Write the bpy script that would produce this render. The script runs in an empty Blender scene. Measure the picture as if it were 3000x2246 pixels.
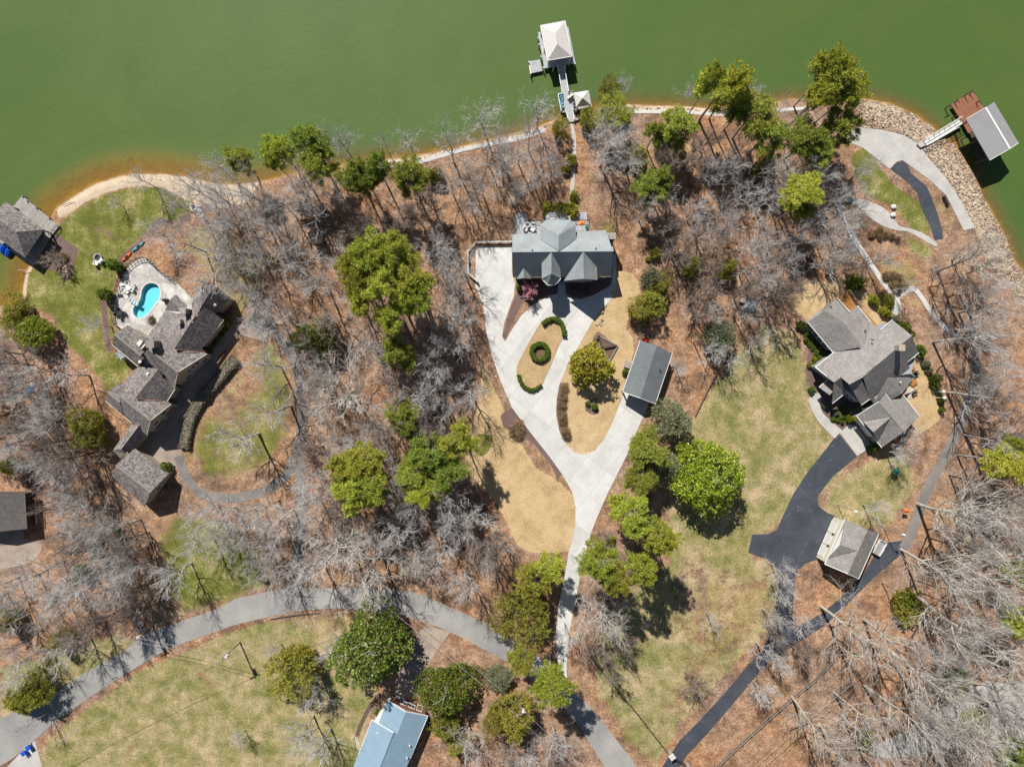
import bpy, bmesh, math, random
import numpy as np
from mathutils import Vector
from mathutils.geometry import tessellate_polygon

# ------------------------------------------------------------------ camera, sky, sun, exposure
scene = bpy.context.scene
col = scene.collection
H = 140.0            # drone height above the ground, metres
S = 0.07             # metres on the ground for one photo pixel
CX, CY = 1500.0, 1123.0
cam = bpy.data.cameras.new('camera')
cam.sensor_width = 36.0
cam.lens = 36.0 * H / (3000 * S)
cam.clip_end = 5000
cam_o = bpy.data.objects.new('camera', cam)
cam_o.location = (0, 0, H)
col.objects.link(cam_o)
scene.camera = cam_o

SUN_EL = math.radians(48)
SUN_DIR = Vector((-0.40, 0.917, 0)).normalized()      # towards the sun, in plan
world = bpy.data.worlds.new('World')
scene.world = world
world.use_nodes = True
wn = world.node_tree
bg = wn.nodes['Background']
sky = wn.nodes.new('ShaderNodeTexSky')
sky.sky_type = 'NISHITA'
sky.sun_disc = False
sky.sun_elevation = SUN_EL
sky.sun_rotation = math.atan2(SUN_DIR.x, SUN_DIR.y)
sky.air_density = 1.0
sky.dust_density = 0.5
sky.ozone_density = 2.0
wn.links.new(sky.outputs[0], bg.inputs[0])
bg.inputs[1].default_value = 0.05
sun = bpy.data.lights.new('sun', 'SUN')
sun.energy = 5.0
sun.angle = math.radians(0.53)
sun.color = (1.0, 0.955, 0.88)
sun_o = bpy.data.objects.new('sun', sun)
d = -(SUN_DIR * math.cos(SUN_EL) + Vector((0, 0, math.sin(SUN_EL))))
sun_o.rotation_euler = d.to_track_quat('-Z', 'Y').to_euler()
sun_o.location = (0, 0, 200)
col.objects.link(sun_o)
vs = scene.view_settings
vs.view_transform = 'Standard'
vs.look = 'None'
vs.exposure = 0.36
vs.gamma = 1.0
scene.cycles.max_bounces = 6
scene.cycles.diffuse_bounces = 2
scene.cycles.transparent_max_bounces = 8

rnd = random.Random(7)
rng = np.random.default_rng(7)
WATER_Z = -0.6

# ------------------------------------------------------------------ plan coordinates
def P(px, py, z=0.0):
    k = S * (H - z) / H
    return ((px - CX) * k, -(py - CY) * k, z)
def T(ox, oy, f):
    return lambda x, y: (ox + x / f, oy + y / f)
DD = lambda x, y: (x * 1.3562, y * 1.3562)
T1 = T(0, 500, 2.949); T2 = T(0, 1060, 2.949); T3 = T(0, 1620, 2.645)
T4 = T(750, 400, 2.949); T5 = T(750, 960, 2.949); T6 = T(750, 1520, 2.281)
TA = T(1500, 0, 2.949); TB = T(1500, 500, 2.949); TC = T(1500, 1060, 2.949); TD = T(1500, 1620, 2.645)
TE = T(2250, 200, 2.949); TF = T(2250, 760, 2.949); TG = T(2250, 1320, 2.949); TH = T(2250, 1686, 2.949)
TL = T(300, 800, 5.257); TM = T(300, 1030, 5.257); TN = T(1480, 600, 6.133)
TO = T(1540, 40, 9.2); TP = T(1600, 200, 9.74); TQ = T(2340, 840, 5.52); TR = T(2440, 1120, 6.9); TS = T(1040, 1980, 6.227)
def tr(t, *pts):
    return [t(p[0], p[1]) for p in pts]

# ------------------------------------------------------------------ objects
ORIG = {}
def setp(o, label=None, cat=None, group=None, kind=None):
    if label: o['label'] = label
    if cat: o['category'] = cat
    if group: o['group'] = group
    if kind: o['kind'] = kind
    return o
def thing(name, label, cat, loc, group=None):
    o = bpy.data.objects.new(name, None)
    o.empty_display_size = 0.3
    o.location = loc
    col.objects.link(o)
    ORIG[o.name] = Vector(loc)
    return setp(o, label, cat, group)
def meshdata(name, V, F, mat, uv=None, smooth=False):
    me = bpy.data.meshes.new(name)
    V = np.asarray(V, dtype=np.float64)
    if isinstance(F, np.ndarray):
        n, k = F.shape
        me.vertices.add(len(V)); me.vertices.foreach_set('co', V.ravel())
        me.loops.add(n * k); me.loops.foreach_set('vertex_index', F.ravel().astype(np.int32))
        me.polygons.add(n)
        me.polygons.foreach_set('loop_start', np.arange(0, n * k, k, dtype=np.int32))
        me.polygons.foreach_set('loop_total', np.full(n, k, dtype=np.int32))
        me.update(calc_edges=True)
    else:
        me.from_pydata([tuple(v) for v in V], [], [tuple(f) for f in F])
    if uv is not None:
        l = me.uv_layers.new(name='uv')
        l.data.foreach_set('uv', np.asarray(uv, dtype=np.float32).ravel())
    if smooth:
        me.polygons.foreach_set('use_smooth', np.ones(len(me.polygons), dtype=bool))
    if mat: me.materials.append(mat)
    return me
def link(name, me, parent=None, loc=(0, 0, 0)):
    o = bpy.data.objects.new(name, me)
    o.location = loc
    col.objects.link(o)
    if parent is not None: o.parent = parent
    return o
def root_origin(o):
    while o.parent is not None: o = o.parent
    return ORIG[o.name]
def mk(name, V, F, mat, parent=None, uv=None, smooth=False):
    """mesh given in world coordinates; a part is stored relative to its thing's base"""
    V = np.asarray(V, dtype=np.float64)
    if parent is not None: V = V - np.array(root_origin(parent))
    o = link(name, meshdata(name, V, F, mat, uv, smooth), parent)
    if parent is None: ORIG[o.name] = Vector((0, 0, 0))
    return o
def copy_tree(o, parent=None):
    c = o.copy(); col.objects.link(c); c.parent = parent
    for ch in o.children: copy_tree(ch, c)
    return c

class MB:
    """collects boxes, bars and tubes for ONE mesh"""
    def __init__(self): self.V = []; self.F = []
    def add(self, V, F):
        b = len(self.V); self.V += [tuple(v) for v in V]; self.F += [tuple(i + b for i in f) for f in F]; return self
    def box(self, c, s, rz=0.0):
        cx, cy, cz = c; hx, hy, hz = s[0] / 2, s[1] / 2, s[2] / 2
        co, si = math.cos(rz), math.sin(rz); V = []
        for z in (-hz, hz):
            for x, y in ((-hx, -hy), (hx, -hy), (hx, hy), (-hx, hy)):
                V.append((cx + x * co - y * si, cy + x * si + y * co, cz + z))
        return self.add(V, [(3, 2, 1, 0), (4, 5, 6, 7), (0, 1, 5, 4), (1, 2, 6, 5), (2, 3, 7, 6), (3, 0, 4, 7)])
    def bar(self, a, b, w, h):
        a = Vector(a); b = Vector(b); t = (b - a).normalized()
        s = Vector((-t.y, t.x, 0))
        s = s.normalized() if s.length > 1e-6 else Vector((1, 0, 0))
        u = t.cross(s) * -1
        if u.z < 0: u = -u
        V = []
        for p in (a, b):
            for i, j in ((-1, -1), (1, -1), (1, 1), (-1, 1)):
                V.append(tuple(p + s * (i * w / 2) + u * (j * h / 2)))
        return self.add(V, [(0, 1, 2, 3), (7, 6, 5, 4), (0, 4, 5, 1), (1, 5, 6, 2), (2, 6, 7, 3), (3, 7, 4, 0)])
    def tube(self, pts, rads, n=6, cap=True):
        pts = [Vector(p) for p in pts]; V = []; F = []
        for i, p in enumerate(pts):
            t = (pts[min(i + 1, len(pts) - 1)] - pts[max(i - 1, 0)]).normalized()
            a = t.orthogonal().normalized(); b = t.cross(a)
            for k in range(n):
                an = 2 * math.pi * k / n
                V.append(tuple(p + (a * math.cos(an) + b * math.sin(an)) * rads[i]))
        for i in range(len(pts) - 1):
            for k in range(n):
                F.append((i * n + k, i * n + (k + 1) % n, (i + 1) * n + (k + 1) % n, (i + 1) * n + k))
        if cap:
            F.append(tuple(range(n))[::-1]); F.append(tuple((len(pts) - 1) * n + k for k in range(n)))
        return self.add(V, F)
    def prism(self, poly, z0, z1):
        n = len(poly)
        V = [(x, y, z0) for x, y in poly] + [(x, y, z1) for x, y in poly]
        tri = tessellate_polygon([[Vector((x, y, 0)) for x, y in poly]])
        F = []
        ar = sum(poly[i][0] * poly[(i + 1) % n][1] - poly[(i + 1) % n][0] * poly[i][1] for i in range(n))
        for t in tri:
            a, b, c = t
            cr = (poly[b][0] - poly[a][0]) * (poly[c][1] - poly[a][1]) - (poly[b][1] - poly[a][1]) * (poly[c][0] - poly[a][0])
            if cr < 0: a, c = c, a
            F.append((a + n, b + n, c + n)); F.append((c, b, a))
        for i in range(n):
            j = (i + 1) % n
            F.append((i, j, j + n, i + n) if ar > 0 else (j, i, i + n, j + n))
        return self.add(V, F)
    def ell(self, c, r, seg=10, rings=6, jit=0.0, seed=0):
        R = random.Random(seed); V = []; F = []
        for i in range(rings + 1):
            th = math.pi * i / rings
            for k in range(seg):
                ph = 2 * math.pi * k / seg
                q = 1 + R.uniform(-jit, jit)
                V.append((c[0] + r[0] * q * math.sin(th) * math.cos(ph), c[1] + r[1] * q * math.sin(th) * math.sin(ph), c[2] + r[2] * q * math.cos(th)))
        for i in range(rings):
            for k in range(seg):
                F.append((i * seg + k, (i + 1) * seg + k, (i + 1) * seg + (k + 1) % seg, i * seg + (k + 1) % seg))
        return self.add(V, F)
    def build(self, name, mat, parent=None, smooth=False):
        return mk(name, self.V, self.F, mat, parent, smooth=smooth)

# ------------------------------------------------------------------ materials
class N:
    def __init__(self, name, rough=0.9, spec=0.2):
        self.m = bpy.data.materials.new(name); self.m.use_nodes = True
        self.t = self.m.node_tree; self.b = self.t.nodes['Principled BSDF']
        self.b.inputs['Roughness'].default_value = rough
        self.b.inputs['Specular IOR Level'].default_value = spec
        self.xyz = None
    def n(self, typ, **kw):
        x = self.t.nodes.new(typ)
        for k, v in kw.items():
            if k.startswith('i_'): x.inputs[k[2:].replace('_', ' ')].default_value = v
            else: setattr(x, k, v)
        return x
    def l(self, a, b): self.t.links.new(a, b)
    def coord(self, which='Object'):
        if self.xyz is None:
            self.xyz = self.n('ShaderNodeTexCoord').outputs[which]
        return self.xyz
    def pos(self):
        return self.n('ShaderNodeNewGeometry').outputs['Position']
    def noise(self, scale, detail=4, rough=0.55, vec=None, dist=0.0):
        x = self.n('ShaderNodeTexNoise', i_Scale=scale, i_Detail=detail, i_Roughness=rough, i_Distortion=dist)
        self.l(vec if vec is not None else self.coord(), x.inputs['Vector'])
        return x.outputs['Fac']
    def ramp(self, fac, stops, interp='LINEAR'):
        r = self.n('ShaderNodeValToRGB'); r.color_ramp.interpolation = interp
        e = r.color_ramp.elements
        while len(e) < len(stops): e.new(0.5)
        for i, (p, c) in enumerate(stops):
            e[i].position = p
            e[i].color = (c[0], c[1], c[2], 1) if isinstance(c, tuple) else (c, c, c, 1)
        self.l(fac, r.inputs[0]); return r.outputs[0]
    def mix(self, fac, a, b, mode='MIX'):
        x = self.n('ShaderNodeMix', data_type='RGBA', blend_type=mode)
        for s, v in ((x.inputs[0], fac), (x.inputs[6], a), (x.inputs[7], b)):
            if isinstance(v, (int, float)): s.default_value = v
            elif isinstance(v, tuple): s.default_value = (v[0], v[1], v[2], 1)
            else: self.l(v, s)
        return x.outputs[2]
    def math(self, op, a, b=None, c=None, clamp=False):
        x = self.n('ShaderNodeMath', operation=op, use_clamp=clamp)
        for s, v in zip(x.inputs, (a, b, c)):
            if v is None: continue
            if isinstance(v, (int, float)): s.default_value = v
            else: self.l(v, s)
        return x.outputs[0]
    def attr(self, name):
        return self.n('ShaderNodeAttribute', attribute_name=name).outputs['Fac']
    def color(self, c):
        if isinstance(c, tuple): self.b.inputs['Base Color'].default_value = (c[0], c[1], c[2], 1)
        else: self.l(c, self.b.inputs['Base Color'])
        return self
    def bump(self, h, strength=0.5, dist=0.05):
        x = self.n('ShaderNodeBump', i_Strength=strength, i_Distance=dist)
        self.l(h, x.inputs['Height']); self.l(x.outputs[0], self.b.inputs['Normal']); return self

def mottled(name, c1, c2, scale=1.5, rough=0.9, spec=0.2, fine=18.0, fa=0.25, bump=0.0, metallic=0.0, world=True):
    m = N(name, rough, spec)
    v = m.pos() if world else m.coord()
    big = m.noise(scale, 5, 0.6, v)
    sm = m.noise(fine, 3, 0.6, v)
    c = m.mix(m.ramp(big, [(0.33, 0.0), (0.67, 1.0)]), c1, c2)
    c = m.mix(fa, c, m.ramp(sm, [(0.3, 0.25), (0.7, 1.0)]), 'MULTIPLY')
    m.color(c); m.b.inputs['Metallic'].default_value = metallic
    if bump: m.bump(sm, bump, 0.03)
    return m.m

def shingle_mat(name, c1, c2, row=0.35, width=0.6, streak=0.5, rowfa=0.45):
    m = N(name, 0.9, 0.15)
    uv = m.coord('UV')
    br = m.n('ShaderNodeTexBrick', offset=0.5, squash=1.0)
    br.inputs['Color1'].default_value = (*c1, 1); br.inputs['Color2'].default_value = (*c2, 1)
    br.inputs['Mortar'].default_value = (c1[0] * 0.3, c1[1] * 0.3, c1[2] * 0.3, 1)
    br.inputs['Scale'].default_value = 1.0; br.inputs['Mortar Size'].default_value = 0.022
    br.inputs['Brick Width'].default_value = width; br.inputs['Row Height'].default_value = row
    br.inputs['Bias'].default_value = 0.0
    m.l(uv, br.inputs['Vector'])
    mp = m.n('ShaderNodeMapping'); mp.inputs['Scale'].default_value = (1.6, 0.5, 1)
    m.l(uv, mp.inputs['Vector'])
    st = m.noise(2.2, 5, 0.7, mp.outputs[0])
    blot = m.noise(0.35, 4, 0.6, m.pos())
    c = m.mix(streak, br.outputs['Color'], m.ramp(st, [(0.3, 0.35), (0.7, 1.0)]), 'MULTIPLY')
    c = m.mix(0.5, c, m.ramp(blot, [(0.3, 0.6), (0.65, 1.0)]), 'MULTIPLY')
    m.color(c); m.bump(br.outputs['Fac'], rowfa, -0.03)
    return m.m
def metal_roof_mat(name, c, pitch=0.3, dark=0.75, rough=0.45):
    m = N(name, rough, 0.4)
    uv = m.coord('UV')
    w = m.n('ShaderNodeTexWave', wave_type='BANDS', bands_direction='X', i_Scale=1.0 / pitch / 2 * 0.63)
    m.l(uv, w.inputs['Vector'])
    h = m.ramp(w.outputs['Fac'], [(0.0, 0.0), (0.82, 0.0), (0.95, 1.0)])
    blot = m.noise(0.5, 4, 0.6, m.pos())
    cc = m.mix(m.ramp(blot, [(0.3, 0.0), (0.7, 1.0)]), tuple(x * dark for x in c), c)
    cc = m.mix(0.35, cc, m.ramp(w.outputs['Fac'], [(0.0, 0.8), (0.7, 1.0), (0.9, 0.6), (1.0, 1.0)]), 'MULTIPLY')
    m.color(cc); m.bump(h, 0.6, 0.05)
    return m.m
def plank_mat(name, c1, c2, width=0.15):
    m = N(name, 0.85, 0.2)
    uv = m.coord('UV')
    br = m.n('ShaderNodeTexBrick', offset=0.37)
    br.inputs['Color1'].default_value = (*c1, 1); br.inputs['Color2'].default_value = (*c2, 1)
    br.inputs['Mortar'].default_value = (c1[0] * 0.3, c1[1] * 0.3, c1[2] * 0.3, 1)
    br.inputs['Scale'].default_value = 1.0; br.inputs['Mortar Size'].default_value = 0.012
    br.inputs['Brick Width'].default_value = 3.6; br.inputs['Row Height'].default_value = width
    m.l(uv, br.inputs['Vector'])
    nz = m.noise(1.2, 5, 0.6, m.pos())
    m.color(m.mix(0.5, br.outputs['Color'], m.ramp(nz, [(0.3, 0.55), (0.7, 1.0)]), 'MULTIPLY'))
    return m.m
def leaf_mat(name, stops, rough=0.6, spec=0.25, hue=0.15, trans=0.25):
    m = N(name, rough, spec)
    g = m.n('ShaderNodeNewGeometry').outputs['Random Per Island']
    c = m.ramp(g, stops)
    oi = m.n('ShaderNodeObjectInfo').outputs['Random']
    hs = m.n('ShaderNodeHueSaturation')
    m.l(c, hs.inputs['Color'])
    m.l(m.math('ADD', m.math('MULTIPLY', oi, hue * 0.22), 0.497), hs.inputs['Hue'])
    m.l(m.math('ADD', m.math('MULTIPLY', m.math('FRACT', m.math('MULTIPLY', oi, 7.3)), hue * 3), 1 - hue * 1.3), hs.inputs['Value'])
    m.color(hs.outputs[0])
    tb = m.n('ShaderNodeBsdfTranslucent'); m.l(hs.outputs[0], tb.inputs[0])
    mx = m.n('ShaderNodeMixShader'); mx.inputs[0].default_value = trans
    m.l(m.b.outputs[0], mx.inputs[1]); m.l(tb.outputs[0], mx.inputs[2])
    m.l(mx.outputs[0], m.t.nodes['Material Output'].inputs[0])
    return m.m
def twig_mat(name, c1, c2):
    m = N(name, 0.9, 0.1)
    g = m.n('ShaderNodeNewGeometry').outputs['Random Per Island']
    o = m.n('ShaderNodeObjectInfo').outputs['Random']
    m.color(m.mix(m.math('ADD', m.math('MULTIPLY', g, 0.6), m.math('MULTIPLY', o, 0.4)), c1, c2))
    return m.m
def plain(name, c, rough=0.6, spec=0.3, metallic=0.0):
    return mottled(name, c, tuple(x * 0.88 for x in c), 3.0, rough, spec, 20, 0.12, 0, metallic)

M = {}
def poured_concrete():
    m = N('pale_concrete', 0.9, 0.2)
    p = m.pos()
    o = m.n('ShaderNodeObjectInfo').outputs['Random']
    c = m.mix(m.ramp(m.noise(0.25, 4, 0.65, p), [(0.32, 0.0), (0.68, 1.0)]), (0.52, 0.51, 0.485), (0.64, 0.635, 0.615))
    c = m.mix(1.0, c, m.ramp(o, [(0.0, 0.87), (1.0, 1.0)]), 'MULTIPLY')
    c = m.mix(0.45, c, m.ramp(m.noise(0.7, 5, 0.75, p, 1.0), [(0.30, 0.70), (0.46, 1.0)]), 'MULTIPLY')
    c = m.mix(0.18, c, m.ramp(m.noise(4, 3, 0.7, p), [(0.3, 0.5), (0.7, 1.0)]), 'MULTIPLY')
    m.color(c); return m.m
M['concrete'] = poured_concrete()
M['concrete_old'] = mottled('weathered_concrete', (0.53, 0.51, 0.475), (0.42, 0.405, 0.38), 0.35, 0.9, 0.2, 4.0, 0.25)
M['concrete_brown'] = mottled('stained_concrete', (0.42, 0.34, 0.28), (0.26, 0.21, 0.175), 0.3, 0.9, 0.2, 3.0, 0.25)
M['joint'] = plain('joint_filler', (0.36, 0.35, 0.33), 0.95)
M['asphalt'] = mottled('sun_bleached_asphalt', (0.36, 0.345, 0.32), (0.24, 0.236, 0.235), 0.12, 0.95, 0.2, 2.5, 0.22)
M['asphalt_dark'] = None
M['asphalt_mid'] = mottled('worn_drive_asphalt', (0.26, 0.235, 0.215), (0.17, 0.155, 0.148), 0.3, 0.95, 0.2, 2.5, 0.3)
M['patio'] = None
M['roofA'] = shingle_mat('blue_grey_shingle', (0.42, 0.46, 0.475), (0.38, 0.42, 0.435), 0.2, 0.5, 0.25, 0.2)
M['roofC'] = shingle_mat('slate_grey_shingle', (0.235, 0.262, 0.272), (0.20, 0.225, 0.238), 0.2, 0.5, 0.35, 0.25)
M['roofR'] = shingle_mat('grey_brown_shingle', (0.40, 0.375, 0.358), (0.31, 0.288, 0.275), 0.3, 0.6, 0.45, 0.35)
M['roofL'] = shingle_mat('weathered_wood_shake', (0.43, 0.385, 0.37), (0.20, 0.172, 0.165), 0.38, 0.45, 0.7, 0.6)
M['roofE'] = shingle_mat('brown_shingle', (0.18, 0.165, 0.155), (0.145, 0.13, 0.125), 0.3, 0.6, 0.5, 0.3)
M['metal_blue'] = metal_roof_mat('blue_metal_roof', (0.235, 0.345, 0.44), 0.45, 0.9)
M['metal_cream'] = metal_roof_mat('cream_metal_roof', (0.66, 0.62, 0.585), 0.3, 0.95)
M['metal_grey'] = metal_roof_mat('grey_metal_roof', (0.30, 0.295, 0.30), 0.3, 0.9)
M['white'] = plain('white_paint', (0.78, 0.77, 0.74), 0.5)
M['cream'] = plain('cream_siding', (0.70, 0.64, 0.52), 0.7)
M['siding_blue'] = plain('grey_siding', (0.33, 0.36, 0.38), 0.7)
M['siding_tan'] = plain('tan_siding', (0.42, 0.36, 0.29), 0.7)
M['brick'] = mottled('red_brick', (0.30, 0.15, 0.10), (0.22, 0.11, 0.08), 2.5, 0.9, 0.2, 9, 0.4)
M['stone'] = mottled('field_stone', (0.42, 0.38, 0.33), (0.28, 0.26, 0.24), 2.5, 0.9, 0.2, 9, 0.4)
M['glass'] = N('window_glass', 0.08, 0.6).color((0.05, 0.07, 0.09)).m
M['dark_metal'] = plain('black_metal', (0.03, 0.03, 0.033), 0.5)
M['copper'] = plain('copper_flashing', (0.42, 0.20, 0.12), 0.5)
M['deck_grey'] = plank_mat('grey_deck_boards', (0.50, 0.51, 0.535), (0.43, 0.44, 0.465))
M['deck_wood'] = plank_mat('silvered_dock_boards', (0.42, 0.39, 0.36), (0.30, 0.28, 0.265), 0.22)
M['deck_red'] = plank_mat('red_brown_dock_boards', (0.33, 0.145, 0.085), (0.29, 0.125, 0.075))
M['deck_orange'] = plank_mat('orange_stained_deck', (0.46, 0.22, 0.07), (0.37, 0.17, 0.055))
M['timber'] = plain('brown_timber', (0.24, 0.17, 0.11), 0.85)
M['timber_grey'] = plain('grey_timber', (0.26, 0.235, 0.21), 0.9)
M['timber_dark'] = plain('dark_timber', (0.075, 0.06, 0.05), 0.9)
M['blue_plastic'] = plain('blue_plastic', (0.01, 0.09, 0.55), 0.45)
M['blue_tarp'] = plain('blue_tarp', (0.05, 0.27, 0.62), 0.5)
M['grey_tarp'] = plain('grey_blue_tarp', (0.30, 0.35, 0.42), 0.5)
M['orange'] = plain('orange_plastic', (0.75, 0.16, 0.04), 0.45)
M['orange_cloth'] = plain('orange_cloth', (0.72, 0.25, 0.06), 0.8)
M['teal'] = plain('teal_plastic', (0.13, 0.32, 0.38), 0.5)
M['green_paint'] = plain('green_paint', (0.02, 0.16, 0.12), 0.6)
M['red'] = plain('red_paint', (0.60, 0.05, 0.03), 0.5)
M['hedge_core'] = mottled('hedge_core', (0.09, 0.13, 0.02), (0.055, 0.085, 0.015), 2.0, 0.95, 0.1, 8, 0.4)
M['hedge_core_brown'] = mottled('brown_hedge_core', (0.26, 0.23, 0.175), (0.17, 0.15, 0.12), 2.0, 0.95, 0.1, 8, 0.4)
M['soil'] = mottled('garden_soil', (0.20, 0.13, 0.09), (0.13, 0.085, 0.06), 2, 0.95, 0.1, 12, 0.4)
M['mulch'] = mottled('brown_mulch', (0.17, 0.115, 0.095), (0.115, 0.08, 0.07), 1.2, 0.95, 0.1, 6, 0.5)
M['tan_turf'] = mottled('dormant_turf', (0.52, 0.37, 0.205), (0.41, 0.29, 0.15), 0.5, 0.95, 0.1, 2.6, 0.4)
M['wire'] = plain('cable', (0.35, 0.35, 0.35), 0.6)
M['rubber'] = plain('rubber', (0.02, 0.02, 0.02), 0.8)
M['rock'] = mottled('pale_riprap_rock', (0.55, 0.46, 0.36), (0.34, 0.30, 0.26), 0.8, 0.9, 0.2, 5, 0.4)
oi = None
def rock_material(name, cs):
    m = N(name, 0.9, 0.2)
    r = m.n('ShaderNodeNewGeometry').outputs['Random Per Island']
    o = m.n('ShaderNodeObjectInfo').outputs['Random']
    k = m.math('FRACT', m.math('ADD', r, o))
    c = m.ramp(k, cs)
    m.color(m.mix(0.35, c, m.ramp(m.noise(4, 4, 0.6, m.pos()), [(0.3, 0.4), (0.7, 1.0)]), 'MULTIPLY'))
    return m.m
def sealed_asphalt():
    m = N('sealed_asphalt', 0.8, 0.3)
    p = m.pos()
    c = m.mix(m.ramp(m.noise(0.2, 4, 0.6, p), [(0.35, 0.0), (0.65, 1.0)]), (0.040, 0.046, 0.060), (0.066, 0.073, 0.090))
    c = m.mix(0.3, c, m.ramp(m.noise(2.5, 3, 0.6, p), [(0.3, 0.4), (0.7, 1.2)]), 'MULTIPLY')
    sc = m.ramp(m.noise(0.42, 3, 0.7, p, 2.5), [(0.60, 0.0), (0.70, 0.32)])
    m.color(m.mix(sc, c, (0.17, 0.185, 0.21)))
    return m.m
M['asphalt_dark'] = sealed_asphalt()
def flagstones():
    m = N('flagstone_patio', 0.9, 0.2)
    v = m.n('ShaderNodeTexVoronoi', i_Scale=0.75, feature='F1'); m.l(m.pos(), v.inputs['Vector'])
    s = m.n('ShaderNodeSeparateColor'); m.l(v.outputs['Color'], s.inputs[0])
    e = m.n('ShaderNodeTexVoronoi', i_Scale=0.75, feature='DISTANCE_TO_EDGE'); m.l(m.pos(), e.inputs['Vector'])
    c = m.ramp(s.outputs[0], [(0.0, (0.40, 0.37, 0.35)), (0.5, (0.52, 0.50, 0.46)), (1.0, (0.62, 0.60, 0.56))])
    c = m.mix(0.6, c, m.ramp(m.noise(0.5, 4, 0.7, m.pos()), [(0.3, 0.45), (0.6, 1.0)]), 'MULTIPLY')
    m.color(m.mix(m.ramp(e.outputs['Distance'], [(0.0, 0.5), (0.05, 0.0)]), c, (0.3, 0.28, 0.26)))
    return m.m
M['patio'] = flagstones()
M['rock'] = rock_material('riprap_rock', [(0.0, (0.16, 0.125, 0.10)), (0.3, (0.34, 0.255, 0.185)), (0.65, (0.50, 0.40, 0.29)), (1.0, (0.62, 0.54, 0.44))])
M['bark_dark'] = mottled('dark_bark', (0.115, 0.10, 0.09), (0.07, 0.06, 0.055), 1.5, 0.95, 0.1, 8, 0.3)
M['bark_grey'] = mottled('grey_bark', (0.54, 0.515, 0.495), (0.27, 0.25, 0.235), 0.7, 0.95, 0.1, 6, 0.3)
M['bark_pale'] = mottled('pale_bark', (0.56, 0.515, 0.46), (0.40, 0.365, 0.325), 0.7, 0.95, 0.1, 6, 0.25)
M['twig_grey'] = twig_mat('grey_twigs', (0.42, 0.395, 0.38), (0.74, 0.71, 0.69))
M['twig_pale'] = twig_mat('pale_twigs', (0.40, 0.365, 0.325), (0.66, 0.615, 0.56))
M['twig_brown'] = twig_mat('brown_twigs', (0.22, 0.17, 0.145), (0.42, 0.34, 0.29))
M['twig_pink'] = twig_mat('pink_flowering_twigs', (0.50, 0.20, 0.27), (0.78, 0.38, 0.45))
M['pine_leaf'] = leaf_mat('pine_needles', [(0.0, (0.22, 0.235, 0.026)), (0.5, (0.39, 0.39, 0.052)), (1.0, (0.56, 0.53, 0.09))])
M['pine_leaf_b'] = leaf_mat('dark_pine_needles', [(0.0, (0.16, 0.19, 0.028)), (0.5, (0.3, 0.325, 0.048)), (1.0, (0.46, 0.46, 0.08))])
M['cedar_leaf'] = leaf_mat('cedar_sprays', [(0.0, (0.12, 0.12, 0.02)), (0.5, (0.25, 0.23, 0.036)), (1.0, (0.4, 0.34, 0.055))])
M['olive_leaf'] = leaf_mat('golden_holly_leaves', [(0.0, (0.15, 0.12, 0.015)), (0.5, (0.29, 0.22, 0.027)), (1.0, (0.45, 0.33, 0.045))])
M['magnolia_leaf'] = leaf_mat('magnolia_leaves', [(0.0, (0.06, 0.085, 0.013)), (0.5, (0.15, 0.18, 0.028)), (1.0, (0.32, 0.33, 0.06))], 0.35, 0.5)
M['magnolia_bright'] = leaf_mat('bright_magnolia_leaves', [(0.0, (0.12, 0.16, 0.012)), (0.5, (0.27, 0.32, 0.024)), (1.0, (0.47, 0.48, 0.06))], 0.35, 0.5)
M['box_leaf'] = leaf_mat('boxwood_leaves', [(0.0, (0.07, 0.105, 0.014)), (0.5, (0.15, 0.2, 0.024)), (1.0, (0.27, 0.31, 0.045))])
M['gold_leaf'] = leaf_mat('golden_evergreen_leaves', [(0.0, (0.13, 0.13, 0.012)), (0.5, (0.28, 0.25, 0.02)), (1.0, (0.42, 0.36, 0.035))])
M['sage_leaf'] = leaf_mat('grey_green_leaves', [(0.0, (0.1, 0.115, 0.06)), (0.5, (0.21, 0.22, 0.12)), (1.0, (0.36, 0.36, 0.21))])
M['dusk_leaf'] = leaf_mat('brown_green_hedge_leaves', [(0.0, (0.12, 0.105, 0.075)), (0.5, (0.24, 0.21, 0.15)), (1.0, (0.38, 0.34, 0.26))])
M['grass_tuft'] = leaf_mat('dry_grass_blades', [(0.0, (0.16, 0.10, 0.06)), (0.5, (0.30, 0.19, 0.11)), (1.0, (0.45, 0.32, 0.20))])
# ------------------------------------------------------------------ ground, lake
SHORE = [(-300, 1000), (-50, 905), (0, 897), (40, 893), (63, 888), (68, 840), (76, 798), (91, 771), (118, 735), (140, 690), (150, 640), (160, 612), (203, 581), (271, 541), (339, 517), (390, 508), (475, 508), (560, 520), (644, 540), (700, 540), (760, 532), (850, 512), (950, 492), (1050, 478), (1106, 466), (1191, 462), (1259, 447), (1360, 426), (1500, 393), (1585, 368), (1636, 346), (1737, 322), (1839, 306), (2008, 312), (2076, 318), (2224, 309), (2318, 290), (2440, 288), (2531, 290), (2606, 302), (2674, 332), (2731, 370), (2759, 397), (2793, 420), (2826, 464), (2860, 522), (2884, 583), (2915, 634), (2945, 692), (2972, 760), (3000, 794), (3100, 880), (3400, 1000)]
LAKE = SHORE + [(9000, 1500), (9000, -9000), (-9000, -9000), (-9000, 1200)]
W = lambda pts, z=0.0: [P(x, y, z)[:2] for x, y in pts]

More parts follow.
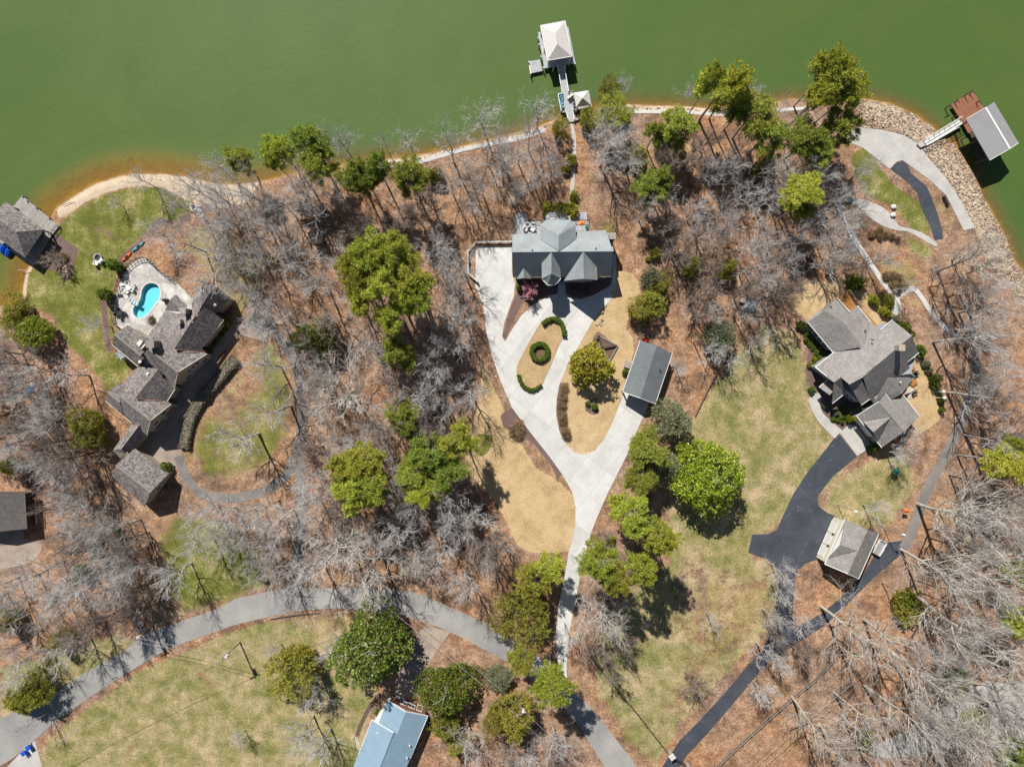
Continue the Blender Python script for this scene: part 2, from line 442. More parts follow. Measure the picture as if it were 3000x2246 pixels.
def seg_dist(X, Y, poly, closed=True):
    D = np.full(X.shape, 1e9)
    n = len(poly)
    for i in range(n if closed else n - 1):
        ax, ay = poly[i]; bx, by = poly[(i + 1) % n]
        dx, dy = bx - ax, by - ay
        L = dx * dx + dy * dy + 1e-12
        t = np.clip(((X - ax) * dx + (Y - ay) * dy) / L, 0, 1)
        np.minimum(D, (X - ax - t * dx) ** 2 + (Y - ay - t * dy) ** 2, out=D)
    return np.sqrt(D)
def inside(X, Y, poly):
    c = np.zeros(X.shape, dtype=bool); n = len(poly)
    for i in range(n):
        ax, ay = poly[i]; bx, by = poly[(i + 1) % n]
        if ay == by: continue
        c ^= ((ay > Y) != (by > Y)) & (X < (bx - ax) * (Y - ay) / (by - ay) + ax)
    return c
def sdist(X, Y, poly):
    d = seg_dist(X, Y, poly)
    return np.where(inside(X, Y, poly), d, -d)

xs = np.concatenate([np.array([-1500, -700, -350, -220, -160, -130]), np.arange(-114, 114.01, 0.4), np.array([130, 160, 220, 350, 700, 1500])])
ys = np.concatenate([np.array([-1500, -700, -350, -220, -150, -110]), np.arange(-90, 90.01, 0.4), np.array([110, 150, 220, 350, 700, 1500])])
GX, GY = np.meshgrid(xs, ys)
lake_w = W(LAKE, WATER_Z)
sd = sdist(GX, GY, lake_w)                    # + in the lake
GZ = np.where(sd > 0, WATER_Z - np.minimum(sd * 0.22, 5.0), np.minimum(0, WATER_Z - sd * 0.35))

ZONES = {k: np.zeros(GX.shape, dtype=np.float32) for k in ('grass', 'dry', 'tan', 'mulch', 'sand', 'olive')}
def zone(kind, pts, soft=1.5, amt=1.0, px=True):
    poly = W(pts)
    x0 = min(p[0] for p in poly) - 6; x1 = max(p[0] for p in poly) + 6
    y0 = min(p[1] for p in poly) - 6; y1 = max(p[1] for p in poly) + 6
    i0, i1 = np.searchsorted(xs, [x0, x1]); j0, j1 = np.searchsorted(ys, [y0, y1])
    sx, sy = GX[j0:j1, i0:i1], GY[j0:j1, i0:i1]
    m = np.clip(0.5 + sdist(sx, sy, poly) / (2 * soft), 0, 1) * amt
    for k in ZONES:
        if k == kind: ZONES[k][j0:j1, i0:i1] = np.maximum(ZONES[k][j0:j1, i0:i1], m)
        else: ZONES[k][j0:j1, i0:i1] *= (1 - m)
def strip(pts, w):
    L = []; R = []
    for i, p in enumerate(pts):
        a = pts[max(i - 1, 0)]; b = pts[min(i + 1, len(pts) - 1)]
        dx, dy = b[0] - a[0], b[1] - a[1]; l = math.hypot(dx, dy) or 1
        ww = w[i] if isinstance(w, (list, tuple)) else w
        L.append((p[0] - dy / l * ww / 2, p[1] + dx / l * ww / 2)); R.append((p[0] + dy / l * ww / 2, p[1] - dx / l * ww / 2))
    return L + R[::-1]
def smooth(pts, closed=False, n=4):
    out = []; m = len(pts)
    for i in range(m if closed else m - 1):
        p0 = pts[(i - 1) % m] if closed or i > 0 else pts[i]
        p1 = pts[i]; p2 = pts[(i + 1) % m]
        p3 = pts[(i + 2) % m] if closed or i + 2 < m else p2
        for k in range(n):
            t = k / n
            out.append(tuple(0.5 * (2 * p1[j] + (p2[j] - p0[j]) * t + (2 * p0[j] - 5 * p1[j] + 4 * p2[j] - p3[j]) * t * t + (3 * p1[j] - p0[j] - 3 * p2[j] + p3[j]) * t ** 3) for j in (0, 1)))
    if not closed: out.append(pts[-1])
    return out

BEACH = [(160, 612), (203, 581), (271, 541), (339, 517), (390, 508), (475, 508), (560, 520), (644, 540), (700, 530), (760, 525), (730, 590), (660, 612), (610, 606), (549, 586), (508, 566), (475, 549), (420, 544), (373, 548), (305, 566), (254, 590), (200, 627), (175, 640)]
# lawns of the left property
zone('grass', [(200, 627), (254, 590), (305, 566), (373, 548), (420, 544), (475, 549), (508, 566), (549, 586), (562, 612), (522, 646), (451, 659), (407, 703), (356, 764), (340, 805), (332, 860), (334, 975), (326, 1030), (373, 1060), (393, 1067), (359, 1118), (312, 1148), (298, 1111), (275, 1090), (251, 1060), (205, 1015), (172, 968), (152, 926), (95, 905), (66, 890), (78, 800), (112, 778), (142, 690), (180, 656)], 0.9)
zone('dry', [(90, 860), (190, 880), (290, 920), (310, 1000), (290, 1060), (250, 985), (203, 941), (150, 925), (95, 905)], 3.0, 0.5)
zone('dry', [(230, 640), (330, 620), (380, 690), (330, 740), (260, 720), (235, 680)], 3.0, 0.45)
zone('mulch', [(163, 683), (203, 710), (231, 731), (217, 771), (210, 815), (186, 822), (170, 792), (119, 788), (136, 731)], 0.3)
zone('mulch', strip(tr(T1, (900, 1040), (895, 1150), (910, 1300), (925, 1450), (945, 1560)), 17), 0.3)
zone('mulch', strip(tr(T1, (1010, 800), (1100, 720), (1240, 610)), 17), 0.3)
zone('mulch', strip(tr(T1, (1310, 490), (1400, 440), (1470, 470)), 22), 0.5)
zone('mulch', strip(tr(T1, (1550, 430), (1650, 400)), 22), 0.5)
zone('grass', tr(DD, (600, 720), (632, 790), (640, 900), (615, 980), (550, 1030), (440, 1045), (405, 980), (420, 900), (480, 820), (540, 750)), 2.5, 0.6)
zone('dry', tr(DD, (480, 790), (530, 770), (560, 830), (500, 900), (450, 900)), 3.0, 0.5)
zone('olive', tr(DD, (420, 480), (540, 520), (580, 620), (520, 690), (460, 600), (390, 540)), 2.0, 0.8)
zone('grass', tr(DD, (370, 1110), (480, 1120), (560, 1190), (590, 1255), (500, 1300), (400, 1325), (360, 1280), (340, 1180)), 3.5, 0.85)
zone('dry', tr(DD, (60, 1700), (110, 1590), (300, 1450), (450, 1385), (560, 1340), (700, 1318), (830, 1325), (820, 1480), (790, 1560), (770, 1700)), 1.0)
zone('grass', tr(DD, (400, 1425), (445, 1430), (490, 1490), (470, 1525), (420, 1475)), 2.5, 0.55)
zone('tan', strip(tr(DD, (300, 1560), (305, 1590), (280, 1620), (270, 1660)), 22), 1.5, 0.6)
zone('dry', tr(DD, (0, 1440), (150, 1400), (250, 1370), (300, 1380), (250, 1440), (120, 1510), (0, 1560)), 2.0, 0.9)
# centre property
zone('olive', tr(DD, (1300, 470), (1350, 480), (1330, 520), (1290, 500)), 1.5, 0.7)
zone('tan', smooth(tr(DD, (1045, 790), (1062, 830), (1090, 885), (1120, 945), (1160, 1010), (1210, 1040), (1246, 1090), (1243, 1150), (1228, 1190), (1130, 1187), (1095, 1130), (1065, 1075), (1015, 1025), (1005, 960), (1030, 880)), True), 0.7)
zone('grass', smooth(tr(T5, (1900, 920), (1990, 920), (2045, 950), (2020, 1060), (1950, 1110), (1890, 1080), (1870, 1000)), True), 0.5, 0.9)
zone('tan', [(1803, 795), (1825, 793), (1853, 802), (1870, 825), (1875, 856), (1866, 880), (1849, 907), (1839, 941), (1834, 965), (1853, 988), (1858, 1030), (1846, 1070), (1830, 1130), (1810, 1200), (1795, 1240), (1771, 1290), (1744, 1322), (1710, 1335), (1683, 1328), (1656, 1300), (1637, 1263), (1628, 1216), (1629, 1168), (1637, 1128), (1656, 1087), (1668, 1060), (1683, 1036), (1737, 941), (1758, 912), (1798, 868), (1795, 856)], 0.4)
zone('mulch', tr(TC, (415, 180), (490, 180), (470, 400), (490, 660), (455, 690), (410, 590), (385, 460), (390, 320)), 0.4)
zone('mulch', tr(TB, (690, 1420), (740, 1360), (800, 1400), (910, 1500), (830, 1650), (640, 1600)), 0.6, 0.55)
zone('mulch', tr(TC, (620, 340), (740, 300), (760, 450), (700, 465), (630, 430)), 0.4, 0.7)
zone('mulch', tr(T5, (2110, 760), (2212, 690), (2330, 830), (2660, 1230), (2600, 1330), (2580, 1230), (2400, 1000), (2300, 930), (2140, 860)), 0.4)
zone('mulch', tr(TN, (200, 1310), (1900, 1290), (1900, 1440), (1640, 1600), (1540, 1656), (1240, 1640), (1080, 1580), (960, 1580), (700, 1640), (600, 1700), (330, 1750), (200, 1700)), 0.5)
zone('mulch', [(1509, 854), (1539, 882), (1505, 949), (1482, 1003), (1468, 990), (1485, 922)], 0.4, 0.6)
zone('mulch', tr(TA, (560, 1050), (450, 1250), (480, 1500), (540, 1652), (420, 1652), (380, 1300)), 1.0, 0.4)
# right property
zone('dry', tr(DD, (1510, 890), (1560, 800), (1650, 700), (1720, 720), (1745, 800), (1750, 880), (1800, 950), (1850, 985), (1780, 1060), (1700, 1120), (1630, 1160), (1625, 1200), (1700, 1230), (1690, 1330), (1600, 1430), (1480, 1560), (1420, 1660), (1370, 1640), (1290, 1500), (1290, 1350), (1440, 1210), (1450, 1000)), 1.5)
zone('grass', tr(DD, (1580, 800), (1700, 740), (1760, 900), (1740, 1000), (1650, 1130), (1560, 1180), (1600, 1000)), 5.0, 0.28)
zone('grass', tr(DD, (1300, 1500), (1360, 1560), (1420, 1650), (1390, 1660), (1330, 1600)), 2.0, 0.5)
zone('grass', tr(DD, (1440, 1170), (1520, 1200), (1500, 1360), (1440, 1420), (1380, 1480), (1330, 1440), (1380, 1280)), 4.0, 0.35)
zone('olive', tr(DD, (1490, 1210), (1680, 1235), (1690, 1330), (1600, 1430), (1480, 1560), (1425, 1640), (1400, 1560), (1480, 1400)), 5.0, 0.6)
zone('olive', tr(DD, (560, 1340), (700, 1318), (830, 1325), (815, 1380), (700, 1370)), 2.0, 0.6)
zone('dry', tr(DD, (1850, 1010), (1950, 965), (1980, 1050), (1920, 1140), (1850, 1140), (1785, 1105), (1790, 1050)), 1.5, 0.9)
zone('tan', tr(DD, (1690, 640), (1740, 610), (1800, 600), (1860, 630), (1950, 700), (1960, 740), (1800, 690), (1740, 690)), 2.0)
zone('tan', tr(TF, (1180, 870), (1270, 820), (1370, 920), (1450, 1150), (1490, 1320), (1480, 1390), (1400, 1450), (1270, 1530), (1210, 1300), (1160, 1150)), 0.6)
zone('mulch', tr(TF, (330, 560), (560, 800), (420, 930), (560, 1060), (640, 1200), (760, 1240), (760, 1430), (640, 1480), (470, 1320), (450, 1250), (370, 1130), (330, 960), (350, 800), (300, 680)), 0.5)
zone('grass', tr(DD, (1838, 335), (1868, 318), (1930, 400), (1990, 440), (2012, 500), (1975, 500), (1930, 445), (1880, 428), (1850, 390)), 0.5)
zone('grass', tr(TE, (1180, 1410), (1350, 1480), (1450, 1560), (1420, 1652), (1250, 1652), (1190, 1520)), 1.5, 0.7)
zone('olive', tr(TF, (880, 0), (1250, 0), (1320, 250), (1200, 250), (1000, 130)), 2.0, 0.7)
zone('olive', tr(TF, (1160, 350), (1280, 290), (1340, 380), (1230, 430)), 1.0, 0.6)
zone('olive', tr(TE, (1430, 1100), (1500, 1080), (1640, 1320), (1560, 1400), (1480, 1250)), 1.5, 0.6)
# shores
zone('sand', BEACH, 0.6)
zone('sand', strip([(63, 888), (68, 840), (76, 798), (91, 771)], 14), 0.5)
zone('sand', strip([(1106, 474), (1191, 470), (1259, 455), (1360, 433), (1500, 402), (1600, 372)], 16), 0.5, 0.8)
zone('sand', strip([(1839, 316), (1941, 318), (2036, 322), (2127, 328)], 20), 0.6)
zone('sand', strip([(2531, 320), (2606, 335), (2674, 372), (2731, 430), (2793, 500), (2850, 600), (2900, 700), (2950, 800)], 60), 1.0, 0.8)
zone('sand', strip([(450, 1905), (520, 1893), (600, 1867), (690, 1838), (760, 1818), (870, 1798), (1030, 1790)], 14), 0.7, 0.5)
zone('sand', tr(DD, (1880, 1420), (2212, 1500), (2212, 1600), (1990, 1600)), 3, 0.12)

def ground_material():
    m = N('ground_cover', 0.97, 0.1)
    p = m.pos()
    n_big = m.noise(0.06, 2, 0.6, p)
    n_mid = m.noise(0.45, 4, 0.65, p)
    n_fine = m.noise(2.6, 2, 0.75, p)
    n_leaf = m.n('ShaderNodeTexVoronoi', i_Scale=3.2); m.l(p, n_leaf.inputs['Vector'])
    leafc = n_leaf.outputs['Color']
    sep = m.n('ShaderNodeSeparateColor'); m.l(leafc, sep.inputs[0])
    # leaf litter
    n_pat = m.noise(0.17, 3, 0.6, p)
    lit = m.ramp(n_mid, [(0.25, (0.18, 0.092, 0.052)), (0.5, (0.40, 0.218, 0.12)), (0.75, (0.56, 0.35, 0.21))])
    lit = m.mix(m.ramp(n_big, [(0.35, 0.0), (0.65, 0.85)]), lit, m.ramp(n_mid, [(0.3, (0.20, 0.135, 0.098)), (0.7, (0.44, 0.315, 0.235))]))
    lit = m.mix(m.ramp(n_pat, [(0.32, 0.8), (0.50, 0.0)]), lit, (0.13, 0.085, 0.06))
    lit = m.mix(m.ramp(n_pat, [(0.60, 0.0), (0.72, 0.6)]), lit, (0.24, 0.20, 0.085))
    lit = m.mix(0.55, lit, m.ramp(sep.outputs[0], [(0.0, 0.45), (0.5, 0.9), (1.0, 1.35)]), 'MULTIPLY')
    lit = m.mix(0.65, lit, m.ramp(n_fine, [(0.3, 0.4), (0.7, 1.2)]), 'MULTIPLY')
    def cover(cs, fa=0.45):
        c = m.ramp(m.math('ADD', m.math('MULTIPLY', n_pat, 0.4), m.math('ADD', m.math('MULTIPLY', n_mid, 0.4), m.math('MULTIPLY', n_fine, 0.2))), cs)
        return m.mix(fa, c, m.ramp(n_fine, [(0.3, 0.5), (0.7, 1.15)]), 'MULTIPLY')
    grass = cover([(0.36, (0.085, 0.10, 0.02)), (0.48, (0.145, 0.155, 0.034)), (0.55, (0.225, 0.21, 0.07)), (0.64, (0.41, 0.35, 0.19))], 0.55)
    dry = cover([(0.36, (0.135, 0.145, 0.042)), (0.45, (0.21, 0.20, 0.075)), (0.52, (0.31, 0.26, 0.125)), (0.61, (0.46, 0.35, 0.215))], 0.5)
    tan = cover([(0.38, (0.38, 0.265, 0.135)), (0.5, (0.48, 0.345, 0.19)), (0.62, (0.56, 0.42, 0.25))], 0.35)
    mul = cover([(0.3, (0.125, 0.085, 0.075)), (0.7, (0.20, 0.14, 0.12))], 0.5)
    san = cover([(0.3, (0.40, 0.30, 0.20)), (0.55, (0.52, 0.42, 0.31)), (0.75, (0.60, 0.49, 0.37))], 0.35)
    oli = cover([(0.36, (0.17, 0.145, 0.055)), (0.48, (0.27, 0.215, 0.09)), (0.60, (0.42, 0.29, 0.165))])
    c = lit
    pert = m.math('ADD', m.math('MULTIPLY', m.math('SUBTRACT', n_mid, 0.5), 0.9), m.math('MULTIPLY', m.math('SUBTRACT', n_fine, 0.5), 0.5))
    for name, cc, k in (('olive', oli, 1.2), ('dry', dry, 1.0), ('grass', grass, 1.0), ('tan', tan, 0.35), ('sand', san, 0.7), ('mulch', mul, 0.35)):
        a = m.attr(name)
        f = m.math('ADD', a, m.math('MULTIPLY', pert, m.math('MULTIPLY', k, m.math('MULTIPLY', 4, m.math('MULTIPLY', a, m.math('SUBTRACT', 1, a))))))
        f = m.n('ShaderNodeMapRange', interpolation_type='SMOOTHSTEP'); fa = f
        m.l(m.math('ADD', a, m.math('MULTIPLY', pert, k)), f.inputs['Value'])
        f.inputs['From Min'].default_value = 0.38; f.inputs['From Max'].default_value = 0.62
        gate = m.ramp(a, [(0.02, 0.0), (0.12, 1.0)])
        c = m.mix(m.math('MULTIPLY', f.outputs[0], gate), c, cc)
    # wet orange silt below the water line
    zz = m.n('ShaderNodeSeparateXYZ'); m.l(p, zz.inputs[0])
    wet = m.n('ShaderNodeMapRange'); m.l(zz.outputs[2], wet.inputs['Value'])
    wet.inputs['From Min'].default_value = WATER_Z + 0.12; wet.inputs['From Max'].default_value = WATER_Z - 0.05
    silt = m.ramp(n_mid, [(0.3, (0.26, 0.16, 0.06)), (0.7, (0.40, 0.27, 0.12))])
    c = m.mix(wet.outputs[0], c, silt)
    m.color(c)
    return m.m

POOL = smooth(tr(T1, (1310, 970), (1360, 990), (1384, 1045), (1372, 1105), (1335, 1160), (1300, 1205), (1255, 1252), (1200, 1272), (1163, 1250), (1150, 1200), (1170, 1160), (1205, 1125), (1220, 1080), (1228, 1030), (1260, 985)), True, 3)
pool_sd = sdist(GX, GY, W(POOL, 0.3))
GZ = np.where(pool_sd > -0.9, -2.0, GZ)
ny, nx = GX.shape
idx = np.arange(nx * ny).reshape(ny, nx)
F = np.stack([idx[:-1, :-1], idx[:-1, 1:], idx[1:, 1:], idx[1:, :-1]], -1).reshape(-1, 4)
ground = mk('ground', np.stack([GX.ravel(), GY.ravel(), GZ.ravel()], 1), F, ground_material(), smooth=True)
setp(ground, kind='structure')
for k, a in ZONES.items():
    at = ground.data.attributes.new(k, 'FLOAT', 'POINT'); at.data.foreach_set('value', a.ravel())

def water_material():
    m = N('lake_water', 0.5, 0.08)
    p = m.pos()
    d = m.attr('depth')
    n1 = m.noise(0.03, 4, 0.6, p, 1.5)
    n2 = m.noise(1.6, 3, 0.6, p)
    deep = m.mix(m.ramp(n1, [(0.3, 0.0), (0.7, 1.0)]), (0.064, 0.116, 0.027), (0.084, 0.130, 0.034))
    sx = m.n('ShaderNodeSeparateXYZ'); m.l(p, sx.inputs[0])
    lf = m.n('ShaderNodeMapRange'); m.l(sx.outputs[0], lf.inputs['Value']); lf.inputs['From Min'].default_value = -35; lf.inputs['From Max'].default_value = -62
    shal_l = m.ramp(d, [(0.0, (0.27, 0.15, 0.035)), (0.3, (0.20, 0.145, 0.035)), (0.6, (0.11, 0.135, 0.035)), (1.0, (0.072, 0.13, 0.036))])
    shal_r = m.ramp(d, [(0.0, (0.20, 0.15, 0.055)), (0.3, (0.115, 0.125, 0.04)), (0.6, (0.075, 0.12, 0.036)), (1.0, (0.064, 0.125, 0.036))])
    shal = m.mix(lf.outputs[0], shal_r, shal_l)
    wc = m.mix(m.ramp(d, [(0.25, 0.0), (1.0, 1.0)]), shal, deep)
    m.color(m.mix(0.35, wc, m.ramp(n2, [(0.3, 0.72), (0.7, 1.0)]), 'MULTIPLY'))
    m.bump(m.math('ADD', n2, m.noise(0.5, 3, 0.6, p)), 0.35, 0.08)
    tb = m.n('ShaderNodeBsdfTransparent'); tb.inputs[0].default_value = (0.9, 0.85, 0.6, 1)
    mx = m.n('ShaderNodeMixShader')
    jig = m.math('ADD', d, m.math('MULTIPLY', m.math('SUBTRACT', m.noise(0.3, 5, 0.7, p), 0.5), 0.55))
    m.l(m.ramp(jig, [(0.0, 0.15), (0.12, 0.55), (0.35, 0.92), (0.6, 1.0)]), mx.inputs[0])
    m.l(tb.outputs[0], mx.inputs[1]); m.l(m.b.outputs[0], mx.inputs[2])
    m.l(mx.outputs[0], m.t.nodes['Material Output'].inputs[0])
    return m.m
wx = np.concatenate([[-1500, -500, -220, -140], np.arange(-114, 114.1, 0.8), [140, 220, 500, 1500]])
wy = np.concatenate([[-60, -20], np.arange(0, 92, 0.8), [110, 150, 300, 700, 1500]])
WX, WY = np.meshgrid(wx, wy)
wsd = sdist(WX, WY, lake_w)
fade = np.interp(WX.ravel(), [-114, -60, -20, 60, 114], [11, 9, 7, 6, 6]).reshape(WX.shape)
ny2, nx2 = WX.shape
idx2 = np.arange(nx2 * ny2).reshape(ny2, nx2)
F2 = np.stack([idx2[:-1, :-1], idx2[:-1, 1:], idx2[1:, 1:], idx2[1:, :-1]], -1).reshape(-1, 4)
keep = (wsd.ravel()[F2].max(1) > -3)
lake = mk('lake_water', np.stack([WX.ravel(), WY.ravel(), np.full(WX.size, WATER_Z)], 1), F2[keep], water_material(), smooth=True)
at = lake.data.attributes.new('depth', 'FLOAT', 'POINT')
at.data.foreach_set('value', np.clip(wsd / fade, 0, 1).ravel().astype(np.float32))
setp(lake, kind='structure')

# ------------------------------------------------------------------ paving
def offset_poly(poly, d):
    n = len(poly); out = []
    ar = sum(poly[i][0] * poly[(i + 1) % n][1] - poly[(i + 1) % n][0] * poly[i][1] for i in range(n))
    s = 1 if ar > 0 else -1
    for i in range(n):
        a = Vector(poly[i - 1]); b = Vector(poly[i]); c = Vector(poly[(i + 1) % n])
        e1 = (b - a); e2 = (c - b)
        if e1.length < 1e-6 or e2.length < 1e-6: out.append(tuple(b)); continue
        n1 = Vector((-e1.y, e1.x)).normalized() * s; n2 = Vector((-e2.y, e2.x)).normalized() * s
        k = 1 + n1.dot(n2)
        v = (n1 + n2) / max(k, 0.35)
        out.append(tuple(b + v * d))
    return out
def sheet(name, pts, mat, z=0.03, th=0.25, kind='structure', parent=None):
    o = MB().prism(W(pts), z - th, z).build(name, mat, parent)
    if parent is None and kind: setp(o, kind=kind)
    return o
def slabs(name, pts, mat, ang, dx, dy, z=0.06, gap=0.02, sub='concrete_slab', off=(0, 0)):
    """a poured driveway: a joint-coloured bed and one slab object for each panel between the joints"""
    poly = W(pts)
    bed = MB().prism(poly, z - 0.25, z - 0.02).build(name, M['joint']); setp(bed, kind='structure')
    bm = bmesh.new()
    vs_ = [bm.verts.new((x, y, 0)) for x, y in poly]
    bm.faces.new(vs_)
    c = Vector((sum(p[0] for p in poly) / len(poly) + off[0], sum(p[1] for p in poly) / len(poly) + off[1], 0))
    for a, st in ((ang, dx), (ang + 90, dy)):
        nrm = Vector((math.cos(math.radians(a)), math.sin(math.radians(a)), 0))
        for k in range(-30, 31):
            geom = bm.verts[:] + bm.edges[:] + bm.faces[:]
            bmesh.ops.bisect_plane(bm, geom=geom, dist=1e-4, plane_co=c + nrm * (k * st), plane_no=nrm)
    bm.faces.ensure_lookup_table()
    for f in bm.faces:
        if f.calc_area() < 0.15: continue
        pl = offset_poly([(v.co.x, v.co.y) for v in f.verts], gap)
        try: MB().prism(pl, z - 0.1, z).build(sub, mat, bed)
        except Exception: pass
    bm.free()
    return bed

ROAD_U = [(-250, 2240), (38, 2085), (155, 2032), (212, 1994), (265, 1960), (359, 1911), (430, 1855), (537, 1817), (643, 1779), (692, 1752), (750, 1741), (829, 1724), (969, 1722), (1057, 1722), (1171, 1728), (1254, 1748), (1320, 1779), (1408, 1818), (1500, 1873), (1560, 1910), (1620, 1960), (1690, 2030), (1750, 2095), (1802, 2161), (1867, 2246), (1990, 2420)]
ROAD_L = [(-250, 2380), (30, 2225), (102, 2166), (170, 2108), (265, 2040), (370, 1972), (495, 1900), (597, 1862), (680, 1832), (750, 1815), (860, 1790), (947, 1783), (1035, 1783), (1188, 1805), (1245, 1822), (1316, 1849), (1408, 1895), (1486, 1938), (1560, 1988), (1640, 2060), (1700, 2130), (1742, 2198), (1772, 2246), (1880, 2420)]
sheet('road', smooth(ROAD_U, n=2) + smooth(ROAD_L, n=2)[::-1], M['asphalt'], 0.03)

DRIVE = [(1393, 722), (1500, 720), (1500, 800), (1509, 830), (1505, 870), (1492, 905), (1478, 945), (1471, 985), (1480, 1000), (1500, 965), (1527, 924), (1564, 890), (1600, 872), (1617, 864), (1633, 860), (1636, 822), (1656, 822), (1657, 862), (1672, 874), (1700, 876), (1735, 866), (1771, 846), (1785, 840), (1793, 825), (1794, 745), (1805, 745), (1806, 835), (1802, 846), (1792, 856), (1798, 868), (1758, 912), (1737, 941), (1683, 1036), (1666, 1060), (1656, 1087), (1639, 1128), (1631, 1168), (1630, 1216), (1639, 1263), (1656, 1297), (1683, 1324), (1710, 1331), (1744, 1318), (1771, 1284), (1795, 1236), (1812, 1192), (1822, 1165), (1830, 1140), (1905, 1165), (1902, 1177), (1893, 1202), (1859, 1277), (1839, 1328), (1812, 1382), (1781, 1443), (1751, 1511), (1731, 1562), (1715, 1620), (1697, 1703), (1681, 1783), (1666, 1866), (1660, 1960), (1662, 1985), (1640, 1970), (1630, 1922), (1629, 1847), (1636, 1771), (1653, 1696), (1665, 1620), (1676, 1582), (1685, 1535), (1686, 1484), (1676, 1440), (1649, 1392), (1608, 1335), (1551, 1263), (1500, 1194), (1465, 1113), (1442, 1045), (1425, 975), (1415, 892), (1393, 841)]
slabs('driveway', DRIVE, M['concrete'], -38, 5.0, 6.2)
ISLE = smooth([(1590, 938), (1619, 927), (1642, 939), (1655, 965), (1651, 985), (1636, 1015), (1615, 1067), (1598, 1104), (1585, 1131), (1561, 1145), (1534, 1135), (1517, 1107), (1513, 1078), (1524, 1050), (1551, 1000), (1575, 958)], True, 3)
sheet('lawn_island', ISLE, M['tan_turf'], 0.14, 0.25)
sheet('planting_island', [(1581 + 16 * math.cos(a / 12 * math.pi), 1030 + 16 * math.sin(a / 12 * math.pi)) for a in range(24)], M['soil'], 0.2, 0.2)

ASPH = [(2457, 1269), (2443, 1284), (2416, 1320), (2369, 1378), (2325, 1445), (2294, 1510), (2277, 1551), (2250, 1564), (2204, 1565), (2192, 1618), (2250, 1640), (2267, 1652), (2282, 1686), (2280, 1727), (2270, 1812), (2260, 1849), (2237, 1896), (2180, 1960), (2124, 2028), (2048, 2111), (1991, 2168), (1939, 2246), (1840, 2400), (1900, 2400), (1991, 2246), (2014, 2210), (2075, 2145), (2143, 2066), (2199, 1998), (2250, 1940), (2311, 1900), (2420, 1828), (2487, 1764), (2528, 1723), (2569, 1683), (2630, 1632), (2658, 1605), (2650, 1582), (2599, 1588), (2562, 1625), (2530, 1680), (2474, 1740), (2409, 1795), (2330, 1840), (2320, 1808), (2325, 1761), (2328, 1693), (2338, 1669), (2362, 1649), (2403, 1635), (2448, 1511), (2426, 1503), (2399, 1483), (2394, 1456), (2413, 1429), (2440, 1395), (2487, 1357), (2511, 1337)]
sheet('asphalt_driveway', ASPH, M['asphalt_dark'], 0.03)
slabs('garage_apron', [(2460, 1267), (2487, 1243), (2508, 1246), (2550, 1300), (2535, 1320), (2511, 1335)], M['concrete_old'], 35, 6, 6, 0.05)
sheet('garden_walk', smooth(tr(TF, (370, 1160), (355, 1220), (375, 1290), (430, 1390), (500, 1470), (575, 1545))) + smooth(tr(TF, (640, 1475), (540, 1390), (470, 1320), (450, 1250), (470, 1200), (440, 1150))), M['concrete_old'], 0.04)
sp = smooth([(2648, 1606), (2668, 1565), (2692, 1500), (2722, 1420), (2762, 1350), (2802, 1270), (2832, 1190), (2855, 1110), (2858, 1030), (2842, 950), (2830, 880)], n=3)
sheet('service_path', strip(sp, [30 - 20 * max(0, i / (len(sp) - 1) - 0.6) / 0.4 for i in range(len(sp))]), M['asphalt_mid'], 0.038)
LANDING = [(2487, 390), (2514, 373), (2589, 381), (2650, 397), (2687, 420), (2700, 436), (2725, 468), (2759, 505), (2793, 553), (2826, 607), (2857, 668), (2823, 675), (2799, 627), (2772, 573), (2725, 529), (2660, 481), (2643, 469), (2626, 475), (2606, 495), (2572, 468), (2528, 434), (2487, 417), (2455, 405)]
slabs('dock_driveway', LANDING, M['concrete_old'], 35, 5.5, 5.5, 0.05)
sheet('landing_strip', [(2608, 496), (2626, 477), (2643, 471), (2660, 483), (2670, 509), (2715, 546), (2731, 583), (2748, 631), (2759, 668), (2762, 700), (2738, 704), (2725, 664), (2701, 614), (2687, 566), (2657, 532)], M['asphalt_mid'] if False else M['asphalt_dark'], 0.035)
sheet('lakeside_patio', smooth([(2447, 592), (2467, 581), (2521, 583), (2565, 597), (2603, 620), (2633, 661), (2674, 671), (2718, 692), (2745, 713), (2740, 722), (2704, 702), (2657, 677), (2633, 676), (2582, 660), (2538, 629), (2508, 599), (2470, 592), (2462, 600), (2452, 600)], True, 2), M['concrete_old'], 0.04)
PATH1 = smooth([(2456, 592), (2462, 615), (2470, 644), (2494, 685), (2521, 729), (2542, 760), (2572, 804), (2606, 852), (2624, 873), (2632, 896), (2626, 918)])
sheet('winding_walk', strip(PATH1, 14), M['concrete'], 0.045)
sheet('branch_walk', strip(smooth([(2626, 876), (2647, 857), (2676, 845), (2701, 872), (2725, 909), (2769, 960), (2826, 997)]), [13] * 22 + [6] * 3), M['concrete'], 0.05)
sheet('walk_terrace', [(2626 + 17 * math.cos(a * math.pi / 9), 905 + 17 * math.sin(a * math.pi / 9)) for a in range(18)], M['concrete_old'], 0.055)
sheet('shore_path', strip(smooth([(1205, 482), (1225, 476), (1293, 456), (1377, 434), (1500, 410), (1551, 397), (1597, 380)]), 11), M['concrete'], 0.03)
sheet('shore_path', strip(smooth([(1735, 345), (1790, 332), (1856, 328), (1941, 328), (2036, 331), (2127, 336), (2250, 325), (2370, 316)]), 9), M['concrete'], 0.03)
sheet('stone_walk', strip(smooth(tr(TA, (500, 1060), (530, 1150), (540, 1280), (535, 1400))) + tr(TB, (510, 270), (540, 360)), 11), M['concrete_old'], 0.03)
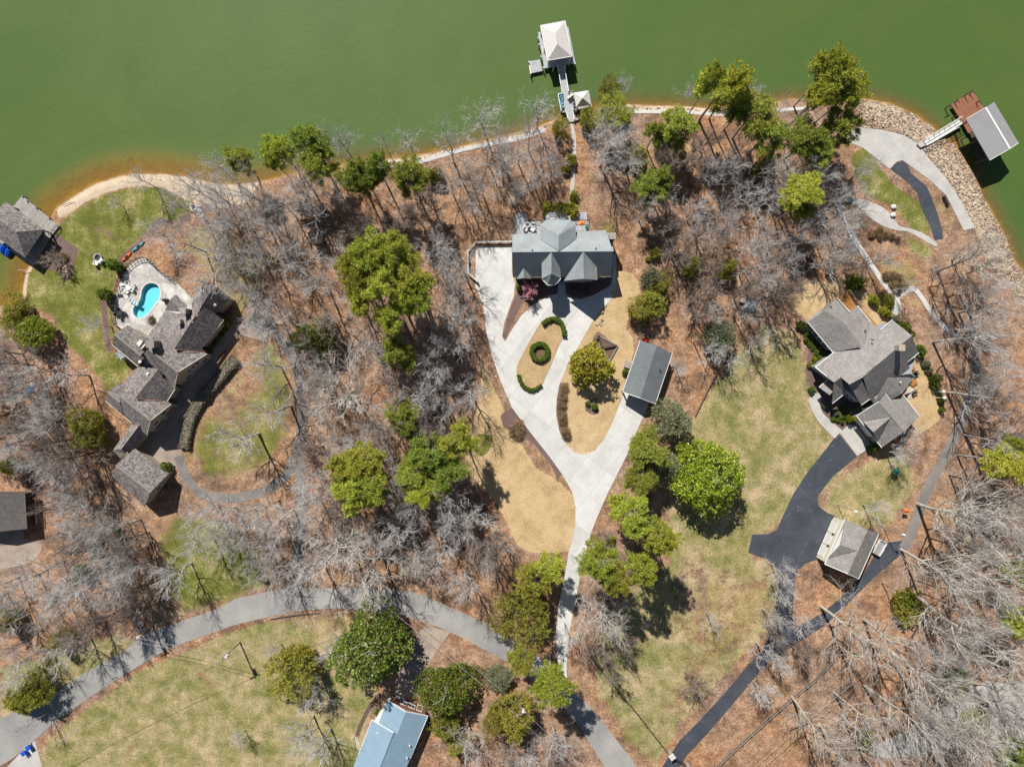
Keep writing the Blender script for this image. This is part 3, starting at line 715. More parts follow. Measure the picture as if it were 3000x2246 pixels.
# left property
sheet('courtyard', [(640, 1040), (634, 1060), (628, 1111), (600, 1165), (572, 1182), (551, 1225), (526, 1284), (530, 1324), (539, 1352), (509, 1378), (424, 1330), (390, 1305), (420, 1270), (480, 1165), (505, 1120), (585, 1060), (650, 960), (675, 940), (746, 920), (800, 960), (780, 1000), (700, 980)], M['concrete_brown'], 0.03)
LOOP = smooth(tr(DD, (385, 985), (405, 1035), (450, 1072), (540, 1070), (610, 1035), (645, 960), (652, 880), (640, 790), (600, 725), (540, 690)))
sheet('loop_drive', strip(LOOP, 28), M['asphalt_mid'], 0.035)
sheet('entry_drive', strip(smooth(tr(DD, (648, 950), (650, 1080), (646, 1180), (640, 1290))), 32), M['asphalt_mid'], 0.04)
sheet('side_drive', strip(smooth([(190, 1562), (237, 1582), (285, 1625), (325, 1680), (350, 1730), (385, 1790), (418, 1850)]), [20, 24, 26, 26, 26, 27, 36, 26, 26, 26, 26, 26, 26, 26, 26, 26, 26, 26, 26, 26, 26, 26, 26, 26, 30]), M['asphalt_mid'], 0.04)
sheet('parking_pad', smooth([(-60, 1600), (30, 1582), (110, 1584), (122, 1610), (80, 1650), (-60, 1670)], True, 2), M['concrete_brown'], 0.03)
sheet('corner_apron', [(20, 2246), (60, 2205), (102, 2168), (125, 2246), (140, 2330), (-20, 2330)], M['concrete_brown'] if False else M['concrete_old'], 0.05)
sheet('cottage_drive', [(1245, 1830), (1320, 1850), (1290, 1890), (1258, 1941), (1240, 1990), (1228, 2040), (1150, 2040), (1171, 1958), (1215, 1871)], M['concrete_brown'], 0.04)
sheet('cottage_walk', strip(smooth(tr(T6, (830, 1170), (770, 1240), (720, 1330), (690, 1400), (670, 1470))), 12), M['mulch'], 0.03)
sheet('gravel_yard', smooth([(2725, 2076), (2800, 2020), (2900, 2000), (3050, 2010), (3100, 2130), (3000, 2165), (2860, 2160), (2760, 2200), (2600, 2220), (2540, 2190), (2660, 2140)], True, 2), M['concrete_old'], 0.03)
# ------------------------------------------------------------------ buildings
def zfit(refs):
    A = np.array([[x, y, 1.0] for x, y, z in refs]); b = np.array([z for x, y, z in refs])
    s = np.linalg.lstsq(A, b, rcond=None)[0]
    return lambda x, y: float(s[0] * x + s[1] * y + s[2])
def roof_plane(parent, t, pts, mat, refs=None, th=0.18, name='roof_plane'):
    """one slope: photo points with heights -> a slab with shingle coordinates along and up the slope"""
    zf = zfit(refs) if refs else None
    W3 = []
    for p in pts:
        z = zf(p[0], p[1]) if zf else p[2]
        W3.append(Vector(P(*t(p[0], p[1]), z)))
    nrm = Vector((0, 0, 0))
    for i in range(len(W3)):
        nrm += (W3[i] - W3[0]).cross(W3[(i + 1) % len(W3)] - W3[0])
    if nrm.z < 0: W3.reverse(); nrm = -nrm
    nrm.normalize()
    u = Vector((-nrm.y, nrm.x, 0))
    u = u.normalized() if u.length > 1e-4 else Vector((1, 0, 0))
    v = nrm.cross(u)
    n = len(W3)
    V = [tuple(p) for p in W3] + [(p.x, p.y, p.z - th) for p in W3]
    tri = tessellate_polygon([[Vector((p.x, p.y, 0)) for p in W3]])
    F = []; uv = []
    def face(ix):
        F.append(tuple(ix))
        for i in ix: uv.append((Vector(V[i]).dot(u), Vector(V[i]).dot(v)))
    for a, b, c in tri:
        cr = (W3[b] - W3[a]).to_2d().cross((W3[c] - W3[a]).to_2d()) if False else ((W3[b].x - W3[a].x) * (W3[c].y - W3[a].y) - (W3[b].y - W3[a].y) * (W3[c].x - W3[a].x))
        if cr < 0: a, c = c, a
        face((a, b, c)); face((c + n, b + n, a + n))
    for i in range(n):
        j = (i + 1) % n
        face((j, i, i + n, j + n))
    return mk(name, V, F, mat, parent, uv=uv)
def walls(parent, t, quad, ze, mat, inset=0.45, z0=0.0, name='wall', gable=None, zr=None):
    """wall block under the eaves; gable: list of (eave a, eave b, ridge point) triangles closed up to the ridge"""
    pts = [Vector(P(*t(x, y), ze)[:2]) for x, y in quad]
    c = sum(pts, Vector((0, 0))) / len(pts)
    ins = []
    for p in pts:
        dv = (c - p)
        ins.append(tuple(p + dv.normalized() * min(inset * 1.4, dv.length * 0.4)))
    mb = MB().prism(ins, z0, ze - 0.12)
    if gable:
        for i, j, r in gable:
            a = Vector(ins[i]); b = Vector(ins[j])
            rp = Vector(P(*t(*r), zr)[:2]); e = (b - a)
            k = max(0.1, min(0.9, (rp - a).dot(e) / e.dot(e)))
            m = a + e * k
            inn = (c - m).normalized() * 0.25
            V = [(a.x, a.y, ze - 0.2), (b.x, b.y, ze - 0.2), (m.x, m.y, zr - 0.3)]
            V += [(x + inn.x, y + inn.y, z) for x, y, z in V]
            mb.add(V, [(0, 1, 2), (5, 4, 3), (0, 3, 4, 1), (1, 4, 5, 2), (2, 5, 3, 0)])
    o = mb.build(name, mat, parent)
    o_pts = ins
    return o, o_pts
def fascia(parent, t, segs, w=0.12, h=0.22, mat=None, name='fascia'):
    for a, b in segs:
        pa = P(*t(a[0], a[1]), a[2] - 0.03); pb = P(*t(b[0], b[1]), b[2] - 0.03)
        MB().bar(pa, pb, w, h).build(name, mat or M['white'], parent)
def window(wall, a, b, k, zs, w, h, mat_frame=None, name='window', glass='glass', mull=1):
    """a framed opening on the wall line a-b (plan points), at fraction k, sill height zs"""
    a = Vector(a); b = Vector(b); e = (b - a).normalized()
    nn = Vector((e.y, -e.x))
    m = a + (b - a) * k
    rz = math.atan2(e.y, e.x)
    mb = MB()
    mb.box((m.x, m.y, zs + h + 0.05), (w + 0.2, 0.16, 0.1), rz); mb.box((m.x, m.y, zs - 0.05), (w + 0.24, 0.2, 0.1), rz)
    for s in (-1, 1):
        mb.box((m.x + e.x * s * (w / 2 + 0.05), m.y + e.y * s * (w / 2 + 0.05), zs + h / 2), (0.1, 0.16, h), rz)
    for q in range(1, mull + 1):
        o = (q / (mull + 1) - 0.5) * w
        mb.box((m.x + e.x * o, m.y + e.y * o, zs + h / 2), (0.06, 0.13, h), rz)
    f = mb.build(name, mat_frame or M['white'], wall.parent)
    MB().box((m.x, m.y, zs + h / 2), (w, 0.09, h), rz).build('pane' if glass == 'glass' else 'door_panel', M[glass], f)
    return f
def gable_block(parent, t, quad, ridge, ze, zr, roofmat, wallmat, hip=(False, False), z0=0.0, inset=0.45):
    a, b, c, d = quad; r1, r2 = ridge
    E = lambda p: (p[0], p[1], ze)
    R = lambda p: (p[0], p[1], zr)
    roof_plane(parent, t, [E(b), E(c), R(r2), R(r1)], roofmat)
    roof_plane(parent, t, [E(d), E(a), R(r1), R(r2)], roofmat)
    g = []
    if hip[0]: roof_plane(parent, t, [E(a), E(b), R(r1)], roofmat)
    else: g.append((0, 1, r1))
    if hip[1]: roof_plane(parent, t, [E(c), E(d), R(r2)], roofmat)
    else: g.append((2, 3, r2))
    if wallmat is None: return None, None
    return walls(parent, t, quad, ze, wallmat, inset, z0, gable=g, zr=zr)
def chimney(parent, px, py, z0, z1, s, mat, name='chimney', rz=0.0):
    x, y, _ = P(px, py, z1)
    MB().box((x, y, (z0 + z1) / 2), (s, s, z1 - z0), rz).box((x, y, z1 + 0.08), (s + 0.2, s + 0.2, 0.16), rz).build(name, mat, parent)
def vent(parent, px, py, z, name='roof_vent', mat=None, s=0.3):
    x, y, _ = P(px, py, z)
    MB().tube([(x, y, z - 0.2), (x, y, z + 0.25)], [s * 0.35, s * 0.35], 8).tube([(x, y, z + 0.25), (x, y, z + 0.32)], [s * 0.55, s * 0.4], 8).build(name, mat or M['white'], parent)
def deck(parent, t, pts, z, mat, th=0.2, name='deck', ang=0.0, refz=None):
    """boards as a slab with plank coordinates"""
    poly = [P(*t(x, y), z)[:2] for x, y in pts]
    mb = MB().prism(poly, z - th, z)
    co, si = math.cos(ang), math.sin(ang)
    uv = [(mb.V[i][0] * co + mb.V[i][1] * si, -mb.V[i][0] * si + mb.V[i][1] * co) for f in mb.F for i in f]
    return mk(name, mb.V, mb.F, mat, parent, uv=uv)
def railing(parent, line, z, h=1.0, mat=None, step=2.0, name='railing'):
    """line in world plan points; posts and two rails, one mesh for each straight run"""
    for a, b in zip(line[:-1], line[1:]):
        mb = MB(); a_ = Vector(a); b_ = Vector(b); L = (b_ - a_).length
        if L < 0.05: continue
        n = max(1, int(round(L / step)))
        for i in range(n + 1):
            p = a_ + (b_ - a_) * (i / n)
            mb.box((p.x, p.y, z + h / 2), (0.1, 0.1, h))
        mb.bar((a_.x, a_.y, z + h), (b_.x, b_.y, z + h), 0.12, 0.07)
        mb.bar((a_.x, a_.y, z + h * 0.45), (b_.x, b_.y, z + h * 0.45), 0.05, 0.06)
        mb.build(name, mat or M['white'], parent)
def posts(parent, t, pts, z0, z1, w=0.2, mat=None, name='post'):
    for x, y in pts:
        q = P(*t(x, y), z1)
        MB().box((q[0], q[1], (z0 + z1) / 2), (w, w, z1 - z0)).build(name, mat or M['white'], parent)

# ---- lake house in the centre
A = thing('lake_house', 'large house with blue-grey hipped and gabled shingle roof above the white driveway', 'house', P(1650, 740))
e, r = 4.4, 9.2
roof_plane(A, TN, [(130, 530, e), (1805, 455, e), (1940, 835, r), (128, 850, r)], M['roofA'])
roof_plane(A, TN, [(128, 850, r), (1940, 835, r), (1905, 1290, e), (140, 1305, e)], M['roofA'])
roof_plane(A, TN, [(635, 365, 6.15), (720, 275, 6.15), (962, 540, r + .15)], M['roofA'])
roof_plane(A, TN, [(720, 275, 6.15), (1180, 272, 6.15), (962, 540, r + .15)], M['roofA'])
roof_plane(A, TN, [(1180, 272, 6.15), (1262, 360, 6.15), (962, 540, r + .15)], M['roofA'])
roof_plane(A, TN, [(635, 365, 6.15), (962, 540, r + .15), (965, 830, r + .15), (640, 628, 6.15)], M['roofA'])
roof_plane(A, TN, [(1262, 360, 6.15), (1278, 612, 6.15), (965, 830, r + .15), (962, 540, r + .15)], M['roofA'])
# front wings
roof_plane(A, TN, [(830, 850, r + .1), (830, 1235, r + .1), (660, 1335, 7.1), (655, 1050, 7.1)], M['roofA'])
roof_plane(A, TN, [(830, 850, r + .1), (990, 1130, 6.7), (1000, 1325, 6.7), (830, 1235, r + .1)], M['roofA'])
for q in ([(660, 1335), (765, 1440)], [(765, 1440), (900, 1435)], [(900, 1435), (1000, 1325)]):
    roof_plane(A, TN, [(830, 1235, r + .1), (q[0][0], q[0][1], 6.9), (q[1][0], q[1][1], 6.9)], M['roofA'])
roof_plane(A, TN, [(1405, 840, 9.25), (1412, 1325, 9.0), (1050, 1365, e + .2)], M['roofA'])
roof_plane(A, TN, [(1405, 840, 9.25), (1640, 1110, 6.4), (1655, 1350, 6.4), (1412, 1325, 9.0)], M['roofA'])
roof_plane(A, TN, [(330, 1135, 6.4), (338, 1315, 6.4), (205, 1330, e + .3)], M['roofA'])
roof_plane(A, TN, [(330, 1135, 6.4), (460, 1280, e + .3), (465, 1325, e + .3), (338, 1315, 6.4)], M['roofA'])
roof_plane(A, TN, [(1812, 510, 4.2), (1915, 510, 4.2), (1950, 840, 5.2), (1820, 840, 5.2)], M['roofA'])
w, ip = walls(A, TN, [(130, 530), (1805, 455), (1905, 1290), (140, 1305)], e, M['siding_blue'], gable=[(1, 2, (1940, 835)), (3, 0, (128, 850))], zr=r)
walls(A, TN, [(640, 628), (635, 365), (720, 275), (1180, 272), (1262, 360), (1278, 612)], 6.05, M['siding_blue'])
walls(A, TN, [(655, 1050), (990, 1050), (1000, 1325), (900, 1435), (765, 1440), (660, 1335)], 6.7, M['siding_blue'])
w2, ip2 = walls(A, TN, [(1050, 1100), (1640, 1100), (1655, 1350), (1050, 1365)], e, M['siding_blue'], gable=[(2, 3, (1412, 1325))], zr=8.7)
walls(A, TN, [(1812, 510), (1915, 510), (1950, 840), (1820, 840)], 4.1, M['stone'], 0.1)
for k in (0.2, 0.5, 0.8): window(w2, ip2[2], ip2[3], k, 1.0, 1.3, 1.6)
window(w, ip[2], ip[3], 0.08, 1.2, 1.3, 1.5); window(w, ip[2], ip[3], 0.86, 1.2, 1.3, 1.5)
window(w, ip[2], ip[3], 0.47, 0.1, 1.1, 2.2, M['timber'], 'front_door', 'timber_dark', 0)
fascia(A, TN, [((1640, 1110, 6.4), (1655, 1350, 6.4)), ((1905, 1290, e), (1660, 1293, e)), ((140, 1305, e), (200, 1305, e)), ((465, 1300, e), (650, 1300, e))], mat=M['timber'])
fascia(A, TN, [((660, 1335, 6.9), (765, 1440, 6.9)), ((765, 1440, 6.9), (900, 1435, 6.9)), ((900, 1435, 6.9), (1000, 1325, 6.9))])
for q in ((488, 820), (1630, 785)): vent(A, *TN(*q), 8.8, mat=M['dark_metal'])
chimney(A, *TN(1930, 560), 0, 6.2, 1.1, M['stone'])
# terraces on the lake side
dz = 2.6
deck(A, TN, [(165, 210), (205, 150), (375, 150), (415, 200), (415, 300), (650, 300), (650, 535), (180, 535)], dz, M['deck_grey'])
deck(A, TN, [(720, 220), (790, 140), (1050, 140), (1120, 220), (1120, 290), (720, 290)], dz, M['deck_grey'])
deck(A, TN, [(1130, 300), (1500, 295), (1500, 470), (1270, 470)], dz + 0.004, M['deck_grey'])
deck(A, TN, [(1250, 200), (1330, 130), (1468, 130), (1475, 295), (1250, 295)], 0.5, M['deck_grey'], name='lower_terrace')
wp = lambda t, pts, z: [P(*t(x, y), z)[:2] for x, y in pts]
railing(A, wp(TN, [(165, 530), (165, 210), (205, 150), (375, 150), (415, 200), (415, 300), (640, 300)], dz), dz, 0.95, M['dark_metal'], 1.4)
railing(A, wp(TN, [(720, 280), (720, 220), (790, 140), (1050, 140), (1120, 220), (1120, 285)], dz), dz, 0.95, M['dark_metal'], 1.4)
railing(A, wp(TN, [(1250, 297), (1500, 295), (1500, 455)], dz), dz, 0.95, M['dark_metal'], 1.4)
st = MB()
for i in range(9):
    x0 = 1125 + i * 14
    q = P(*TN(x0, 250), dz - 0.26 * i)
    st.box((q[0], q[1], q[2] - 0.08), (0.3, 1.1, 0.06))
st.build('deck_stairs', M['white'], A)

# ---- detached carport on the driveway
C2 = thing('carport', 'open carport with slate-grey gabled roof standing across the white driveway', 'carport', P(1897, 1090))
idt = lambda x, y: (x, y)
gable_block(C2, idt, [(1875, 997), (1970, 1034), (1920, 1183), (1824, 1148)], [(1924, 1013), (1876, 1166)], 3.3, 4.9, M['roofC'], None)
walls(C2, idt, [(1875, 997), (1970, 1034), (1935, 1138), (1840, 1102)], 3.2, M['siding_blue'], gable=[(0, 1, (1924, 1013))], zr=4.8)
posts(C2, idt, [(1829, 1143), (1874, 1160), (1914, 1178)], 0, 3.2, 0.25)
fascia(C2, idt, [((1970, 1034, 3.3), (1920, 1183, 3.3)), ((1824, 1148, 3.3), (1876, 1166, 4.9)), ((1876, 1166, 4.9), (1920, 1183, 3.3)), ((1875, 997, 3.3), (1824, 1148, 3.3))], 0.1, 0.16)
vent(C2, 1933, 1083, 4.2, mat=M['dark_metal'])

# ---- big shake-roofed house on the left
L = thing('shake_roofed_house', 'sprawling house with weathered brown shake roofs beside the kidney-shaped pool', 'house', P(470, 1050))
rl = M['roofL']
R1 = [(680, 985, 4.2), (965, 590, 4.2), (1105, 1165, 7.6)]
roof_plane(L, TL, [(680, 985), (965, 590), (1215, 625), (1385, 640), (1370, 365), (1600, 110), (1730, 200), (1540, 490), (1235, 968), (1105, 1165), (1040, 1000), (910, 900), (725, 1025)], rl, R1)
R1d = [(1105, 1165, 7.6), (1560, 520, 7.6), (1865, 725, 4.2)]
roof_plane(L, TL, [(1105, 1165), (1560, 520), (1720, 620), (1868, 722), (1530, 1160), (1590, 1215), (1560, 1225)], rl, R1d)
roof_plane(L, TL, [(1540, 480), (1725, 195), (1965, 370), (1800, 580), (1720, 625)], rl, [(1540, 480, 7.3), (1725, 195, 7.3), (1965, 370, 4.2)])
roof_plane(L, TL, [(965, 575, 4.4), (1040, 410, 6.2), (1215, 600, 6.2)], rl)
roof_plane(L, TL, [(1040, 410, 6.2), (1130, 330, 4.6), (1300, 500, 5.0), (1215, 600, 6.2)], rl)
roof_plane(L, TL, [(715, 1170), (720, 1030), (910, 900), (1040, 1000), (1110, 1168), (1580, 1225), (1608, 1245), (1165, 1525)], rl, [(715, 1170, 8.2), (1165, 1525, 8.2), (1608, 1245, 4.9)])
roof_plane(L, TL, [(715, 1170), (1165, 1525), (1112, 1759), (860, 1480), (550, 1438), (600, 1255)], rl, [(715, 1170, 8.2), (1165, 1525, 8.2), (1112, 1759, 4.6)])
roof_plane(L, TL, [(180, 940), (385, 800), (680, 990), (700, 1150), (590, 1268)], rl, [(180, 940, 7.4), (590, 1268, 7.4), (385, 800, 4.4)])
roof_plane(L, TL, [(180, 940), (590, 1268), (640, 1300), (550, 1438), (155, 1105)], rl, [(180, 940, 7.4), (590, 1268, 7.4), (155, 1105, 4.4)])
roof_plane(L, TM, [(550, 228), (858, 268), (510, 715), (490, 545), (405, 412)], rl, [(858, 268, 7.0), (510, 715, 7.0), (405, 412, 4.4)])
roof_plane(L, TM, [(858, 268), (950, 425), (1122, 572), (1000, 765), (515, 720)], rl, [(858, 268, 7.0), (515, 720, 7.0), (1122, 572, 4.0)])
roof_plane(L, TM, [(330, 500), (405, 415), (495, 545), (345, 645)], rl, [(330, 500, 4.6), (405, 415, 4.6), (495, 545, 5.6)])
roof_plane(L, TM, [(285, 690), (492, 545), (515, 722), (1000, 768), (1058, 808), (740, 1060)], rl, [(285, 690, 7.4), (740, 1060, 7.4), (1058, 808, 4.4)])
roof_plane(L, TM, [(285, 690), (740, 1060), (700, 1275), (690, 1288), (450, 1095), (235, 925)], rl, [(285, 690, 7.4), (740, 1060, 7.4), (690, 1288, 4.2)])
roof_plane(L, TM, [(80, 620), (285, 475), (335, 510), (342, 645), (268, 782)], rl, [(80, 620, 6.4), (268, 782, 6.4), (285, 475, 4.4)])
roof_plane(L, TM, [(80, 620), (268, 782), (320, 990), (50, 755)], rl, [(80, 620, 6.4), (268, 782, 6.4), (50, 755, 4.4)])
roof_plane(L, TM, [(465, 1100), (575, 1125), (290, 1500), (160, 1515)], rl, [(575, 1125, 5.2), (290, 1500, 5.2), (465, 1100, 3.6)])
roof_plane(L, TM, [(575, 1125), (655, 1245), (500, 1475), (340, 1560), (290, 1500)], rl, [(575, 1125, 5.2), (290, 1500, 5.2), (655, 1245, 3.6)])
roof_plane(L, TM, [(160, 1515, 3.7), (290, 1500, 5.1), (370, 1580, 4.4), (290, 1656, 3.5)], rl)
roof_plane(L, T2, [(1000, 890), (1165, 745), (1450, 970), (1300, 1125)], rl, [(1000, 890, 6.2), (1300, 1125, 6.2), (1165, 745, 3.4)])
roof_plane(L, T2, [(1000, 890), (1300, 1125), (1250, 1250), (965, 985)], rl, [(1000, 890, 6.2), (1300, 1125, 6.2), (1250, 1250, 3.4)])
wl = M['siding_tan']
w, ip = walls(L, TL, [(680, 985), (1000, 560), (1868, 722), (1530, 1160)], 4.2, wl)
walls(L, TL, [(1300, 620), (1560, 130), (1965, 370), (1760, 620)], 4.2, wl)
w3, ip3 = walls(L, TL, [(600, 1255), (910, 900), (1608, 1245), (1112, 1759)], 4.6, wl, gable=[(2, 3, (1165, 1525))], zr=8.2)
for k in (0.3, 0.42, 0.54): window(w3, ip3[2], ip3[3], k, 3.0, 1.0, 1.5)
for k in (0.18, 0.75): window(w3, ip3[2], ip3[3], k, 0.8, 1.2, 1.6)
walls(L, TL, [(155, 1105), (385, 800), (680, 990), (550, 1438)], 4.4, wl, gable=[(0, 1, (180, 940))], zr=7.4)
w4, ip4 = walls(L, TM, [(405, 412), (700, 200), (1122, 572), (1000, 765)], 4.0, wl)
w5, ip5 = walls(L, TM, [(235, 925), (492, 545), (1058, 808), (690, 1288)], 4.2, wl, gable=[(2, 3, (740, 1060)), (0, 1, (285, 690))], zr=7.4)
for k in (0.3, 0.68): window(w5, ip5[2], ip5[3], k, 2.6, 1.1, 1.5)
for k in (0.25, 0.75): window(w5, ip5[2], ip5[3], k, 0.1, 2.6, 2.2, M['white'], 'garage_door', 'timber', 0)
walls(L, TM, [(50, 755), (285, 475), (340, 600), (320, 990)], 4.3, wl, gable=[(0, 1, (80, 620))], zr=6.4)
walls(L, TM, [(160, 1515), (465, 1100), (655, 1245), (440, 1540)], 3.5, wl)
w6, ip6 = walls(L, T2, [(965, 985), (1165, 745), (1450, 970), (1250, 1250)], 3.4, wl, gable=[(2, 3, (1300, 1125)), (0, 1, (1000, 890))], zr=6.2)
window(w6, ip6[2], ip6[3], 0.5, 1.2, 1.1, 1.2)
chimney(L, *TL(740, 1090), 4, 9.6, 1.3, M['timber_grey'])
chimney(L, *TL(1240, 580), 4, 8.2, 1.0, M['stone'])
chimney(L, *TL(1165, 745), 4, 7.9, 0.8, M['stone'])
MB().box((*P(*TL(610, 1095), 6.6)[:2], 6.7), (1.1, 1.5, 0.6), 0.75).build('skylight_frame', M['cream'], L)
for i in range(3):
    q = P(*TL(585 + i * 24, 1130 - i * 34), 7.1)
    MB().box((q[0], q[1], 7.03), (0.7, 0.36, 0.05), 0.75).build('skylight_pane', M['glass'], L)
for q, z in (((585, 1365), 6.8), ((1740, 490), 5.9)): vent(L, *TL(*q), z, s=0.6)
vent(L, *TM(705, 340), 6.6, s=0.5)
fascia(L, TL, [((1112, 1759, 4.6), (1165, 1525, 8.2)), ((1165, 1525, 8.2), (1608, 1245, 4.9)), ((1530, 1160, 4.2), (1868, 722, 4.2)), ((155, 1105, 4.4), (550, 1438, 4.4))], 0.1, 0.18, M['cream'])
fascia(L, TM, [((690, 1288, 4.2), (740, 1060, 7.4)), ((740, 1060, 7.4), (1058, 808, 4.4)), ((1000, 765, 4.1), (1122, 572, 4.0)), ((950, 425, 5.1), (1110, 555, 4.1)), ((50, 755, 4.4), (450, 1095, 4.2))], 0.1, 0.18, M['cream'])
fascia(L, TM, [((520, 720, 7.1), (1000, 766, 4.4)), ((490, 545, 5.4), (515, 720, 7.1))], 0.1, 0.08, M['copper'], 'valley_flashing')
fascia(L, TL, [((1110, 1170, 7.7), (1580, 1225, 4.8)), ((1040, 1000, 6.3), (1105, 1165, 7.7))], 0.1, 0.08, M['copper'], 'valley_flashing')
# pale ridge caps
for t, a, b in ((TL, (715, 1170, 8.25), (1165, 1525, 8.25)), (TL, (180, 940, 7.45), (590, 1268, 7.45)), (TM, (285, 690, 7.45), (740, 1060, 7.45)), (TM, (80, 620, 6.45), (268, 782, 6.45)), (T2, (1000, 890, 6.25), (1300, 1125, 6.25))):
    MB().bar(P(*t(a[0], a[1]), a[2]), P(*t(b[0], b[1]), b[2]), 0.3, 0.1).build('ridge_cap', M['timber_grey'], L)
# bay on the lawn side
MB().prism(wp(TL, [(190, 1245), (230, 1200), (380, 1215), (390, 1265), (280, 1330)], 2.6), 0, 2.6).build('bay', M['siding_blue'], L)

# ---- house on the right
Rh = thing('shingle_house', 'grey-brown shingled house with many gables at the end of the dark driveway', 'house', P(2530, 1060))
rr = M['roofR']; e, r = 4.0, 9.0
mr = [(265, 1300, e), (585, 1045, e), (1040, 1460, r)]
roof_plane(Rh, TQ, [(265, 1300), (585, 1045), (1030, 970), (1170, 575), (1320, 697), (1512, 535), (1832, 790), (1040, 1460), (820, 1578), (680, 1460), (570, 1545)], rr, mr)
roof_plane(Rh, TF, [(820, 1010), (1242, 660), (1302, 805), (1200, 887), (1262, 1005), (1040, 1180), (915, 1245), (880, 1200)], rr, [(820, 1010, r), (1242, 660, r), (1302, 805, 5.2)])
roof_plane(Rh, TQ, [(145, 575), (430, 382), (710, 565), (1028, 970), (585, 1048), (550, 1062)], rr, [(145, 575, 3.9), (550, 1062, 3.9), (430, 382, 6.0)])
roof_plane(Rh, TQ, [(430, 382), (615, 175), (825, 415), (945, 305), (1170, 575), (1320, 700), (1060, 940), (1028, 970), (710, 565)], rr, [(430, 382, 6.0), (1028, 970, 6.0), (945, 305, 3.9)])
roof_plane(Rh, TF, [(570, 1068, 6.8), (630, 1020, 7.9), (672, 1150, 4.6), (555, 1242, 3.8)], rr)
roof_plane(Rh, TF, [(440, 1103, 3.4), (515, 1038, 3.6), (592, 1110, 5.0), (532, 1170, 4.9)], rr)
roof_plane(Rh, TF, [(700, 1078, 7.6), (795, 1008, 8.9), (882, 1203, 4.9), (806, 1256, 4.2)], rr)
roof_plane(Rh, TF, [(1038, 1018, 6.3), (1236, 985, 5.4), (1267, 1012, 4.2), (1160, 1156, 4.4)], rr)
roof_plane(Rh, TF, [(1038, 1018, 6.3), (1160, 1156, 4.4), (1062, 1210, 4.0), (1020, 1165, 4.8), (915, 1240, 4.2)], rr)
roof_plane(Rh, TR, [(1070, 240), (1160, 350), (1385, 330), (1420, 262), (1745, 668), (1560, 880), (1440, 995), (1180, 700), (930, 385)], rr, [(930, 385, 6.8), (1440, 995, 6.8), (1745, 668, 3.6)])
roof_plane(Rh, TR, [(930, 385), (595, 605), (478, 682), (985, 1315), (1440, 995)], rr, [(930, 385, 6.8), (1440, 995, 6.8), (478, 682, 3.6)])
roof_plane(Rh, TR, [(1180, 700, 6.85), (818, 1003, 6.6), (615, 795, 3.9)], rr)
roof_plane(Rh, TR, [(1180, 700, 6.85), (895, 1190, 3.9), (818, 1003, 6.6)], rr)
wr = M['siding_blue']
w, ip = walls(Rh, TQ, [(145, 575), (615, 175), (1170, 575), (1040, 960), (550, 1062)], 3.8, wr)
walls(Rh, TQ, [(265, 1300), (585, 1045), (1512, 535), (1832, 790), (1040, 1460), (570, 1545)], 4.1, wr)
walls(Rh, TF, [(820, 1010), (1242, 660), (1302, 805), (1262, 1005), (1062, 1205), (915, 1240)], 4.0, wr)
w2, ip2 = walls(Rh, TF, [(570, 1068), (795, 1008), (882, 1203), (806, 1256), (680, 1160)], 4.0, wr)
for k in (0.3, 0.65): window(w2, ip2[3], ip2[4], k, 1.0, 1.0, 1.5)
w3, ip3 = walls(Rh, TR, [(478, 682), (1070, 240), (1745, 668), (985, 1315)], 3.5, wr, gable=[(0, 1, (930, 385)), (2, 3, (1440, 995))], zr=6.7)
for k in (0.22, 0.52): window(w3, ip3[3], ip3[0], 1 - k, 0.1, 2.6, 2.3, M['white'], 'garage_door', 'white', 0)
window(w3, ip3[3], ip3[0], 0.2, 0.1, 1.0, 2.1, M['white'], 'side_door', 'timber', 0)
for k in (0.2, 0.4, 0.6, 0.8): window(w, ip[4], ip[0], k, 1.0, 1.1, 1.5)
fascia(Rh, TQ, [((145, 575, 3.9), (550, 1062, 3.9)), ((265, 1300, e), (585, 1045, e)), ((945, 305, 3.9), (1170, 575, 3.9)), ((615, 175, 5.0), (825, 415, 4.9)), ((1320, 697, 5.7), (1512, 535, 5.7)), ((265, 1300, e), (570, 1545, 7.0))])
fascia(Rh, TF, [((1302, 805, 5.2), (1200, 887, 5.1)), ((555, 1242, 3.8), (672, 1150, 4.6)), ((806, 1256, 4.2), (882, 1203, 4.9)), ((1236, 985, 5.4), (1267, 1012, 4.2)), ((440, 1103, 3.4), (515, 1038, 3.6))])
fascia(Rh, TR, [((478, 682, 3.6), (985, 1315, 3.6)), ((1420, 262, 3.8), (1745, 668, 3.6)), ((478, 682, 3.6), (930, 385, 6.8)), ((1070, 240, 5.4), (1160, 350, 5.0))], 0.14)
chimney(Rh, *TQ(1665, 985), 6, 10.2, 1.0, M['siding_tan'])
for q, z in (((1075, 715), 5.2), ((1190, 855), 7.0), ((515, 320), 5.6)): vent(Rh, *TQ(*q), z, mat=M['dark_metal'])
vent(Rh, *TF(1140, 1060), 5.4)
deck(Rh, TQ, [(640, 185), (785, 60), (945, 300), (830, 410)], 2.0, M['deck_orange'], ang=0.7)
deck(Rh, TQ, [(945, 310), (1000, 330), (1330, 680), (1300, 700), (1150, 560)], 0.5, M['deck_orange'], ang=0.7, name='walkway')
railing(Rh, wp(TQ, [(640, 180), (785, 58), (945, 295)], 2.0), 2.0, 1.0, M['timber'], 1.2)
deck(Rh, TF, [(1205, 885), (1225, 880), (1275, 945), (1250, 960)], 0.4, M['deck_orange'], name='stairs')
deck(Rh, TF, [(1215, 1060), (1265, 1020), (1295, 1070), (1250, 1100)], 0.4, M['deck_orange'], name='porch')
deck(Rh, TF, [(1180, 1140), (1240, 1100), (1285, 1150), (1215, 1210)], 0.1, M['concrete_old'], 0.1, name='patio_slab')

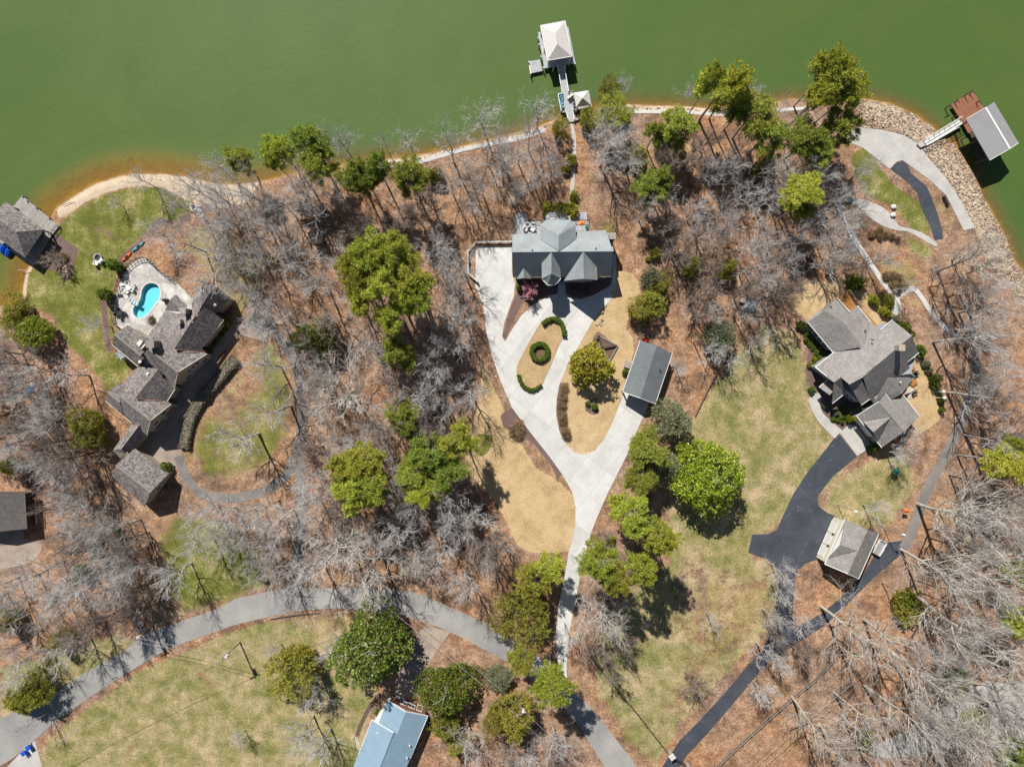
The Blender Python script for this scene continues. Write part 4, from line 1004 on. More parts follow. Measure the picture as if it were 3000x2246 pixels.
# ---- detached garage on the right
G = thing('detached_garage', 'detached garage with brown shingle roof and white doors facing the asphalt forecourt', 'garage', P(2490, 1610))
e, r = 4.6, 6.8
roof_plane(G, TG, [(660, 590, e), (862, 680, r), (690, 1062, r), (490, 977, e)], rr)
roof_plane(G, TG, [(862, 680, r), (955, 716, e), (782, 1105, e), (690, 1062, r)], rr)
roof_plane(G, TG, [(770, 862, r), (625, 812, 6.6), (655, 660, 4.9)], rr)
roof_plane(G, TG, [(770, 862, r), (522, 925, 4.9), (625, 812, 6.6)], rr)
w, ip = walls(G, TG, [(660, 590), (955, 716), (782, 1105), (490, 977)], e, M['cream'], 0.3, gable=[(0, 1, (862, 680)), (2, 3, (690, 1062))], zr=r)
MB().add([(*P(*TG(646, 660), 4.6)[:2], 4.6), (*P(*TG(522, 925), 4.6)[:2], 4.6), (*P(*TG(627, 812), 6.4)[:2], 6.4), (*P(*TG(700, 690), 4.6)[:2], 4.6), (*P(*TG(580, 950), 4.6)[:2], 4.6), (*P(*TG(680, 830), 6.3)[:2], 6.3)], [(0, 2, 1), (3, 4, 5), (0, 3, 5, 2), (1, 2, 5, 4), (0, 1, 4, 3)]).build('dormer_gable', M['white'], G)
for k in (0.22, 0.5, 0.78): window(w, ip[3], ip[0], k, 0.1, 2.6, 2.4, M['cream'], 'garage_door', 'white', 0)
window(w, ip[2], ip[3], 0.4, 1.2, 1.2, 1.3)
fascia(G, TG, [((660, 590, e), (490, 977, e)), ((955, 716, e), (782, 1105, e)), ((490, 977, e), (690, 1062, r)), ((690, 1062, r), (782, 1105, e))], 0.12, 0.2)
for k in (0.36, 0.64):
    a = Vector(ip[3]); b = Vector(ip[0]); m_ = a + (b - a) * k; en = (b - a).normalized()
    nn = Vector((-en.y, en.x)); nn = nn if nn.x < 0 else -nn
    MB().box((m_.x + nn.x * 0.25, m_.y + nn.y * 0.25, 2.9), (0.25, 0.4, 0.35), math.atan2(en.y, en.x)).build('wall_lantern', M['dark_metal'], G)

# ---- cottage with the blue metal roof
B = thing('metal_roofed_cottage', 'cottage with pale blue metal roof at the bottom edge below the big magnolia', 'house', P(1180, 2170))
mb_ = M['metal_blue']; e, r = 3.2, 5.0
roof_plane(B, TS, [(585, 425, e), (928, 638, r), (772, 1052, r), (425, 848, e)], mb_)
roof_plane(B, TS, [(310, 790), (706, 1026), (300, 2060), (-110, 1850)], mb_, [(310, 790, 3.5), (706, 1026, 5.5), (300, 2060, 5.5)])
roof_plane(B, TS, [(928, 638), (1330, 720), (760, 2100), (300, 2060), (700, 1040), (772, 1052)], mb_, [(928, 638, r), (772, 1052, r), (1330, 720, e)])
w, ip = walls(B, TS, [(585, 425), (1330, 720), (760, 2100), (-110, 1850), (310, 790)], 3.1, M['white'])
w2, ip2 = walls(B, TS, [(585, 425), (1330, 720), (1250, 930), (500, 640)], 3.1, M['brick'], 0.5, gable=[(0, 1, (928, 638))], zr=4.9)
for k in (0.35, 0.6): window(w2, ip2[0], ip2[1], k, 0.9, 1.2, 1.3)
window(w2, ip2[0], ip2[1], 0.82, 0.1, 1.0, 2.1, M['white'], 'front_door', 'timber', 0)
fascia(B, TS, [((585, 425, e), (928, 638, r)), ((928, 638, r), (1330, 720, e)), ((310, 790, 3.5), (706, 1026, 5.5)), ((1330, 720, e), (1000, 1519, e)), ((585, 425, e), (425, 848, e)), ((310, 790, 3.5), (60, 1430, 3.5))], 0.12, 0.2)
for q, z in (((410, 1025), 4.2), ((1000, 1255), 4.0), ((950, 1480), 4.0)): vent(B, *TS(*q), z)
deck(B, TS, [(700, 380), (1290, 600), (1270, 690), (930, 620), (670, 480)], 0.25, M['brick'], 0.25, name='porch')
railing(B, wp(TS, [(700, 330), (660, 440)], 0.25), 0.25, 0.9)
railing(B, wp(TS, [(1290, 600), (1265, 695)], 0.25), 0.25, 0.9)

# ---- house at the left edge
E = thing('cabin', 'flat-looking brown shingle roof of a cabin at the left edge under bare branches', 'house', P(20, 1490))
gable_block(E, T2, [(-260, 1130), (215, 1130), (235, 1440), (-260, 1480)], [(-60, 1132), (-60, 1470)], 3.4, 4.6, M['roofE'], M['timber_dark'], inset=0.4)
deck(E, T2, [(235, 1160), (335, 1180), (345, 1390), (240, 1400)], 0.8, M['deck_red'], 0.2)
railing(E, wp(T2, [(235, 1160), (335, 1180), (345, 1390)], 0.8), 0.8, 1.0, M['timber_dark'], 1.5)
deck(E, T2, [(-250, 1450), (200, 1440), (210, 1560), (-250, 1600)], 0.15, M['concrete_brown'], 0.15, name='patio_slab')

# ---- little shed in the left woods
Sh = thing('garden_shed', 'small dark-roofed shed among the bare trees, left of the big pine grove', 'shed', P(935, 700))
_, ips = gable_block(Sh, T4, [(440, 830), (545, 795), (590, 905), (480, 935)], [(492, 812), (535, 922)], 3.0, 4.0, M['roofE'], M['timber_dark'], inset=0.2)
window(_, ips[2], ips[3], 0.5, 0.1, 0.9, 1.9, M['timber'], 'door', 'timber', 0)

# ------------------------------------------------------------------ docks and boathouses
dkz = 0.35
def hip4(parent, t, q, ridge, ze, zr, mat):
    a, b, c, d = q; r1, r2 = ridge
    E = lambda p: (p[0], p[1], ze); R = lambda p: (p[0], p[1], zr)
    roof_plane(parent, t, [E(a), E(b), R(r1)], mat, th=0.1)
    roof_plane(parent, t, [E(c), E(d), R(r2)], mat, th=0.1)
    if r1 == r2:
        roof_plane(parent, t, [E(b), E(c), R(r1)], mat, th=0.1); roof_plane(parent, t, [E(d), E(a), R(r1)], mat, th=0.1)
    else:
        roof_plane(parent, t, [E(b), E(c), R(r2), R(r1)], mat, th=0.1); roof_plane(parent, t, [E(d), E(a), R(r1), R(r2)], mat, th=0.1)
BH = thing('boathouse', 'boathouse with cream hipped metal roof at the end of the long grey pier', 'boathouse', P(1630, 125, dkz))
hip4(BH, TO, [(395, 330), (1065, 205), (1245, 1160), (585, 1270)], [(800, 520), (852, 825)], 3.6, 5.0, M['metal_cream'])
deck(BH, TO, [(330, 505), (430, 490), (1100, 370), (1150, 355), (1340, 1335), (640, 1455), (500, 1480)], dkz, M['deck_grey'], ang=0.18)
posts(BH, TO, [(430, 360), (1040, 245), (1205, 1135), (620, 1235), (520, 800), (1120, 690)], -3, 3.5, 0.22)
walls(BH, TO, [(700, 330), (1030, 270), (1120, 780), (790, 840)], 2.8, M['siding_blue'], 0.1, dkz)
for a, b in (((395, 330, 3.6), (1065, 205, 3.6)), ((1065, 205, 3.6), (1245, 1160, 3.6)), ((1245, 1160, 3.6), (585, 1270, 3.6)), ((585, 1270, 3.6), (395, 330, 3.6))):
    fascia(BH, TO, [(a, b)], 0.1, 0.2)
posts(BH, TO, [(420, 1150), (475, 1450), (745, 1470), (1070, 1415), (1335, 1340), (340, 640), (360, 820)], -3, dkz + 0.6, 0.2)
SW = thing('swim_platform', 'small square grey swim platform floating left of the cream-roofed boathouse', 'dock', P(1566, 196, 0))
deck(SW, TO, [(90, 1290), (385, 1240), (450, 1545), (140, 1610)], 0.1, M['deck_grey'], 0.4, ang=0.18)
fascia(SW, TO, [((80, 1290, 0.22), (135, 1610, 0.22))], 0.2, 0.2, name='bumper')
posts(SW, TO, [(80, 1295), (135, 1615)], -1, 0.8, 0.18)
PR = thing('pier', 'long narrow grey boardwalk pier with white rails leading to the boathouse', 'pier', P(1655, 270, dkz))
deck(PR, TP, [(325, -70), (505, -90), (640, 705), (780, 690), (850, 1180), (735, 1190), (815, 1520), (640, 1540), (550, 1262), (430, 1262), (335, 785), (460, 765)], dkz + 0.004, M['deck_grey'], ang=0.2)
railing(PR, wp(TP, [(320, -20), (455, 755)], dkz), dkz, 0.9, M['white'], 2.2)
railing(PR, wp(TP, [(505, -30), (635, 700)], dkz), dkz, 0.9, M['white'], 2.2)
railing(PR, wp(TP, [(455, 765), (330, 785), (425, 1255)], dkz), dkz, 0.9, M['white'], 1.6)
railing(PR, wp(TP, [(640, 712), (775, 690)], dkz), dkz, 0.9, M['timber_grey'], 1.6)
railing(PR, wp(TP, [(550, 1262), (625, 1520)], dkz), dkz, 0.9, M['white'], 1.8)
railing(PR, wp(TP, [(738, 1195), (800, 1500)], dkz), dkz, 0.9, M['white'], 1.8)
posts(PR, TP, [(330, 20), (500, 0), (395, 380), (565, 360), (460, 740), (630, 700), (430, 1230), (740, 1200)], -3, dkz - 0.1, 0.2, M['timber_grey'])
GZ_ = thing('gazebo', 'open shelter with cream pyramid roof beside the pier on the shore', 'gazebo', P(1705, 290, dkz))
hip4(GZ_, TP, [(780, 705), (1200, 635), (1275, 1050), (860, 1112)], [(1035, 850), (1035, 850)], 3.1, 4.5, M['metal_cream'])
posts(GZ_, TP, [(820, 740), (1180, 675), (1240, 1030), (880, 1085)], 0, 3.0, 0.2)
deck(GZ_, TP, [(780, 720), (1220, 650), (1310, 1130), (860, 1200)], dkz + 0.01, M['deck_grey'], ang=0.2)
MB().prism(wp(TP, [(810, 1430), (965, 1395), (970, 1450), (835, 1500)], 0.5), 0, 0.5).build('stone_planter', M['stone'], GZ_)
deck(GZ_, TP, [(970, 1440), (1350, 1365), (1350, 1385), (970, 1465)], 0.3, M['concrete'], 0.3, name='sill_wall')

FB = thing('boathouse', 'boathouse with weathered grey shake hip roof at the left edge of the lake', 'boathouse', P(60, 680, dkz))
hip4(FB, T1, [(-130, 520), (45, 265), (380, 510), (215, 750)][1:] + [(-130, 520)], [(60, 400), (60, 400)], 3.4, 4.4, M['roofL']) if False else None
q = [(45, 265), (380, 510), (215, 750), (-130, 500)]
for pl in ([(45, 265, 3.6), (380, 510, 3.6), (140, 530, 6.0), (-60, 385, 6.0)], [(380, 510, 3.6), (215, 750, 3.6), (140, 530, 6.0)], [(215, 750, 3.6), (-130, 500, 3.6), (-60, 385, 6.0), (140, 530, 6.0)], [(-130, 500, 3.6), (45, 265, 3.6), (-60, 385, 6.0)]):
    roof_plane(FB, T1, pl, M['roofL'])
deck(FB, T1, [(190, 213), (510, 478), (440, 565), (280, 825), (205, 775), (-120, 530), (60, 330), (120, 300)], dkz, M['deck_wood'], ang=math.radians(51))
posts(FB, T1, [(60, 300), (350, 510), (215, 715), (-80, 500)], -3, 3.5, 0.25, M['timber_grey'])
posts(FB, T1, [(190, 220), (310, 320), (420, 410), (500, 480), (230, 260)], -3, 0.7, 0.22, M['timber_grey'])
walls(FB, T1, [(20, 420), (110, 350), (300, 500), (210, 610)], 3.4, M['timber_dark'], 0.1, dkz)
railing(FB, wp(T1, [(505, 480), (440, 560)], dkz), dkz, 0.9, M['timber_grey'], 1.2)

RD = thing('boathouse', 'covered boat slip with grey ribbed metal roof on the right shore', 'boathouse', P(2890, 385, dkz))
gable_block(RD, TE, [(1710, 440), (1955, 292), (2165, 645), (1915, 795)], [(1880, 340), (2090, 695)], 4.4, 5.2, M['metal_grey'], None)
fascia(RD, TE, [((1880, 340, 5.25), (2090, 695, 5.25))], 0.35, 0.08, name='ridge_cap')
fascia(RD, TE, [((1915, 795, 4.4), (2090, 695, 5.2)), ((2090, 695, 5.2), (2165, 645, 4.4)), ((1710, 440, 4.4), (1880, 340, 5.2))], 0.1, 0.15)
posts(RD, TE, [(1735, 455), (1945, 320), (2135, 640), (1920, 765), (1825, 610), (2040, 480)], -3, 4.3, 0.25, M['timber_dark'])
deck(RD, TE, [(1580, 315), (1770, 195), (1870, 350), (1960, 330), (1990, 380), (1790, 500), (1760, 548), (1730, 562), (1680, 470)], dkz, M['deck_red'], ang=math.radians(32))
deck(RD, TE, [(1740, 560), (1770, 545), (1880, 770), (1850, 790)], dkz - 0.02, M['timber_dark'], name='slip_finger')
posts(RD, TE, [(1580, 318), (1770, 197), (1640, 278), (1725, 222), (1825, 285), (1640, 400), (1690, 480), (1720, 590), (1790, 700), (1850, 790)], -3, dkz + 1.0, 0.16, M['timber_dark'])
for a, b in (((1545, 330), (1600, 300)), ((1635, 270), (1655, 300)), ((1725, 215), (1740, 245)), ((1770, 190), (1790, 225)), ((1820, 275), (1845, 310)), ((1780, 700), (1800, 690)), ((1790, 735), (1850, 795))):
    MB().bar(P(*TE(*a), dkz + 1), P(*TE(*b), dkz + 1), 0.1, 0.1).build('mooring_rail', M['timber_dark'], RD)
GW = thing('gangway', 'narrow white metal gangway from the concrete landing to the red-brown dock', 'gangway', P(2760, 380, dkz))
deck(GW, TE, [(1345, 632), (1655, 440), (1685, 482), (1370, 665)], 0.55, M['white'], 0.1)
railing(GW, wp(TE, [(1340, 622), (1650, 432)], 0.55), 0.55, 1.0, M['white'], 1.2)
railing(GW, wp(TE, [(1372, 668), (1688, 486)], 0.55), 0.55, 1.0, M['white'], 1.2)
deck(GW, TE, [(1290, 655), (1345, 620), (1375, 660), (1320, 685)], 0.5, M['concrete_old'], 0.5, name='abutment')

# ------------------------------------------------------------------ pool terrace
PT = thing('pool_terrace', 'curved flagstone pool terrace with black fence beside the shake-roofed house', 'terrace', P(420, 870))
outer = smooth(tr(T1, (1240, 755), (1160, 790), (1090, 860), (1040, 960), (1005, 1080), (985, 1180), (990, 1270), (1035, 1355), (1270, 1470), (1460, 1290), (1660, 1190), (1655, 1100), (1500, 950), (1380, 860), (1300, 780)), True, 3)
def slab_hole(name, outer, hole, z0, z1, mat, parent):
    o = W(outer, z1); h = W(hole, z1)
    pts = o + h
    tri = tessellate_polygon([[Vector((x, y, 0)) for x, y in o], [Vector((x, y, 0)) for x, y in h]])
    V = [(x, y, z1) for x, y in pts] + [(x, y, z0) for x, y in pts]
    F = []; n = len(pts)
    for a, b, c in tri:
        cr = (pts[b][0] - pts[a][0]) * (pts[c][1] - pts[a][1]) - (pts[b][1] - pts[a][1]) * (pts[c][0] - pts[a][0])
        F.append((a, b, c) if cr > 0 else (c, b, a))
    for base, m_ in ((0, len(o)), (len(o), len(h))):
        for i in range(m_):
            j = (i + 1) % m_
            F.append((base + i, base + j, base + j + n, base + i + n))
    return mk(name, V, F, mat, parent)
slab_hole('paving', outer, POOL, -0.1, 0.3, M['patio'], PT)
railing(PT, W(outer[0:24], 0.3), 0.3, 1.1, M['dark_metal'], 1.6, 'fence_panel')
railing(PT, W(outer[36:45] + outer[0:1], 0.3), 0.3, 1.1, M['dark_metal'], 1.6, 'fence_panel')
PO = thing('swimming_pool', 'kidney-shaped turquoise swimming pool in the flagstone terrace', 'pool', P(430, 882))
pw = W(POOL, 0.3)
basin = MB(); n = len(pw)
basin.add([(x, y, -0.62) for x, y in pw], [tuple(range(n))])
basin.add([(x, y, -0.62) for x, y in pw] + [(x, y, 0.29) for x, y in pw], [(i, (i + 1) % n, (i + 1) % n + n, i + n) for i in range(n)])
mpl = N('pool_plaster', 0.7, 0.2)
mpl.color(mpl.mix(mpl.ramp(mpl.noise(4.5, 3, 0.6, mpl.pos()), [(0.35, 0.0), (0.65, 1.0)]), (0.22, 0.62, 0.70), (0.32, 0.72, 0.78)))
basin.build('basin', mpl.m, PO)
op = offset_poly(pw, -0.28)
cop = MB(); 
cop.add([(x, y, 0.33) for x, y in pw] + [(x, y, 0.33) for x, y in op] + [(x, y, 0.2) for x, y in op], [(i, (i + 1) % n, (i + 1) % n + n, i + n) for i in range(n)] + [(i + n, (i + 1) % n + n, (i + 1) % n + 2 * n, i + 2 * n) for i in range(n)])
cop.build('coping', M['concrete'], PO)
mw = N('pool_water', 0.05, 0.5)
tb = mw.n('ShaderNodeBsdfTransparent'); tb.inputs[0].default_value = (0.72, 0.94, 0.97, 1)
gl = mw.n('ShaderNodeBsdfGlossy'); gl.inputs['Roughness'].default_value = 0.08
mx = mw.n('ShaderNodeMixShader'); mx.inputs[0].default_value = 0.03
mw.l(tb.outputs[0], mx.inputs[1]); mw.l(gl.outputs[0], mx.inputs[2]); mw.l(mx.outputs[0], mw.t.nodes['Material Output'].inputs[0])
MB().add([(x, y, 0.12) for x, y in pw], [tuple(range(n))]).build('pool_water', mw.m, PO)
MB().prism(wp(TL, [(790, 500), (845, 440), (862, 452), (810, 515)], 0.4), 0.3, 0.42).build('diving_board', M['white'], PO)
# ------------------------------------------------------------------ vegetation prototypes (mesh data only, shared by all copies)
def rand_unit(R):
    z = R.uniform(-1, 1); a = R.uniform(0, 2 * math.pi); s = math.sqrt(1 - z * z)
    return Vector((s * math.cos(a), s * math.sin(a), z))
def tube_fast(V, F, pts, r0, r1, n):
    base = len(V); m = len(pts)
    for i, p in enumerate(pts):
        t = pts[min(i + 1, m - 1)] - pts[max(i - 1, 0)]
        a = t.orthogonal().normalized(); b = t.cross(a).normalized()
        r = r0 + (r1 - r0) * i / (m - 1)
        for k in range(n):
            an = 6.2832 * k / n
            q = p + a * (math.cos(an) * r) + b * (math.sin(an) * r)
            V.append((q.x, q.y, q.z))
    for i in range(m - 1):
        for k in range(n):
            F.append((base + i * n + k, base + i * n + (k + 1) % n, base + (i + 1) * n + (k + 1) % n, base + (i + 1) * n + k))
def bare_tree(seed, Ht=16.0, spread=1.0, fork=0.35, limbs=9, dens=1.0, lean=0.06, fine=1.0):
    """trunk with main limbs, and a crown of branches and twigs"""
    R = random.Random(seed)
    TV, TF_, CV, CF = [], [], [], []
    def grow(p, dr, L, r0, r1, nseg, wob, up, V, F, sides):
        pts = [p.copy()]; d_ = dr.copy()
        for i in range(nseg):
            d_ = (d_ + rand_unit(R) * wob + Vector((0, 0, up))).normalized()
            p = p + d_ * (L / nseg); pts.append(p.copy())
        tube_fast(V, F, pts, r0, r1, sides)
        return pts, d_
    def side_dir(d_, ang):
        o = d_.orthogonal().normalized(); o2 = d_.cross(o); a = R.uniform(0, 6.2832)
        return (d_ * math.cos(ang) + (o * math.cos(a) + o2 * math.sin(a)) * math.sin(ang)).normalized()
    base_r = Ht * 0.017
    d0 = Vector((R.uniform(-lean, lean), R.uniform(-lean, lean), 1)).normalized()
    tp, td = grow(Vector((0, 0, -0.2)), d0, Ht * 0.72, base_r, base_r * 0.38, 7, 0.05, 0.03, TV, TF_, 7)
    az = R.uniform(0, 6.28)
    for li in range(limbs):
        k = fork + (1 - fork) * (li / (limbs - 1)) ** 0.9 if limbs > 1 else 1
        x = min(k, 0.999) * 7; i = int(x); p = tp[i].lerp(tp[i + 1], x - i)
        az += 2.4 + R.uniform(-0.5, 0.5)
        el = math.radians(R.uniform(28, 50) + 25 * (k - fork))
        dr = Vector((math.cos(az) * math.cos(el), math.sin(az) * math.cos(el), math.sin(el)))
        if li == limbs - 1: dr = Vector((0.1, 0.1, 1)).normalized()
        L = Ht * 0.36 * spread * R.uniform(0.75, 1.2) * (1.15 - 0.4 * (k - fork))
        r = base_r * 0.42 * (1.1 - 0.5 * (k - fork))
        lp, ld = grow(p, dr, L, r, r * 0.3, 5, 0.17, 0.09, TV, TF_, 5)
        nb = int(7 * dens)
        for bi in range(nb):
            kk = R.uniform(0.22, 1.0) * 4.99; j = int(kk); q = lp[j].lerp(lp[j + 1], kk - j)
            bd = side_dir((lp[j + 1] - lp[j]).normalized(), math.radians(R.uniform(25, 55)))
            bd = (bd + Vector((0, 0, 0.25))).normalized()
            bl = L * R.uniform(0.32, 0.58)
            br_ = max(r * 0.32, 0.035)
            bp, bdir = grow(q, bd, bl, br_, br_ * 0.45, 3, 0.22, 0.06, CV, CF, 4)
            for ti in range(int(6 * dens)):
                k3 = R.uniform(0.15, 1.0) * 2.99; j3 = int(k3); s = bp[j3].lerp(bp[j3 + 1], k3 - j3)
                sd_ = side_dir((bp[j3 + 1] - bp[j3]).normalized(), math.radians(R.uniform(22, 58)))
                sl = bl * R.uniform(0.35, 0.65)
                sp_, _ = grow(s, (sd_ + Vector((0, 0, 0.15))).normalized(), sl, 0.026 * fine, 0.014 * fine, 2, 0.2, 0.05, CV, CF, 3)
                for wi in range(int(4 * dens)):
                    s2 = sp_[R.randint(0, 1)].lerp(sp_[2], R.uniform(0.1, 1))
                    wd = side_dir((sp_[2] - sp_[0]).normalized(), math.radians(R.uniform(18, 50)))
                    tube_fast(CV, CF, [s2, s2 + (wd + Vector((0, 0, 0.1))).normalized() * sl * R.uniform(0.35, 0.7)], 0.014 * fine, 0.008 * fine, 3)
    return np.array(TV), np.array(TF_), np.array(CV), np.array(CF)
def blades(C, Dv, Lh, Wd, curl=0.0):
    """thin leaf quads: centres C, directions Dv, lengths, widths (numpy)"""
    n = len(C)
    D_ = Dv / np.linalg.norm(Dv, axis=1, keepdims=True)
    rv = rng.normal(size=(n, 3)); S_ = np.cross(D_, rv); S_ /= np.linalg.norm(S_, axis=1, keepdims=True) + 1e-9
    Lh = np.asarray(Lh).reshape(-1, 1); Wd = np.asarray(Wd).reshape(-1, 1)
    a = C - S_ * Wd * 0.5; b = C + S_ * Wd * 0.5; mid = C + D_ * Lh
    c = mid + S_ * Wd * 0.28; d_ = mid - S_ * Wd * 0.28
    V = np.stack([a, b, c, d_], 1).reshape(-1, 3)
    return V, np.arange(4 * n).reshape(n, 4)
def clump_crown(centers, rad, per, L, Wd, upbias=0.3, spread=1.0):
    n = len(centers)
    C = np.repeat(centers, per, 0); r = np.repeat(rad, per)
    dv = rng.normal(size=(n * per, 3)); dv[:, 2] += upbias
    dv /= np.linalg.norm(dv, axis=1, keepdims=True)
    off = dv * (rng.random((n * per, 1)) ** 0.5) * r[:, None] * spread * 0.55
    return blades(C + off, dv + 0.3 * rng.normal(size=dv.shape), L * (0.7 + 0.6 * rng.random(n * per)), Wd * (0.7 + 0.6 * rng.random(n * per)))
def limb_mesh(R, Ht, crown_lo, Rmax, n, r0, taper=0.25):
    V, F = [], []
    pts = [Vector((0, 0, -0.2))]
    p = Vector((0, 0, -0.2))
    for i in range(6):
        p = p + Vector((R.uniform(-.05, .05), R.uniform(-.05, .05), 1)) * (Ht * 0.93 / 6); pts.append(p.copy())
    tube_fast(V, F, pts, r0, r0 * taper, 7)
    for i in range(n):
        z = Ht * (crown_lo + (0.93 - crown_lo) * R.random()); a = R.uniform(0, 6.28)
        L = Rmax * R.uniform(0.5, 0.9) * (1.15 - 0.6 * (z / Ht))
        s = Vector((pts[3].x, pts[3].y, z)); e_ = s + Vector((math.cos(a) * L, math.sin(a) * L, L * R.uniform(0.05, 0.4)))
        tube_fast(V, F, [s, s.lerp(e_, 0.5) + Vector((0, 0, 0.15)), e_], r0 * 0.28, r0 * 0.08, 4)
    return np.array(V), np.array(F)
def pine(seed, Ht=20.0, Rc=4.0, lo=0.55, n=230):
    R = random.Random(seed)
    TV, TF_ = limb_mesh(R, Ht, lo, Rc, 26, Ht * 0.013)
    cs = []; rs = []
    lobes = [(R.uniform(0, 6.28), R.uniform(0.35, 0.85), R.uniform(lo, 0.97), R.uniform(0.34, 0.52)) for _ in range(16)] + [(0, 0.05, 0.97, 0.4)]
    while len(cs) < n:
        a, q, zz, s = R.choice(lobes)
        prof = math.sqrt(max(0.05, 1 - max(0, (zz - 0.72) / 0.34) ** 2))
        c = Vector((math.cos(a) * q * Rc * prof, math.sin(a) * q * Rc * prof, zz * Ht)) + rand_unit(R) * Vector((1, 1, 0.5)).length * 0.6 * s * Rc * R.random() ** 0.4
        if c.z > Ht: c.z = Ht - R.random()
        cs.append(c); rs.append(R.uniform(0.45, 0.75))
    CV, CF = clump_crown(np.array([tuple(c) for c in cs]), np.array(rs), 58, 0.42, 0.085, 0.5)
    return TV, TF_, CV, CF
def dome_tree(seed, Ht, Rc, n, per, L, Wd, lo=0.05, shape=1.0, rough=0.22, r0=0.2, crad=(0.35, 0.6)):
    """dense rounded or conical evergreen, foliage through the outer half of the crown"""
    R = random.Random(seed)
    TV, TF_ = limb_mesh(R, Ht, max(lo, 0.15), Rc, 14, r0)
    bumps = [(rand_unit(R), R.uniform(0.5, 1.0)) for _ in range(16)]
    cs = []; rs = []
    zc = Ht * (lo + 0.42 * (1 - lo) / shape ** 0.3)
    while len(cs) < n:
        u = rand_unit(R)
        k = 1 - rough + rough * sum(max(0, u.dot(b)) ** 6 * s for b, s in bumps) * 1.1
        q = R.uniform(0.62, 1.0) ** 0.7
        hz = (Ht - zc) if u.z > 0 else (zc - Ht * lo)
        x = u * (k * q)
        w_ = 1.0
        if shape > 1 and u.z > 0: w_ = max(0.12, 1 - u.z * 0.75 * (shape - 1))
        cs.append((x.x * Rc * w_, x.y * Rc * w_, zc + x.z * hz)); rs.append(R.uniform(*crad))
    CV, CF = clump_crown(np.array(cs), np.array(rs), per, L, Wd, 0.45)
    return TV, TF_, CV, CF
PROTO = {}
def proto(kind, i, data, tm, cm):
    TV, TF_, CV, CF = data
    PROTO.setdefault(kind, []).append((meshdata('trunk', TV, TF_, M[tm], smooth=True), meshdata('crown', CV, CF, M[cm])))
for i in range(6): proto('bare', i, bare_tree(10 + i, 16, [1.0, 1.1, 0.9, 1.2, 1.0, 0.95][i], [0.35, 0.28, 0.45, 0.3, 0.4, 0.5][i], [10, 9, 11, 8, 12, 9][i], [1.0, 0.86, 1.0, 0.86, 0.86, 1.0][i], 0.06, [0.8, 0.9, 0.75, 0.85, 0.8, 0.9][i]), 'bark_grey', 'twig_grey')
for i in range(5): proto('pale', i, bare_tree(40 + i, 22, [0.95, 1.05, 0.9, 1.1, 1.0][i], [0.4, 0.35, 0.5, 0.42, 0.38][i], [12, 11, 12, 10, 13][i], 0.9, 0.08, 1.3), 'bark_pale', 'twig_pale')
for i in range(4): proto('sapling', i, bare_tree(70 + i, 7, 1.15, 0.12, 9, 1.0, 0.1, 0.9), 'bark_dark', 'twig_brown')
for i in range(2): proto('redbud', i, bare_tree(80 + i, 4.5, 1.3, 0.1, 9, 1.1, 0.1, 1.1), 'bark_dark', 'twig_pink')
for i in range(5): proto('pine', i, pine(100 + i, 20, 4.0, [0.68, 0.63, 0.72, 0.6, 0.7][i]), 'bark_grey', 'pine_leaf')
for i in range(4): proto('dark_pine', i, pine(120 + i, 18, 3.6, [0.62, 0.56, 0.64, 0.58][i]), 'bark_grey', 'pine_leaf_b')
for i in range(3): proto('cedar', i, dome_tree(140 + i, 9, 3, 330, 20, 0.40, 0.09, 0.04, 1.35, 0.42, 0.17, (0.3, 0.7)), 'bark_dark', 'cedar_leaf')
for i in range(2): proto('holly', i, dome_tree(150 + i, 9, 3.4, 420, 18, 0.26, 0.17, 0.06, 1.1, 0.3, 0.18), 'bark_dark', 'olive_leaf')
for i in range(2): proto('magnolia', i, dome_tree(160 + i, 11, 5, 820, 15, 0.30, 0.17, 0.03, 1.1, 0.28, 0.25, (0.3, 0.7)), 'bark_grey', 'magnolia_leaf')
for i in range(2): proto('bright_magnolia', i, dome_tree(165 + i, 11, 5, 1000, 16, 0.28, 0.16, 0.03, 1.1, 0.24, 0.25, (0.3, 0.65)), 'bark_grey', 'magnolia_bright')
for i in range(2): proto('sage', i, dome_tree(170 + i, 8, 3, 330, 18, 0.36, 0.1, 0.04, 1.2, 0.3, 0.17), 'bark_dark', 'sage_leaf')
def shrub(kind, seed, Rc, Ht, n, per, L, Wd, leaf, lo=0.0, shape=1.0, rough=0.12):
    TV, TF_, CV, CF = dome_tree(seed, Ht, Rc, n, per, L, Wd, lo, shape, rough, 0.05, (0.12, 0.22))
    PROTO.setdefault(kind, []).append((meshdata('stem', TV, TF_, M['bark_dark']), meshdata('foliage', CV, CF, M[leaf])))
for i in range(2):
    shrub('box', 200 + i, 0.55, 1.0, 110, 10, 0.12, 0.08, 'box_leaf')
    shrub('gold', 210 + i, 0.7, 1.6, 120, 12, 0.2, 0.07, 'gold_leaf', rough=0.25)
    shrub('column', 220 + i, 1.2, 4.2, 260, 14, 0.24, 0.09, 'box_leaf', shape=1.0)
    shrub('bush', 230 + i, 1.2, 1.7, 180, 12, 0.2, 0.11, 'box_leaf', rough=0.3)
    shrub('olive_bush', 240 + i, 1.2, 1.9, 180, 12, 0.26, 0.09, 'cedar_leaf', rough=0.35)
    shrub('sage_bush', 250 + i, 1.2, 1.6, 180, 14, 0.26, 0.07, 'sage_leaf', rough=0.3)
    TV, TF_, CV, CF = dome_tree(260 + i, 0.9, 0.7, 60, 16, 0.5, 0.035, 0.0, 1.0, 0.2, 0.03, (0.1, 0.2))
    PROTO.setdefault('tuft', []).append((meshdata('stem', TV, TF_, M['timber']), meshdata('blades', CV, CF, M['grass_tuft'])))
